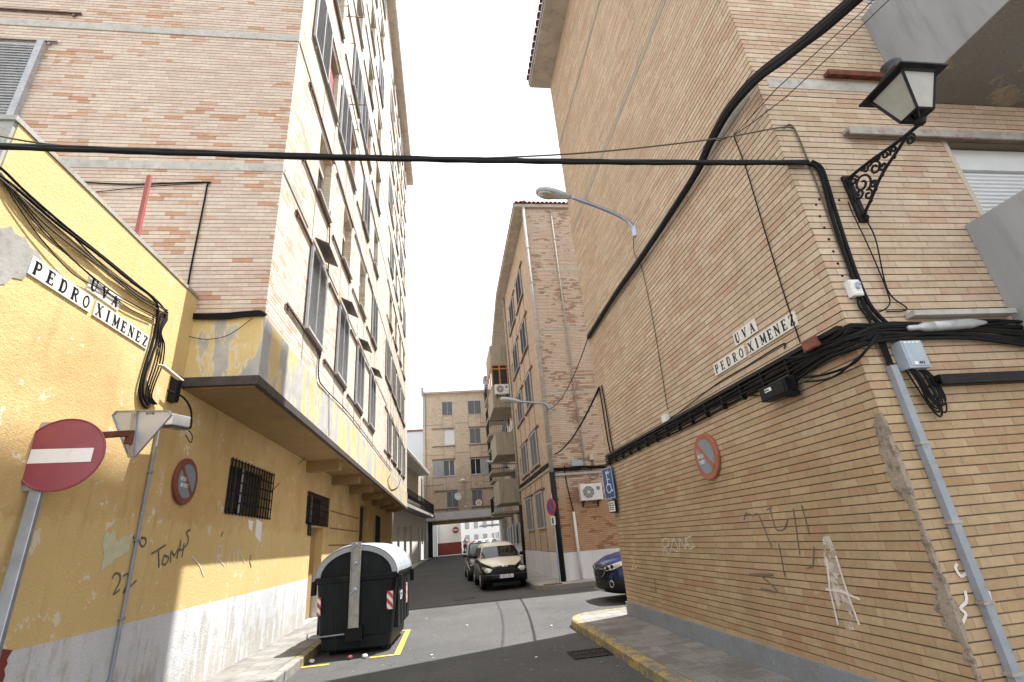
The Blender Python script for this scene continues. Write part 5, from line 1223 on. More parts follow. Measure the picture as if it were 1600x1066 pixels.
# cable tray along the flank: three cables on clips, wrapping the corner
mb = MB(); zt_ = lambda y: 2.93
for k, (off, dz, r) in enumerate(((.03,.05,.017),(.03,.0,.02),(.045,-.045,.014),(.025,-.08,.012),(.05,.025,.012))):
    pts = [(XR-off, y, 2.90+dz+.008*math.sin(y*2.3+k)) for y in [9.8-i*.35 for i in range(18)]] + [(XR-off,3.45,2.90+dz),(XR-off-.01,3.27,2.91+dz),(XR-off+.02,YN-off,2.93+dz)]
    pts += [(XR+.15+i*.25, YN-off, 2.93+dz*.9+.012*math.sin(i*1.7+k)) for i in range(9)]
    mb.tube(curve_pts(pts,2), r, 6)
t = strands(mb, 'wall_cables', M['black_cable'], (XR,5,2.9), 'run of parallel black cables clipped along the brick flank under the tiles')
mb = MB()
for y in [9.6-i*.4 for i in range(15)]: mb.box(XR-.055,XR-.0,y-.008,y+.008,2.80,2.975)
mb.each('clip', M['black_metal'], t)
mb = MB(); mb.box(XR-.06,XR-.002,3.3,9.75,2.972,3.01); solo(mb, 'cable_tray', M['black_metal'], (XR,5,3), 'long dark cable tray shelf above the cables on the flank', 'cable tray')
# corner tangle
random.seed(5)
paths = []
for k in range(9):
    d = random.uniform(-.03,.03)
    paths.append([PX(1240,560+k*5,.04+d*.3), PX(1290,540+k*3,.05), PX(1335,520+k*3,.06), PE(1375,508+k*3,.06), PE(1450,505+k*3,.05), PE(1530,512+k*2.4,.05), PE(1640,520+k*3,.05)])
mb = MB()
for k, p in enumerate(paths): mb.tube(curve_pts([Vector(q)+Vector((0,0,random.uniform(-.012,.012))) for q in p], 5), random.choice((.008,.011,.015)), 6)
strands(mb, 'cable_tangle', M['black_cable'], (XR,YN,2.9), 'tangled black cables turning the brick corner and running right')
cable('pair of thick black cables down the end wall from the overhead line', [[PE(1268,252),PE(1283,262),PE(1292,285),PE(1310,345),PE(1335,420),PE(1358,475),PE(1385,505)],[PE(1262,256),PE(1276,262),PE(1286,282),PE(1302,345),PE(1328,420),PE(1352,480),PE(1378,510)]], .017)
cable('thin brown conduit looping down the end wall corner', [[PE(1225,200,.015),PE(1232,195,.015),PE(1242,203,.015),PE(1262,250,.015),PE(1285,310,.015),PE(1310,380,.015),PE(1335,440,.015)]], .008, 'brown_cable')
cable('two black leads from the black terminal box up to the corner tangle', [[PX(1256,590,.06),PX(1290,585,.06),PX(1330,570,.06),P(1355,545,'x',XR-.05),PE(1372,520,.05)],[PX(1258,597,.06),PX(1300,590,.06),PX(1340,560,.06),PE(1375,525,.06)],[PX(1203,618,.05),PX(1180,618,.03),PX(1160,618,.02)]], [.011,.009,.008])
cable('thick black cable sweeping from flank into the tangle', [[PX(1230,560,.05),PX(1262,556,.05),PX(1300,540,.06),PX(1335,528,.07),PE(1360,522,.07),PE(1400,520,.06)]], .014)
# boxes
def wallbox(name, label, c, ax_a, n_, size, m, extra=None, cat='junction box'):
    c = Vector(c); t = thing(name, label, cat, c); a = Vector(ax_a).normalized(); n_ = Vector(n_); up = Vector((0,0,1))
    mb = MB(); mb.obox(c + n_*size[2]/2, a*size[0], n_*size[2], up*size[1]); b = mb.build('box', m, t, bevel=.006)
    mb = MB(); mb.obox(c + n_*(size[2]+.003), a*size[0]*.86, n_*.006, up*size[1]*.86); mb.build('lid', m, t, bevel=.002)
    return t
t = wallbox('terminal_box', 'black terminal box hanging under the cables on the brick flank', (XR-.03,4.17,2.72), (0,-1,.0), (-1,0,0), (.40,.14,.11), M['plastic_black'])
mb = MB(); mb.obox((XR-.149,4.22,2.74), Vector((0,.10,0)), Vector((.003,0,0)), Vector((0,0,.035))); p = mb.build('sticker', M['sign_white'], t)
mb = MB(); write(mb, 'B8106', (XR-.151,4.262,2.731), (0,-1,0), (0,0,1), (-1,0,0), .017, 1, .12); mb.build('lettering', M['ink'], p)
mb = MB()
for i in range(7): mb.tube([(XR-.09,3.98,2.67+i*.018),(XR-.09,3.90-.01*(i%3),2.665+i*.02)], .012, 6)
for i in range(5): mb.obox((XR-.09,4.02-.02*i,2.63), Vector((0,.008,0)), Vector((.09,0,0)), Vector((0,0,.05)))
mb.each('cable_gland', M['plastic_black'], t)
wallbox('junction_box', 'small white junction box on the flank above the no parking sign', (XR-.0,6.77,3.06), (0,1,0), (-1,0,0), (.14,.12,.06), M['plastic_white'])
wallbox('rust_box', 'rusty red fuse box on the cables near the brick corner', (XR-.04,3.60,2.97), (0,1,0), (-1,0,0), (.16,.10,.06), M['rust_box'])
t = wallbox('switch_box', 'small white switch box beside the cables on the end wall', (3.44,YN,3.31), (1,0,0), (0,-1,0), (.10,.15,.06), M['plastic_white'])
mb = MB(); mb.lathe([(.022,0),(.022,.02),(.0,.02)], (3.445,YN-.067,3.31), (Vector((0,-1,0)),Vector((1,0,0)),Vector((0,0,1))), 14); mb.box(3.43,3.46,YN-.095,YN-.068,3.325,3.345); mb.build('dial', M['plastic_grey'], t)
cable('short black leads under the white switch box', [[PE(1340,463),PE(1342,478),PE(1356,498),PE(1362,512)],[PE(1346,463),PE(1350,480),PE(1362,500)]], .009)
t = wallbox('meter_box', 'bluish grey meter box on the end wall above coiled cable', (3.69,YN,2.69), (1,0,0), (0,-1,0), (.19,.23,.10), M['plastic_grey'])
mb = MB(); mb.box(3.64,3.67,YN-.108,YN-.1065,2.60,2.625); mb.build('sticker', M['sign_white'], t)
mb = MB(); write(mb, '092', (3.685,YN-.1065,2.603), (1,0,0), (0,0,1), (0,-1,0), .022, 1, .12); mb.build('lettering', M['ink'], t)
mb = MB()
for k in range(4): mb.box(3.615+k*.036,3.64+k*.036,YN-.108,YN-.1065,2.78,2.792)
mb.build('marking', M['sign_white'], t)
paths = []
random.seed(9)
for k in range(11):
    x0 = 3.60+random.uniform(0,.08); w = random.uniform(.05,.13); h = random.uniform(.24,.40); paths.append([(x0,YN-.04,2.62),(x0+.01,YN-.05-random.uniform(0,.05),2.50),(x0+.05+w*.3,YN-.05,2.58-h*.8),(x0+.08+w*.6,YN-.05,2.58-h),(x0+.1+w,YN-.04,2.58-h*.75),(x0+.09+w*.8,YN-.04,2.52),(x0+.10,YN-.03,2.62)])
cable('coil of black cable hanging under the meter box', paths, .006, name='cable_coil')
cable('thin black wire looping from the lantern to the junction', [[PE(1345,470),PE(1352,485),PE(1375,487),PE(1390,475),PE(1386,455),PE(1370,415),PE(1350,370),PE(1333,335),PE(1325,315)]], .0055)
mb = MB(); c0 = PE(1418,513,.07); c1_ = PE(1540,504,.07); d = (c1_-c0)
prof = [(.012,0),(.02,.02),(.02,.14),(.034,.2),(.036,.3),(.03,.305),(.03,.32),(.036,.325),(.036,.55),(.036,.8),(.02,.93),(.012,1)]
a1 = d.normalized(); a2 = a1.orthogonal().normalized(); mb.lathe([(r*1.15, h*d.length) for r, h in prof], c0, (a1, a2, a1.cross(a2)), 18)
solo(mb, 'cable_sleeve', M['lead'], c0, 'dull lead splice sleeve on the cables at the end wall', 'cable joint', smooth=True)
mb = MB(); mb.box(3.82,4.85,YN-.10,YN-.003,2.47,2.515); mb.box(3.82,4.85,YN-.10,YN-.085,2.44,2.47); mb.box(3.79,5.2,YN-.06,YN-.0,2.44,2.452); solo(mb, 'steel_rail', M['black_metal'], (4,YN,2.5), 'dark steel rail fixed low on the end wall right of the coil', 'rail')
mb = MB(); mb.box(3.85,4.85,YN-.09,YN-.003,3.03,3.075); solo(mb, 'concrete_ledge', M['concrete_band'], (4.3,YN,3.05), 'short stained ledge on the end wall above the lead sleeve', 'ledge')
mb = MB(); mb.box(4.02,7.0,YN-.09,YN-.0,5.055,5.09); mb.box(4.02,7.0,YN-.09,YN-.075,5.0,5.055); solo(mb, 'shutter_rail', M['rail_grey'], (4.1,YN,5.07), 'long pale rusty rail above the white roller shutter', 'rail')
mb = MB(); mb.box(4.1,4.93,YN-.08,YN-.003,5.86,5.90); mb.box(4.1,4.93,YN-.08,YN-.065,5.83,5.86); solo(mb, 'shutter_rail', M['rust'], (4.1,YN,5.87), 'short rusty rail under the upper balcony side', 'rail')
mb = MB(); mb.box(4.62,4.76,YN-.02,YN,7.0,7.9); mb.box(4.60,4.70,YN-.06,YN-.002,6.4,8.0); 
# grey conduit on the end wall
t = thing('conduit', 'grey square conduit running down the right end wall', 'pipe', (3.5,YN,1.5))
mb = MB(); mb.box(3.475,3.535,YN-.055,YN-.003,.0,2.62); mb.build('duct', M['pipe_grey'], t)
mb = MB()
for z in (2.0,1.45,.95,.55): mb.box(3.462,3.548,YN-.06,YN-.002,z,z+.02)
mb.each('clamp', M['rail_grey'], t)
mb = MB()
for k in range(3): mb.tube([(3.485+k*.018,YN-.03,2.6),(3.48+k*.02,YN-.035,2.75),(3.47+k*.03,YN-.04,2.9)], .009, 6)
mb.build('cable', M['black_cable'], t)
for i, (x, y) in enumerate(((1295,374),(1302,393),(1309,412),(1316,431),(1324,452),(1329,466),(1352,475),(1331,322),(1311,340),(1282,312),(1280,330),(1287,348),(1250,195))): 
    pass
mb = MB()
for x, y in ((1295,374),(1302,393),(1309,412),(1316,431),(1324,452),(1329,466),(1352,475),(1311,313),(1280,312),(1275,320),(1281,338),(1288,356)):
    c = PE(x,y,.002); mb.lathe([(0,0),(.012,0),(.012,.004),(0,.004)], c, (Vector((0,-1,0)),Vector((1,0,0)),Vector((0,0,1))), 7)
mb.each('drill_hole', M['black_cable'], RB)

# ----- left side cables
WL = lambda *q: [PLL(x,y,.03) for x, y in q]
paths = [WL((-40,240),(0,262),(40,300),(100,352),(160,400),(215,445),(245,470),(262,490)),
 WL((-40,262),(0,275),(30,310),(70,360),(130,420),(190,465),(245,495)),
 WL((-40,268),(0,280),(25,318),(60,368),(110,425),(150,448),(200,475),(248,500)),
 WL((-30,270),(5,284),(40,330),(80,375),(140,430),(195,478),(240,500)),
 WL((-30,255),(20,290),(90,350),(150,395),(205,440),(240,465)),
 WL((-20,258),(40,305),(90,345),(150,405),(215,462),(262,485))]
cable('loose fan of black cables sloping down the ochre wall over the tiles', paths, [.011,.006,.005,.005,.013,.007])
cable('ochre painted cables sloping down the ochre wall', [WL((-20,262),(30,305),(100,365),(160,418),(215,465),(262,492)),WL((0,270),(60,340),(120,390),(180,432),(262,488))], .009, 'brown_cable')
cable('thick black lead curling down the end of the ochre wall', [WL((205,440),(235,462),(246,480),(244,510),(238,535),(226,575),(219,605),(221,628),(230,637),(238,625)), WL((255,488),(248,505),(246,530),(236,560),(226,590),(223,615),(232,634))], [.016,.014])
cable('sheaf of thin black leads beside the ochre wall corner', [WL((262,490+k),(252,510+k),(248+k,540),(240+k*1.5,570),(231+k*1.2,600),(228+k,620),(236+k,632)) for k in (0,3,6,9)], .008)
FY = Y0-.05
PF = lambda x, y, o=.05: P(x, y, 'y', Y0-o)
mb = MB()
for k in range(6):
    mb.tube(curve_pts([PLL(258,486+k*2), PF(275,488+k*1.6), PF(310,491+k*1.4), PF(350,490+k*1.6), PF(385,487+k*1.4), PF(408,486+k*1.2), PF(416,493,.03)],5), .010+.004*(k%2), 6)
strands(mb, 'cable_bundle', M['black_cable'], PF(300,490), 'black cable bundle lying along the top of the peeling fascia')
cable('thin wire swagging across the front of the peeling fascia', [[PF(262,490),PF(280,515),PF(300,527),PF(330,530),PF(360,522),PF(395,497)]], .005)
cable('thin wire looped up the pink brick end wall over the ochre house', [[P(130,285,'y',Y0-.02),P(210,288,'y',Y0-.02),P(320,285,'y',Y0-.02),P(323,292,'y',Y0-.02),P(312,350,'y',Y0-.02),P(298,420,'y',Y0-.02),P(287,485,'y',Y0-.02)],[P(150,300,'y',Y0-.02),P(230,292,'y',Y0-.02),P(318,286,'y',Y0-.02)]], [.012,.006])
cable('thin slanting wire from the fascia edge down to the barred window', [[P(515,680,'x',XC-.2),PLL(470,722,.02),PLL(424,768,.02)],[P(514,615,'x',XC+.02),P(514,650,'x',XC+.02),P(514,682,'x',XC+.02)]], .007)
cable('thin wires drooping over the peeling fascia between shutters', [[P(500,548,'x',XC+.03),P(498,590,'x',XC+.03),P(510,610,'x',XC+.02),P(540,640,'x',XC+.02),P(560,665,'x',XC+.02),P(590,705,'x',XC+.02),P(612,735,'x',XC+.02)],[P(610,742,'x',XC+.02),P(606,752,'x',XC+.02),P(612,765,'x',XC+.02),P(622,760,'x',XC+.02),P(626,748,'x',XC+.02)],[P(516,330,'x',XC+.02),P(513,420,'x',XC+.02),P(505,520,'x',XC+.02),P(500,560,'x',XC+.02)]], .012)
t = wallbox('terminal_box', 'black terminal box with cream cover at the end of the ochre wall', (XL+.0,6.28,3.66), (0,1,0), (1,0,0), (.10,.34,.09), M['plastic_black'])
mb = MB(); ca_, cb_ = P(252,570,'x',XL+.12), P(282,594,'x',XL+.2); mb.obox((ca_+cb_)/2, cb_-ca_, Vector((0,.05,.02)), Vector((.08,0,-.02))*1.0); mb.build('cover', M['cream'], t, bevel=.008)
t = wallbox('floodlight', 'small white floodlight under the canopy corner with black wires', (XL+.0,6.75,3.02), (0,1,0), (1,0,0), (.01,.01,.01), M['plastic_white'], cat='lamp')
mb = MB(); fa, fb = P(262,655,'x',XL+.25), P(288,660,'x',XL+.25); d = fb-fa; mb.obox((fa+fb)/2, d*1.1, Vector((.12,0,.0)), Vector((0,.0,.13))); mb.build('housing', M['plastic_white'], t, bevel=.012)
mb = MB(); mb.obox((fa+fb)/2-Vector((0,0,.08)), d*.9, Vector((.10,0,0)), Vector((0,0,.04))); mb.build('glass', M['glass'], t)
mb = MB(); mb.tube(curve_pts([P(262,610,'x',XL+.06),P(285,620,'x',XL+.1),P(298,640,'x',XL+.15),P(298,668,'x',XL+.2),P(290,665,'x',XL+.22)],5), .012, 6); mb.tube(curve_pts([P(290,668,'x',XL+.22),P(300,680,'x',XL+.2),P(298,692,'x',XL+.2),P(290,680,'x',XL+.2)],5), .006, 5); mb.build('cable', M['black_cable'], t)
t = thing('conduit', 'slim grey conduit down the ochre wall beside the graffiti', 'pipe', (XL,6.1,1.5))
mb = MB(); mb.tube([(XL+.025,6.16,.12),(XL+.025,6.14,3.35)], .018, 8); mb.build('pipe', M['pipe_grey'], t)
mb = MB()
for z in (2.62,1.9,1.15,.6): mb.box(XL,XL+.05,6.12,6.18,z,z+.02)
mb.each('clamp', M['galv'], t)
mb = MB(); a_, b_ = P(234,275,'x',-3.7), P(214,368,'x',-3.6); mb.obox((a_+b_)/2, b_-a_, Vector((.045,0,.01)), Vector((0,.045,0))); solo(mb, 'roof_post', M['red_paint'], a_, 'slanting red painted post above the ochre house roof', 'post')
mb = MB(); pq = [P(482,815,'x',XL+.02),P(487,817,'x',XL+.02),P(486,838,'x',XL+.02),P(481,836,'x',XL+.02)]; mb.prism(pq, (-.015,0,0)); solo(mb, 'notice_plate', M['plastic_black'], pq[0], 'small dark notice plate between barred window and doorway', 'plaque')
mb = MB(); a_, b_ = P(0,640,'x',XL+.01), P(0,800,'x',XL+.01)
# rail sticking out of the end wall and rail over its shutter are parts of the block

# ----- far block fittings
def pipe(label, x, y, z0, z1, r, m, cuff=None):
    t = thing('drainpipe', label, 'drainpipe', (x,y,z0))
    mb = MB(); mb.tube([(x,y,z0 if not cuff else cuff),(x,y,z1)], r, 10); mb.build('pipe', M[m], t, smooth=True)
    mb = MB()
    for z in [z0+1.2+i*1.7 for i in range(int((z1-z0-1)/1.7))]: mb.lathe([(r+.012,-.03),(r+.012,.03)], (x,y,z), 'z', 10)
    mb.each('collar', M[m], t)
    if cuff: mb = MB(); mb.tube([(x,y,z0),(x,y,cuff)], r+.02, 10); mb.build('guard', M['black_metal'], t, smooth=True, label='black lower guard')
pipe('tall pale drainpipe with black foot on the far block corner', XM-.09, YM-.06, .1, 15.4, .085, 'pipe_light', 3.7)
pipe('pale drainpipe with black foot beside the box balconies', XM-.06, YM2+.08, .2, 15.4, .07, 'pipe_light', 3.2)
pipe('thin pale drainpipe on the end wall of the far block', 5.05, YM-.05, 4.0, 15.3, .03, 'pipe_light')
pipe('white downpipe by the air conditioner running to the pavement', 4.42, YM-.06, .13, 2.3, .05, 'plastic_white')
cable('black lead down the far end wall left of the air conditioner', [[(4.3,YM-.04,3.9),(4.28,YM-.04,3.6),(4.33,YM-.04,3.0),(4.42,YM-.05,2.3)]], .02)
mb = MB()
for k in range(4): mb.tube([(XM-.03+i*.4,YM-.09,3.72+k*.035+.012*math.sin(i*2+k)) for i in range(12)], .018, 6)
for k in range(4): mb.tube([(XM-.09,YM+i*.6,3.98+k*.04+.01*math.sin(i*2+k)) for i in range(15)], .02, 6)
strands(mb, 'wall_cables', M['black_cable'], (XM,YM,3.8), 'black cables wrapping the corner of the far sand brick block')
wallbox('terminal_box', 'grey terminal box over the cables on the far end wall', (4.75,YM-.02,3.95), (1,0,0), (0,-1,0), (.42,.2,.14), M['plastic_grey'])
wallbox('junction_box', 'small cream junction box above the far end wall cables', (5.35,YM,4.15), (1,0,0), (0,-1,0), (.16,.22,.08), M['cream'])
cable('loop of pale cable below the cream junction box', [[(5.35,YM-.04,4.05),(5.3,YM-.05,3.7),(5.15,YM-.05,3.5),(5.3,YM-.05,3.35),(5.5,YM-.05,3.5),(5.4,YM-.05,3.8),(5.38,YM-.04,4.05)]], .014, 'brown_cable')
def aircon(label, c, w, h, d, fan=.36, n_=(0,-1,0), a=(1,0,0)):
    c = Vector(c); n_ = Vector(n_); a = Vector(a); up = Vector((0,0,1)); t = thing('air_conditioner', label, 'air conditioner', c, 0, 'wall air conditioners')
    mb = MB(); mb.obox(c + n_*(d/2+.06), a*w, n_*d, up*h); mb.build('casing', M['plastic_white'], t, bevel=.015)
    f = c + n_*(d+.061) - a*w*.14
    mb = MB(); mb.lathe([(0,0),(h*fan,0),(h*fan,.004),(0,.004)], f, (n_, a, up), 28); mb.build('fan', M['plastic_black'], t)
    mb = MB()
    for r in [h*fan*k/6 for k in range(1,7)]: mb.tube([f + n_*.012 + (a*math.cos(2*PI*k/24)+up*math.sin(2*PI*k/24))*r for k in range(25)], .006, 4)
    for k in range(4): mb.obox(f+n_*.012, (a*math.cos(PI*k/4)+up*math.sin(PI*k/4))*h*fan*2, n_*.004, (a*-math.sin(PI*k/4)+up*math.cos(PI*k/4))*.01)
    mb.lathe([(0,.0),(h*.08,0),(h*.08,.02),(0,.02)], f, (n_, a, up), 16); mb.build('grille', M['plastic_white'], t)
    mb = MB(); mb.lathe([(0,0),(h*.13,0),(h*.13,.003),(0,.003)], c + n_*(d+.0605) + a*w*.32 + up*h*.2, (n_, a, up), 16); mb.build('badge', M['sign_greyblue'], t)
    mb = MB()
    for s in (-.35,.35): mb.obox(c + a*w*s + n_*(d/2) - up*(h/2+.02), a*.04, n_*d, up*.04); mb.obox(c + a*w*s + n_*.015 - up*(h/2+.1), a*.04, n_*.03, up*.2)
    mb.build('bracket', M['black_metal'], t)
aircon('white air conditioner on the far block end wall above the plinth', (5.09,YM,2.9), .80, .56, .28)
aircon('cream air conditioner hung on the parapet of the glazed balcony', (3.35,27.2,9.65), .82, .58, .28)
# three plants on the railing balcony
mb = MB(); random.seed(4)
for i in range(260):
    c = Vector((random.uniform(3.1,3.6), random.uniform(34.3,35.4), 7.0+random.uniform(-.35,.4))); d = Vector((random.uniform(-1,1),random.uniform(-1,1),random.uniform(-1,1))).normalized()*.08; e = d.orthogonal().normalized()*.035
    mb.quad(c-d, c+e, c+d, c-e)
solo(mb, 'balcony_plant', M['green_leaf'], (3.3,34.8,6.9), 'bushy green plant on the railing balcony behind the boxes', 'plant')
# aerial on the left roof corner
mb = MB(); c = Vector((-1.95,YE-.2,ZT-.05)); mb.tube([c, c+Vector((.45,-.1,.0))], .012, 5); mb.tube([c+Vector((0,0,.4)), c+Vector((.1,0,-.25)), c+Vector((.3,0,-.3))], .012, 5)
for k in range(5): mb.tube([c+Vector((.05+k*.09,-.1-.22,.0)), c+Vector((.05+k*.09,-.1+.22,.0))], .008, 4)
solo(mb, 'roof_aerial', M['galv'], c, 'thin bent aerial at the end of the tall left eave', 'aerial')
# clothes rods stuck out from the left block
def rod(label, y, z, L):
    mb = MB(); mb.tube([(XC,y,z),(XC+.12,y,z)], .012, 5); mb.box(XC+.1,XC+.125,y-.02,y+L,z-.01,z+.012); mb.tube([(XC,y+L-.1,z),(XC+.12,y+L-.1,z)], .012, 5)
    mb.box(XC+.0,XC+.5,y+.3,y+.32,z+.02,z+.035)
    solo(mb, 'clothes_rod', M['rail'], (XC,y,z), label, 'clothes rod', 'clothes rods on the left block')
rod('short horizontal clothes rod sticking out high on the left block', 9.3, 15.6, 1.2)
rod('lower horizontal clothes rod sticking out of the left block', 10.3, 13.35, 1.3)

# ================================================================ refuse container
BIN = thing('refuse_container', 'large dark side loading refuse container with grey lid at the kerb', 'container', (-1.56,10.72,0), math.radians(-3))
bw, bl = .66, .98     # half width (x), half length (y)
def ringb(z, w, l, c=.10):
    pts = []
    for sx, sy, a0 in ((1,-1,-90),(1,1,0),(-1,1,90),(-1,-1,180)):
        for k in range(5):
            an = math.radians(a0 + 90*k/4); pts.append((sx*(w-c)+c*math.cos(an), sy*(l-c)+c*math.sin(an), z))
    return pts
def loft(mb, rings, cap=True):
    n = len(rings[0]); vs = [p for r in rings for p in r]
    fs = [(i*n+k,i*n+(k+1)%n,(i+1)*n+(k+1)%n,(i+1)*n+k) for i in range(len(rings)-1) for k in range(n)]
    if cap: fs += [tuple(range(n)), tuple(range((len(rings)-1)*n,len(rings)*n))]
    mb.add(vs, fs)
mb = MB(); loft(mb, [ringb(.07,.56,.86),ringb(.09,.585,.885),ringb(.27,.595,.90),ringb(.275,.615,.92),ringb(.30,.62,.925),ringb(1.12,.68,.985),ringb(1.13,.71,1.01),ringb(1.20,.71,1.01)])
# moulded ribs on the end and sides
for x in (-.38,.38): mb.box(x-.012,x+.012,-.96,-.90,.32,1.1)
for y in (-.6,-.2,.2,.6):
    for s in (-1,1): mb.box(s*.62,s*.695,y-.14,y+.14,.32,1.1)
mb.build('body', M['bin_body'], BIN, local=True, bevel=.012)
# domed ends (dark) and barrel lid (grey)
def archpt(an, w, h): return (-w*math.cos(an), 1.20 + h*math.sin(an)**.8 if math.sin(an) > 0 else 1.2)
def arch(w, h, n=20):
    out = []
    for k in range(n+1):
        an = PI*k/n; s = max(0, math.sin(an)); out.append((-w*math.cos(an), 1.2 + h*s**1.0))
    return out
mb = MB()
for y in (-.93,.93):
    a = arch(.655,.475); mb.prism([(x,y-.02,z) for x,z in a], (0,.04,0))
mb.each('end_panel', M['bin_body'], BIN, local=True)
mb = MB(); n = 20; secs = []
for y, w, h in ((-1.0,.70,.50),(-1.02,.72,.52),(-.90,.735,.54),(-.87,.70,.51),(-.47,.70,.515),(-.43,.725,.54),(-.1,.73,.545),(-.06,.70,.515),(.06,.70,.515),(.1,.73,.545),(.43,.725,.54),(.47,.70,.515),(.87,.70,.51),(.90,.735,.54),(1.02,.72,.52),(1.0,.70,.50)):
    secs.append([(x,y,z) for x,z in arch(w,h,n)])
inner = [[(x,y,z) for x,z in arch(w,h,n)] for y,w,h in ((1.0,.62,.42),(-1.0,.62,.42))]
allr = secs + inner + [secs[0]]
mb.grid(allr)
for s_ in secs[2:-2:1]: pass
mb.build('lid', M['bin_lid'], BIN, local=True, smooth=False, bevel=0)
mb = MB(); loft(mb, [ringb(1.175,.735,1.03),ringb(1.225,.735,1.03)]); mb.build('rim', M['bin_body'], BIN, local=True, bevel=.008)
# lifting arm on the end
mb = MB(); mb.box(-.085,.085,-1.085,-1.065,.42,1.02); mb.box(-.085,.085,-1.075,-1.055,1.0,1.76)
for x in (-.085,.07): mb.box(x,x+.015,-1.10,-1.06,.42,1.76)
mb.build('lifting_plate', M['alu'], BIN, local=True, bevel=.003)
mb = MB()
for x, z, r in ((.0,1.72,.028),(-.04,1.68,.014),(.05,1.68,.014),(0,1.42,.035),(.0,1.0,.045),(-.05,.95,.02),(.04,.60,.014),(-.05,1.3,.012),(.05,1.25,.012),(0,.85,.012)): mb.lathe([(0,0),(r,0),(r,.02),(0,.03)], (x,-1.085,z), (Vector((0,-1,0)),Vector((1,0,0)),Vector((0,0,1))), 12)
mb.each('bolt', M['galv'], BIN, local=True)
mb = MB(); mb.box(-.14,.14,-1.05,-.93,.22,.45)
mb.box(-.08,.08,-1.07,-1.0,1.05,1.12); mb.each('arm_mount', M['plastic_black'], BIN, local=True, bevel=.006)
mb = MB(); mb.tube([(-.78,-.99,.33),(-.70,-1.04,.325),(-.15,-1.05,.34)], .012, 8); mb.tube([(-.78,-.99,.33),(-.80,-.9,.36)], .012, 8); mb.build('pedal_bar', M['galv'], BIN, local=True)
for s, y in ((1,-.80),(-1,-.80)):
    mb = MB(); mb.box(s*.52,s*.635,-1.0,-.985,.62,.92) if 0 else mb.box(s*(.585 if s > 0 else .615)-(.05 if s > 0 else .025),s*(.585 if s > 0 else .615)+(.05 if s > 0 else .03),-.998,-.94,.64,.92); mb.build('reflective_stripe', M['stripes'], BIN, local=True)
mb = MB(); mb.box(.695,.703,.25,.45,.6,.95); mb.build('reflective_stripe', M['stripes'], BIN, local=True)
mb = MB(); c = Vector((.704,-.45,.85)); aa_, uu, nn = Vector((0,1,0)), Vector((0,0,1)), Vector((1,0,0))
for st_ in ([(-.1,.1),(0,.17),(.1,.1)],[(-.14,.02),(-.08,-.1),(.02,-.1)],[(.14,.02),(.08,-.1),(.04,-.06)],[(-.04,0),(.05,.02)]):
    for p_, q_ in zip(st_, st_[1:]): p3 = c+aa_*p_[0]+uu*p_[1]; q3 = c+aa_*q_[0]+uu*q_[1]; mb.obox((p3+q3)/2, q3-p3, nn*.003, (q3-p3).normalized().cross(nn)*.03)
mb.build('recycling_mark', M['sign_white'], BIN, local=True)
mb = MB()
for s in (-1,1): mb.box(s*.70,s*.78,-.95,-.85,.95,1.17); mb.box(s*.70,s*.78,.85,.95,.95,1.17)
mb.each('trunnion', M['plastic_black'], BIN, local=True, bevel=.01)
for y in (-.7,.7):
    for x in (-.42,.42):
        mb = MB(); mb.lathe([(0,-.03),(.07,-.03),(.075,0),(.07,.03),(0,.03)], (x,y,.077), 'x', 16); mb.build('wheel', M['rubber'], BIN, local=True)
# litter by the bin
lit = [(-2.22,9.50,'white_blind','crumpled white paper ball at the left foot of the bin'),(-1.62,9.46,'sign_red','small red wrapper under the front of the bin'),(-1.38,9.42,'plastic_white','flattened white cup at the front foot of the bin')]
for x, y, m_, lb in lit:
    random.seed(int(x*100)); mb = MB(); n = 8; rings = []
    for i in range(5):
        f = PI*i/4; rings.append([(x + .045*math.sin(f)*math.cos(2*PI*k/n)*random.uniform(.7,1.3), y + .04*math.sin(f)*math.sin(2*PI*k/n)*random.uniform(.7,1.3), .035 - .03*math.cos(f)) for k in range(n)])
    loft(mb, rings); solo(mb, {'w':'crumpled_paper','s':'wrapper','p':'cup'}[m_[0]], M[m_], (x,y,0), lb, {'w':'paper','s':'wrapper','p':'cup'}[m_[0]], 'litter by the bin')

# scraps blown about the sunlit part of the road and along the kerbs
random.seed(21)
spots = [(-.55,13.2,'pale scrap of paper on the sunlit road beside the bin'),(.35,11.6,'tiny pale scrap lying in the middle of the sunlit road'),(1.9,10.4,'small white scrap on the road near the corner kerb'),(-.3,9.0,'small pale scrap at the edge of the road shadow'),(1.2,8.0,'little pale scrap in the shaded road near the grate')]
for x, y, lb in spots:
    c = Vector((x,y,.006)); r = random.uniform(.015,.03); mb = MB()
    pts = [c + Vector((math.cos(a)*r*random.uniform(.6,1.2), math.sin(a)*r*random.uniform(.6,1.2), random.uniform(0,.012))) for a in [k*PI/3 for k in range(6)]]
    mb.prism(pts, (0,0,.003)); solo(mb, 'paper_scrap', M['sign_white'], c, lb, 'paper scrap', 'paper scraps on the road')
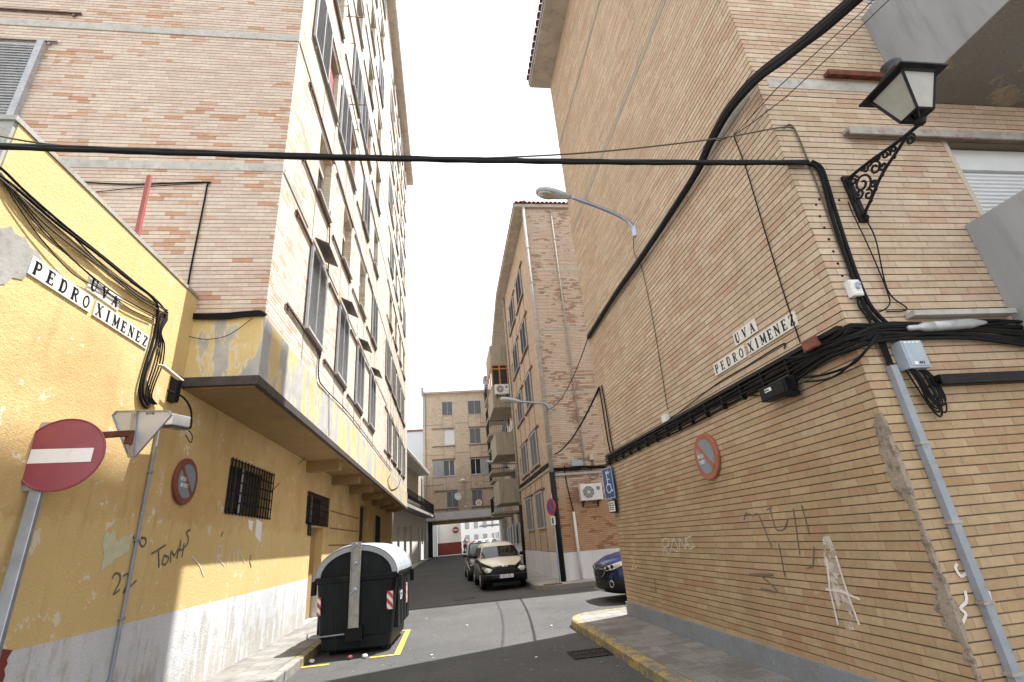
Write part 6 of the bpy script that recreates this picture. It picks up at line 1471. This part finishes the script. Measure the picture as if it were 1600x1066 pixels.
# ================================================================ cars (local: x across, front looks along -y, z up)
GL['J'] = (.6, [(.13,[(.44,1),(.44,.28)]+arc(.26,.28,.18,.24,0,-170,8))])
def carpaint(name, col, rough=.22, metal=.3):
    m, nt, b = newmat(name); N = NT(nt); v = N.obj()
    f = N.noise(v, 9, 5, .65)
    nt.links.new(N.mix(N.m('MULTIPLY', N.smooth(f,.5,.8), .05), col, (.2,.19,.17)), b.inputs['Base Color'])
    nt.links.new(N.m('ADD', rough, N.m('MULTIPLY', f, .12)), b.inputs['Roughness']); b.inputs['Metallic'].default_value = metal
    b.inputs['Specular IOR Level'].default_value = .15 if max(col) < .01 else .35
    b.inputs['Coat Weight'].default_value = .06 if max(col) < .01 else .2; b.inputs['Coat Roughness'].default_value = .06
    return m
def carglass():
    m, nt, b = newmat('car glass'); b.inputs['Base Color'].default_value = (.012,.016,.018,1); b.inputs['Roughness'].default_value = .04; b.inputs['IOR'].default_value = 1.6; b.inputs['Specular IOR Level'].default_value = .8
    return m
CG = carglass(); CB_ = carpaint('black car paint', (.004,.004,.006), .25, 0); CC = carpaint('cream car paint', (.84,.80,.66), .35, 0)
HL, nt_, bb = newmat('headlamp glass'); bb.inputs['Base Color'].default_value = (.60,.60,.56,1); bb.inputs['Roughness'].default_value = .12; bb.inputs['Metallic'].default_value = .35
CHR = paint('chrome trim', (.6,.6,.6), .2, 1, var=.03)
def section(w, z0, zb, zt, n=7):
    """right half: sill to belt, then over the deck to the centre"""
    return [(w*.80,z0),(w*.97,z0+.10),(w,z0+.28*(zb-z0)+.05),(w*.985,z0+.75*(zb-z0)),(w*.93,zb),(w*.80,zb+(zt-zb)*.6),(w*.45,zb+(zt-zb)*.93),(0,zt)]
def body_loft(st):
    """st: (y, halfwidth, z bottom, z belt, z top at centre)"""
    mb = MB(); rows = []
    for y, w, z0, zb, zt in st:
        h = section(w, z0, zb, zt); rows.append([(-x,y,z) for x,z in h] + [(x,y,z) for x,z in reversed(h[:-1])])
    n = len(rows[0]); vs = [p for r in rows for p in r]
    fs = [(i*n+j,i*n+j+1,(i+1)*n+j+1,(i+1)*n+j) for i in range(len(rows)-1) for j in range(n-1)] + [(i*n+n-1,i*n,(i+1)*n,(i+1)*n+n-1) for i in range(len(rows)-1)]
    fs += [tuple(range(n)), tuple(range((len(rows)-1)*n, len(rows)*n))]
    mb.add(vs, fs); return mb
def cabin(mb, levels, c=.18):
    """levels: (z, y front, y rear, halfwidth) stacked rounded rings with bowed front"""
    rings = []
    for z, yf, yr, w in levels:
        r = []; cc = min(c, w*.6)
        for sx, sy, a0 in ((1,-1,-90),(1,1,0),(-1,1,90),(-1,-1,180)):
            for k in range(4):
                an = math.radians(a0+90*k/3); x = sx*(w-cc)+cc*math.cos(an); y = (yf+cc if sy < 0 else yr-cc)+cc*math.sin(an)
                r.append((x, y, z))
        rings.append(r)
    loft(mb, rings); return mb
def pane(corners, out, th=.012):
    mb = MB(); o = Vector(out).normalized()*th; pts = [Vector(p) for p in corners]; mb.prism([p for p in pts], o); return mb
def wheel(t, x, y, r=.31, w=.19, rimc=None):
    mb = MB(); s = 1 if x > 0 else -1
    mb.lathe([(r*.62,-w/2),(r*.93,-w/2),(r,-w/2+.03),(r,w/2-.03),(r*.93,w/2),(r*.62,w/2),(r*.6,w/2-.04),(0,w/2-.05)], (x,y,r), 'x', 28); o = mb.build('wheel', M['rubber'], t, local=True, smooth=False)
    mb = MB(); xx = x + s*(w/2+.002)
    mb.lathe([(0,-.02),(r*.6,-.012),(r*.62,-.0),(r*.55,-.02),(0,-.03)], (xx,y,r), 'x', 24)
    for k in range(6): an = 2*PI*k/6; mb.obox((xx, y+math.cos(an)*r*.32, r+math.sin(an)*r*.32), (.02,0,0), (0,math.cos(an)*r*.5,math.sin(an)*r*.5), (0,-math.sin(an)*.05,math.cos(an)*.05))
    mb.build('rim', rimc or M['alu'], o, local=True)
def plate(t, y, z, text, w=.52, h=.115):
    mb = MB(); mb.box(-w/2,w/2,y-.012,y,z-h/2,z+h/2); p = mb.build('number_plate', M['sign_white'], t, local=True)
    mb = MB(); mb.box(-w/2+.003,-w/2+.045,y-.0135,y-.012,z-h/2+.003,z+h/2-.003); mb.build('blue_band', M['sign_blue'], p, local=True)
    mb = MB(); hh = h*.66; W_ = width(text, hh, .92, .1); write(mb, text, (-W_/2+.022, y-.012, z-hh/2), (1,0,0), (0,0,1), (0,-1,0), hh, .92, .1)
    mb.build('lettering', M['ink'], p, local=True)
def mirrors(t, y, z, w, m):
    for s in (-1,1):
        mb = MB(); rings = []
        for i in range(5): f = PI*i/4; rings.append([(s*(w+.13)+.10*math.cos(2*PI*k/10)*(.25+.75*math.sin(f)), y-.05+.09*i/4, z+.07*math.sin(2*PI*k/10)*(.25+.75*math.sin(f))) for k in range(10)])
        loft(mb, rings); mb.box(s*(w-.03),s*(w+.06),y-.02,y+.03,z-.05,z-.02); mb.build('mirror', m, t, local=True, smooth=True)

# --- retro two tone car at the kerb
RC = thing('parked_car', 'black retro car with cream bonnet and roof, first in the parked row', 'car', (1.93,18.3,0), math.radians(2), 'cars parked along the kerb')
mb = body_loft([(.0,.50,.30,.50,.62),(.05,.66,.24,.56,.72),(.16,.76,.2,.62,.80),(.40,.80,.19,.64,.76),(.8,.83,.18,.74,.84),(1.2,.85,.18,.86,.95),(1.6,.85,.18,.95,1.03),(3.4,.85,.2,.97,1.05),(4.0,.82,.24,.95,1.05),(4.24,.72,.3,.9,.98),(4.29,.6,.36,.8,.86)])
mb.build('body', CB_, RC, local=True, smooth=True)
# fenders
for s in (-1,1):
    mb = MB(); rings = []
    for y, w, zt, in ((.10,.05,.60),(.16,.13,.70),(.35,.18,.76),(.7,.20,.80),(1.1,.18,.83),(1.5,.10,.83),(1.7,.03,.82)):
        rings.append([(s*(.665)+w*1.05*math.cos(2*PI*k/12), y, .44 + (zt-.44)*(.5+.5*math.sin(2*PI*k/12))) for k in range(12)])
    loft(mb, rings); mb.build('fender', CB_, RC, local=True, smooth=True)
    mb = MB(); rings = []
    c0_ = Vector((s*.60,.10,.655)); n0 = Vector((s*.22,-1,.25)).normalized(); a0_ = Vector((1,s*.22,.0)).normalized(); a0_ = (a0_ + Vector((0,0,s*-.22 if s>0 else .22))).normalized(); u0 = n0.cross(a0_)
    a0_ = Vector((s*1,.22,.25)).normalized(); u0 = n0.cross(a0_).normalized()
    for f in (0,.3,.6,.85,1): rings.append([c0_ + a0_*.175*math.cos(2*PI*k/20)*math.sqrt(1-f*f*.98) + u0*.095*math.sin(2*PI*k/20)*math.sqrt(1-f*f*.98) + n0*(.045*f) for k in range(20)])
    rings.insert(0, [c0_ - n0*.08 + a0_*.15*math.cos(2*PI*k/20) + u0*.085*math.sin(2*PI*k/20) for k in range(20)])
    loft(mb, rings); mb.build('headlight', HL, RC, local=True, smooth=True)
# bonnet: cream wedge, narrow at the nose
mb = MB(); rows = []
for i in range(11):
    f = i/10; y = .07+f*1.28; w = .20+.60*math.sin(min(1,f*1.05)*PI/2)**.85; z = .775+.30*f**.7
    if i == 0: w = .12
    rows.append([(w*u, y+.05*(u*u), z - .09*abs(u)**2.2*(1-.3*f) ) for u in (-1,-.8,-.55,-.3,0,.3,.55,.8,1)])
mb.grid(rows); mb.grid([[p for p in r[:1]]+[(r[0][0],r[0][1],r[0][2]-.03)] for r in rows]); mb.grid([[r[-1],(r[-1][0],r[-1][1],r[-1][2]-.03)] for r in rows])
mb.grid([[(p[0],p[1],p[2]) for p in rows[0]],[(p[0],p[1]+.02,p[2]-.05) for p in rows[0]]])
mb.build('bonnet', CC, RC, local=True, smooth=True)
mb = MB(); cabin(mb, [(.90,1.30,4.1,.77),(1.10,1.36,4.08,.765),(1.44,1.76,3.84,.655),(1.51,1.84,3.78,.60),(1.56,1.95,3.70,.53),(1.595,2.1,3.5,.42),(1.61,2.3,3.3,.25)], .24); mb.build('roof', CC, RC, local=True, smooth=True)
# glass
mb = MB()
mb.grid([[(u*w, y+.10*u*u-.028, z) for u in (-1,-.9,-.6,-.3,0,.3,.6,.9,1)] for w, y, z in ((.735,1.285,1.06),(.72,1.38,1.17),(.67,1.55,1.31),(.60,1.74,1.45))]); mb.build('windscreen', CG, RC, local=True, smooth=True)
for s in (-1,1):
    for y0_,y1_ in ((1.75,2.5),(2.58,3.3),(3.36,3.85)):
        mb = pane([(s*.785,y0_-(.2 if y0_<1.8 else 0),1.12),(s*.785,y1_,1.12),(s*.665,y1_-(.1 if y1_>3.4 else 0),1.43),(s*.665,y0_+.1,1.43)], (s,0,.35)); mb.build('side_window', CG, RC, local=True)
# grille and bumpers
mb = MB()
for i in range(7): z = .56+i*.028; w = .36-.012*i; mb.box(-w,w,-.02+.012*i,.02+.012*i,z,z+.014)
mb.box(-.34,.34,.02,.05,.54,.76); mb.build('grille', paint('dark grille', (.03,.03,.032), .35, .6), RC, local=True)
mb = MB(); st = [(-.83,.22),(-.76,.05),(-.5,-.05),(0,-.09),(.5,-.05),(.76,.05),(.83,.22)]
mb.grid([[(x,y+dy,z) for x,y in st] for dy, z in ((.12,.25),(.0,.28),(-.02,.36),(-.03,.46),(.0,.53),(.06,.55))]); mb.build('bumper', CB_, RC, local=True, smooth=True)
mb = MB(); mb.grid([[(x,y-.035,z) for x,y in st] for z in (.505,.525)]); mb.build('trim_strip', paint('dark trim', (.1,.1,.1), .3, .5), RC, local=True)
plate(RC, -.125, .46, '2424 BXJ')
mb = MB(); mb.box(-.5,.5,-.05,0,.16,.27); mb.build('air_intake', M['plastic_black'], RC, local=True)
for x in (-.74,.74):
    for y in (.92,3.5): wheel(RC, x, y, .32)
mirrors(RC, 1.62, 1.12, .80, CB_)
mb = MB(); mb.lathe([(0,0),(.035,.0),(.03,.012),(0,.014)], (0,.055,.79), (Vector((0,-.5,.85)),Vector((1,0,0)),Vector((0,.85,.5))), 12); mb.box(-.09,.09,.055,.07,.785,.792); mb.build('badge', CHR, RC, local=True)

RC.scale = (.95,.95,.95)
# --- plain hatchbacks behind it, and pale cars far away
def hatch(label, loc, rz, pm, group=None, h=1.46, L=4.1, detail=True):
    t = thing('parked_car', label, 'car', loc, rz, group); w = .86
    mb = body_loft([(0,.62,.28,.55,.62),(.06,.74,.22,.62,.70),(.25,.81,.19,.70,.80),(.7,w-.01,.18,.80,.90),(1.1,w,.18,.88,.97),(L-.9,w,.2,.95,1.0),(L-.25,w-.04,.22,.92,1.0),(L,.72,.3,.8,.85)]); mb.build('body', pm, t, local=True, smooth=True)
    mb = MB(); cabin(mb, [(.93,1.05,L-.2,.80),(1.08,1.2,L-.25,.77),(h-.09,1.85,L-.55,.63),(h-.02,2.0,L-.7,.56),(h,2.2,L-.9,.45)], .18); mb.build('roof', pm, t, local=True, smooth=True)
    mb = MB(); mb.grid([[(u*ww, y+.09*u*u-.028, z) for u in (-1,-.6,0,.6,1)] for ww, y, z in ((.72,1.11,1.01),(.66,1.45,1.2),(.58,1.79,h-.12))]); mb.build('windscreen', CG, t, local=True, smooth=True)
    for s in (-1,1):
        for y0_,y1_ in ((1.5,2.4),(2.48,3.3)):
            pane([(s*.785,y0_,1.03),(s*.785,y1_,1.03),(s*.67,y1_-.05,h-.13),(s*.67,y0_+(.35 if y0_<2 else .03),h-.13)], (s,0,.35)).build('side_window', CG, t, local=True)
        mb = MB(); loft(mb, [[(s*.62+.16*math.cos(2*PI*k/12)*f,.06+yy+.10*abs(math.cos(2*PI*k/12))*(1 if math.cos(2*PI*k/12)*s>0 else 0),.66+.06*math.sin(2*PI*k/12)*f) for k in range(12)] for yy, f in ((.1,1),(-.01,1),(-.035,.6))]); mb.build('headlight', HL, t, local=True)
    mb = MB(); mb.box(-.4,.4,-.005,.06,.48,.62); mb.box(-.5,.5,.0,.06,.26,.38); mb.build('grille', M['plastic_black'], t, local=True)
    for x in (-.76,.76):
        for y in (.8,L-.75): wheel(t, x, y, .31)
    if detail: mirrors(t, 1.5, 1.02, .80, pm); plate(t, -.02, .44, '8146 BKD')
    return t
hatch('dark hatchback hidden just behind the retro car', (1.70,23.2,gz(23.2)), math.radians(1), carpaint('dark grey car paint', (.03,.035,.035)), 'cars parked along the kerb', 1.5)
hatch('dark green hatchback, third in the parked row towards the passage', (1.85,28.6,gz(28.6)), 0, carpaint('dark green car paint', (.03,.042,.035)), 'cars parked along the kerb', 1.45)
WP = carpaint('white car paint', (.68,.69,.70), .3, 0); SP = carpaint('silver car paint', (.45,.46,.48), .3, .4)
wl = 'pale cars parked in the bright square beyond the passage'
far_cars = [(7.6,74.5,WP,-15,'white car under the porch roof beyond the passage'),(5.3,78.5,SP,-25,'silver car left of the white one beyond the passage'),(4.9,92,WP,-80,'white car side on, farther back between silver cars'),(3.7,98,SP,-80,'small silver car far off near the white house fronts'),(7.4,97,WP,-60,'distant white car at the back right of the square'),(3.0,104,paint('dull red car', (.35,.12,.12), .4),-80,'distant reddish car near the corner house edge')]
for x, y, pm, rz, lb in far_cars: hatch(lb, (x,y,gz(y)), math.radians(rz), pm, wl, detail=False)

# --- blue car poking out of the side street, nose towards -x
BP = carpaint('deep blue car paint', (.004,.013,.07), .2, .2)
SV = thing('parked_car', 'dark blue car nosing out from behind the brick flank', 'car', (3.72,13.0,0), math.radians(-90))
mb = body_loft([(0,.42,.42,.62,.76),(.03,.58,.34,.68,.84),(.12,.72,.28,.76,.92),(.3,.82,.26,.86,1.0),(.6,.88,.26,.95,1.06),(1.0,.90,.26,1.0,1.10),(1.5,.90,.26,1.03,1.12),(3.6,.90,.28,1.05,1.15),(4.3,.84,.32,1.02,1.1),(4.45,.7,.4,.9,1.0)]); mb.build('body', BP, SV, local=True, smooth=True)
mb = MB(); cabin(mb, [(1.03,1.25,4.3,.84),(1.2,1.45,4.25,.80),(1.55,2.05,3.95,.66),(1.64,2.25,3.8,.58),(1.67,2.5,3.5,.45)], .2); mb.build('roof', BP, SV, local=True, smooth=True)
mb = MB(); mb.grid([[(u*ww, y+.10*u*u-.03, z) for u in (-1,-.6,0,.6,1)] for ww, y, z in ((.76,1.33,1.11),(.69,1.68,1.32),(.60,2.02,1.52))]); mb.build('windscreen', CG, SV, local=True, smooth=True)
for s in (-1,1):
    for y0_,y1_ in ((1.75,2.7),(2.78,3.7)): pane([(s*.825,y0_,1.15),(s*.825,y1_,1.15),(s*.70,y1_-.05,1.52),(s*.70,y0_+.25,1.52)], (s,0,.35)).build('side_window', CG, SV, local=True)
    # headlight wraps the corner
    mb = MB(); pts_t = [(s*.40,.045,.76),(s*.56,.075,.80),(s*.70,.17,.85),(s*.80,.33,.90),(s*.855,.52,.955)]; pts_b = [(s*.42,.02,.70),(s*.58,.055,.70),(s*.735,.15,.73),(s*.83,.32,.80),(s*.872,.46,.90)]
    off = [(0,-.03,0)]*2 + [(s*.02,-.025,0)] + [(s*.03,-.01,0)]*2
    mb.grid([[tuple(Vector(p)+Vector(o)) for p,o in zip(pts_t,off)],[tuple((Vector(p)+Vector(q))/2+Vector(o)*1.4) for p,q,o in zip(pts_t,pts_b,off)],[tuple(Vector(p)+Vector(o)) for p,o in zip(pts_b,off)]]); hl = mb.build('headlight', HL, SV, local=True, smooth=True)
    mb = MB()
    for fx_, fy_, fz_ in ((s*.60,.035,.755),(s*.72,.115,.79)): mb.lathe([(0,0),(.04,0),(.045,.02),(0,.03)], (fx_,fy_,fz_), (Vector((s*.4,-.9,0)).normalized(), Vector((.9,s*.4,0)).normalized(), Vector((0,0,1))), 14)
    mb.build('lamp_lens', M['plastic_black'], hl, local=True)
    mb = MB(); c = Vector((s*.66,.085,.42)); nn = Vector((s*.35,-.93,0)).normalized(); ee = Vector((.93,s*.35,0)).normalized()
    mb.tube([c + nn*.02 + (ee*math.cos(2*PI*k/20)+Vector((0,0,1))*math.sin(2*PI*k/20))*.07 for k in range(21)], .012, 6); f_ = mb.build('fog_lamp', CHR, SV, local=True)
    mb = MB(); mb.lathe([(0,0),(.06,0),(.05,.015),(0,.02)], c, (nn, ee, Vector((0,0,1))), 16); mb.build('lamp_lens', M['plastic_black'], f_, local=True)
mb = MB(); stx = [(-.60,.05),(-.45,-.005),(-.2,-.035),(0,-.04),(.2,-.035),(.45,-.005),(.60,.05)]
for i in range(6):
    z = .50+i*.042; mb.grid([[(x,y-.012,z) for x,y in stx],[(x,y-.03,z+.012) for x,y in stx],[(x,y-.012,z+.024) for x,y in stx]])
mb.grid([[(x,y,z) for x,y in stx] for z in (.46,.74)]); mb.build('grille', M['plastic_black'], SV, local=True)
mb = MB(); mb.tube(curve_pts([(-.52,.01,.745),(-.2,-.05,.73),(0,-.06,.72),(.2,-.05,.73),(.52,.01,.745)],4), .012, 6)
for sgn in (-1,1): mb.tube([(sgn*.52,.01,.745),(sgn*.45,-.03,.62),(sgn*.3,-.05,.56)], .008, 6)
mb.obox((0,-.06,.66), (.1,0,0), (0,.012,0), (0,0,.16)); mb.build('chrome_trim', CHR, SV, local=True)
mb = MB(); st = [(-.90,.52),(-.87,.30),(-.74,.10),(-.45,-.01),(0,-.06),(.45,-.01),(.74,.10),(.87,.30),(.90,.52)]
mb.grid([[(x*f,y+dy,z) for x,y in st] for dy, z, f in ((.16,.20,.92),(.04,.23,.97),(.0,.32,1.0),(.01,.46,1.01),(.05,.50,.99))]); mb.build('bumper', M['plastic_black'], SV, local=True, smooth=True)
mb = MB(); mb.box(-.42,.42,-.07,-.05,.25,.29); mb.build('skid_plate', M['alu'], SV, local=True)
for x in (-.80,.80):
    for y in (.95,3.6): wheel(SV, x, y, .35, .22)
mirrors(SV, 1.75, 1.16, .86, BP)

# ================================================================ the person walking away beyond the passage
PE_ = thing('person', 'person in white top and dark trousers walking beyond the passage', 'person', (1.95,60.0,gz(60)))
def skin(name, chain, edges, mat, parent, sub=2):
    me = bpy.data.meshes.new(name); me.from_pydata([c[:3] for c in chain], edges, []); o = bpy.data.objects.new(name, me); COL.objects.link(o); o.parent = parent
    me.materials.append(mat); md = o.modifiers.new('skin','SKIN'); sv = me.skin_vertices
    if not sv:
        bm = bmesh.new(); bm.from_mesh(me); bm.verts.layers.skin.verify(); bm.to_mesh(me); bm.free(); sv = me.skin_vertices
    for i, c in enumerate(chain):
        r = c[3]; sv[0].data[i].radius = (r, c[4] if len(c) > 4 else r)
    sv[0].data[0].use_root = True
    o.modifiers.new('sub','SUBSURF').levels = sub; o.modifiers['sub'].render_levels = sub
    for p in me.polygons: p.use_smooth = True
    return o
SKN = paint('skin', (.42,.26,.19), .6, var=.1)
ch = [(0,0,.94,.13,.10),(0,0,1.12,.115,.09),(0,0,1.36,.15,.09),(0,0,1.48,.055),(0,-.01,1.56,.075,.085),(0,0,1.66,.075,.085),
 (-.09,0,.90,.085),(-.10,.10,.50,.055),(-.10,.02,.09,.04),(-.10,.14,.04,.035),
 (.09,0,.90,.085),(.10,-.06,.50,.055),(.11,-.22,.12,.04),(.11,-.10,.03,.035),
 (-.19,0,1.40,.055),(-.25,.04,1.14,.042),(-.24,.14,.92,.03),(-.24,.18,.82,.03),
 (.19,0,1.40,.055),(.26,-.04,1.14,.042),(.26,.06,.93,.03),(.26,.11,.84,.03)]
eg = [(0,1),(1,2),(2,3),(3,4),(4,5),(0,6),(6,7),(7,8),(8,9),(0,10),(10,11),(11,12),(12,13),(2,14),(14,15),(15,16),(16,17),(2,18),(18,19),(19,20),(20,21)]
bd = skin('body', ch, eg, SKN, PE_)
def grow(c, d): return (c[0],c[1],c[2],c[3]+d,(c[4] if len(c)>4 else c[3])+d)
skin('shirt', [grow((0,0,.98,.135,.105),.015),grow(ch[1],.02),grow(ch[2],.015),(-.19,0,1.40,.075),(-.235,.03,1.2,.065),(.19,0,1.40,.075),(.24,-.03,1.2,.065)], [(0,1),(1,2),(2,3),(3,4),(2,5),(5,6)], M['sign_white'], PE_)
skin('trousers', [grow(ch[0],.02),grow(ch[6],.02),grow(ch[7],.025),(-.10,.03,.14,.06),grow(ch[10],.02),grow(ch[11],.025),(.11,-.20,.16,.06)], [(0,1),(1,2),(2,3),(0,4),(4,5),(5,6)], paint('dark trousers', (.06,.06,.08), .8), PE_)
skin('hair', [(0,.02,1.60,.075,.085),(0,.01,1.69,.085,.09)], [(0,1)], M['plastic_black'], PE_)

# ================================================================ light
SUN = Vector((1, .345, 2.3)).normalized()
el = math.asin(SUN.z); az = math.atan2(SUN.x, SUN.y)
sd = bpy.data.lights.new('sun', 'SUN'); sd.energy = 5.0; sd.angle = math.radians(.55); sd.color = (1, .97, .93)
so = bpy.data.objects.new('sun', sd); COL.objects.link(so); so.rotation_euler = SUN.to_track_quat('Z', 'Y').to_euler(); so.location = (20, 5, 40)
W = bpy.data.worlds.new('World'); S.world = W; W.use_nodes = True
nt = W.node_tree; nt.nodes.clear(); N = NT(nt)
out = N.n('ShaderNodeOutputWorld'); bg = N.n('ShaderNodeBackground'); nt.links.new(bg.outputs[0], out.inputs[0])
sky = N.n('ShaderNodeTexSky'); sky.sky_type = 'NISHITA'; sky.sun_disc = False; sky.sun_elevation = el; sky.sun_rotation = az; sky.air_density = 1.2; sky.dust_density = 4; sky.ozone_density = 1
# thin bright high cloud over most of the sky
tc = N.n('ShaderNodeTexCoord').outputs['Generated']
f = N.noise(tc, 2.2, 6, .6)
cl = N.smooth(f, .28, .5)
col = N.mix(N.m('ADD', .55, N.m('MULTIPLY', cl, .43)), sky.outputs[0], (11.5,11.7,12.1,1))
nt.links.new(col, bg.inputs['Color']); bg.inputs['Strength'].default_value = .075
S.view_settings.view_transform = 'Standard'; S.view_settings.look = 'None'; S.view_settings.gamma = 1; S.view_settings.exposure = EXPO
S.view_settings.use_curve_mapping = False
S.render.engine = 'CYCLES'
S.cycles.max_bounces = 8; S.cycles.diffuse_bounces = 5
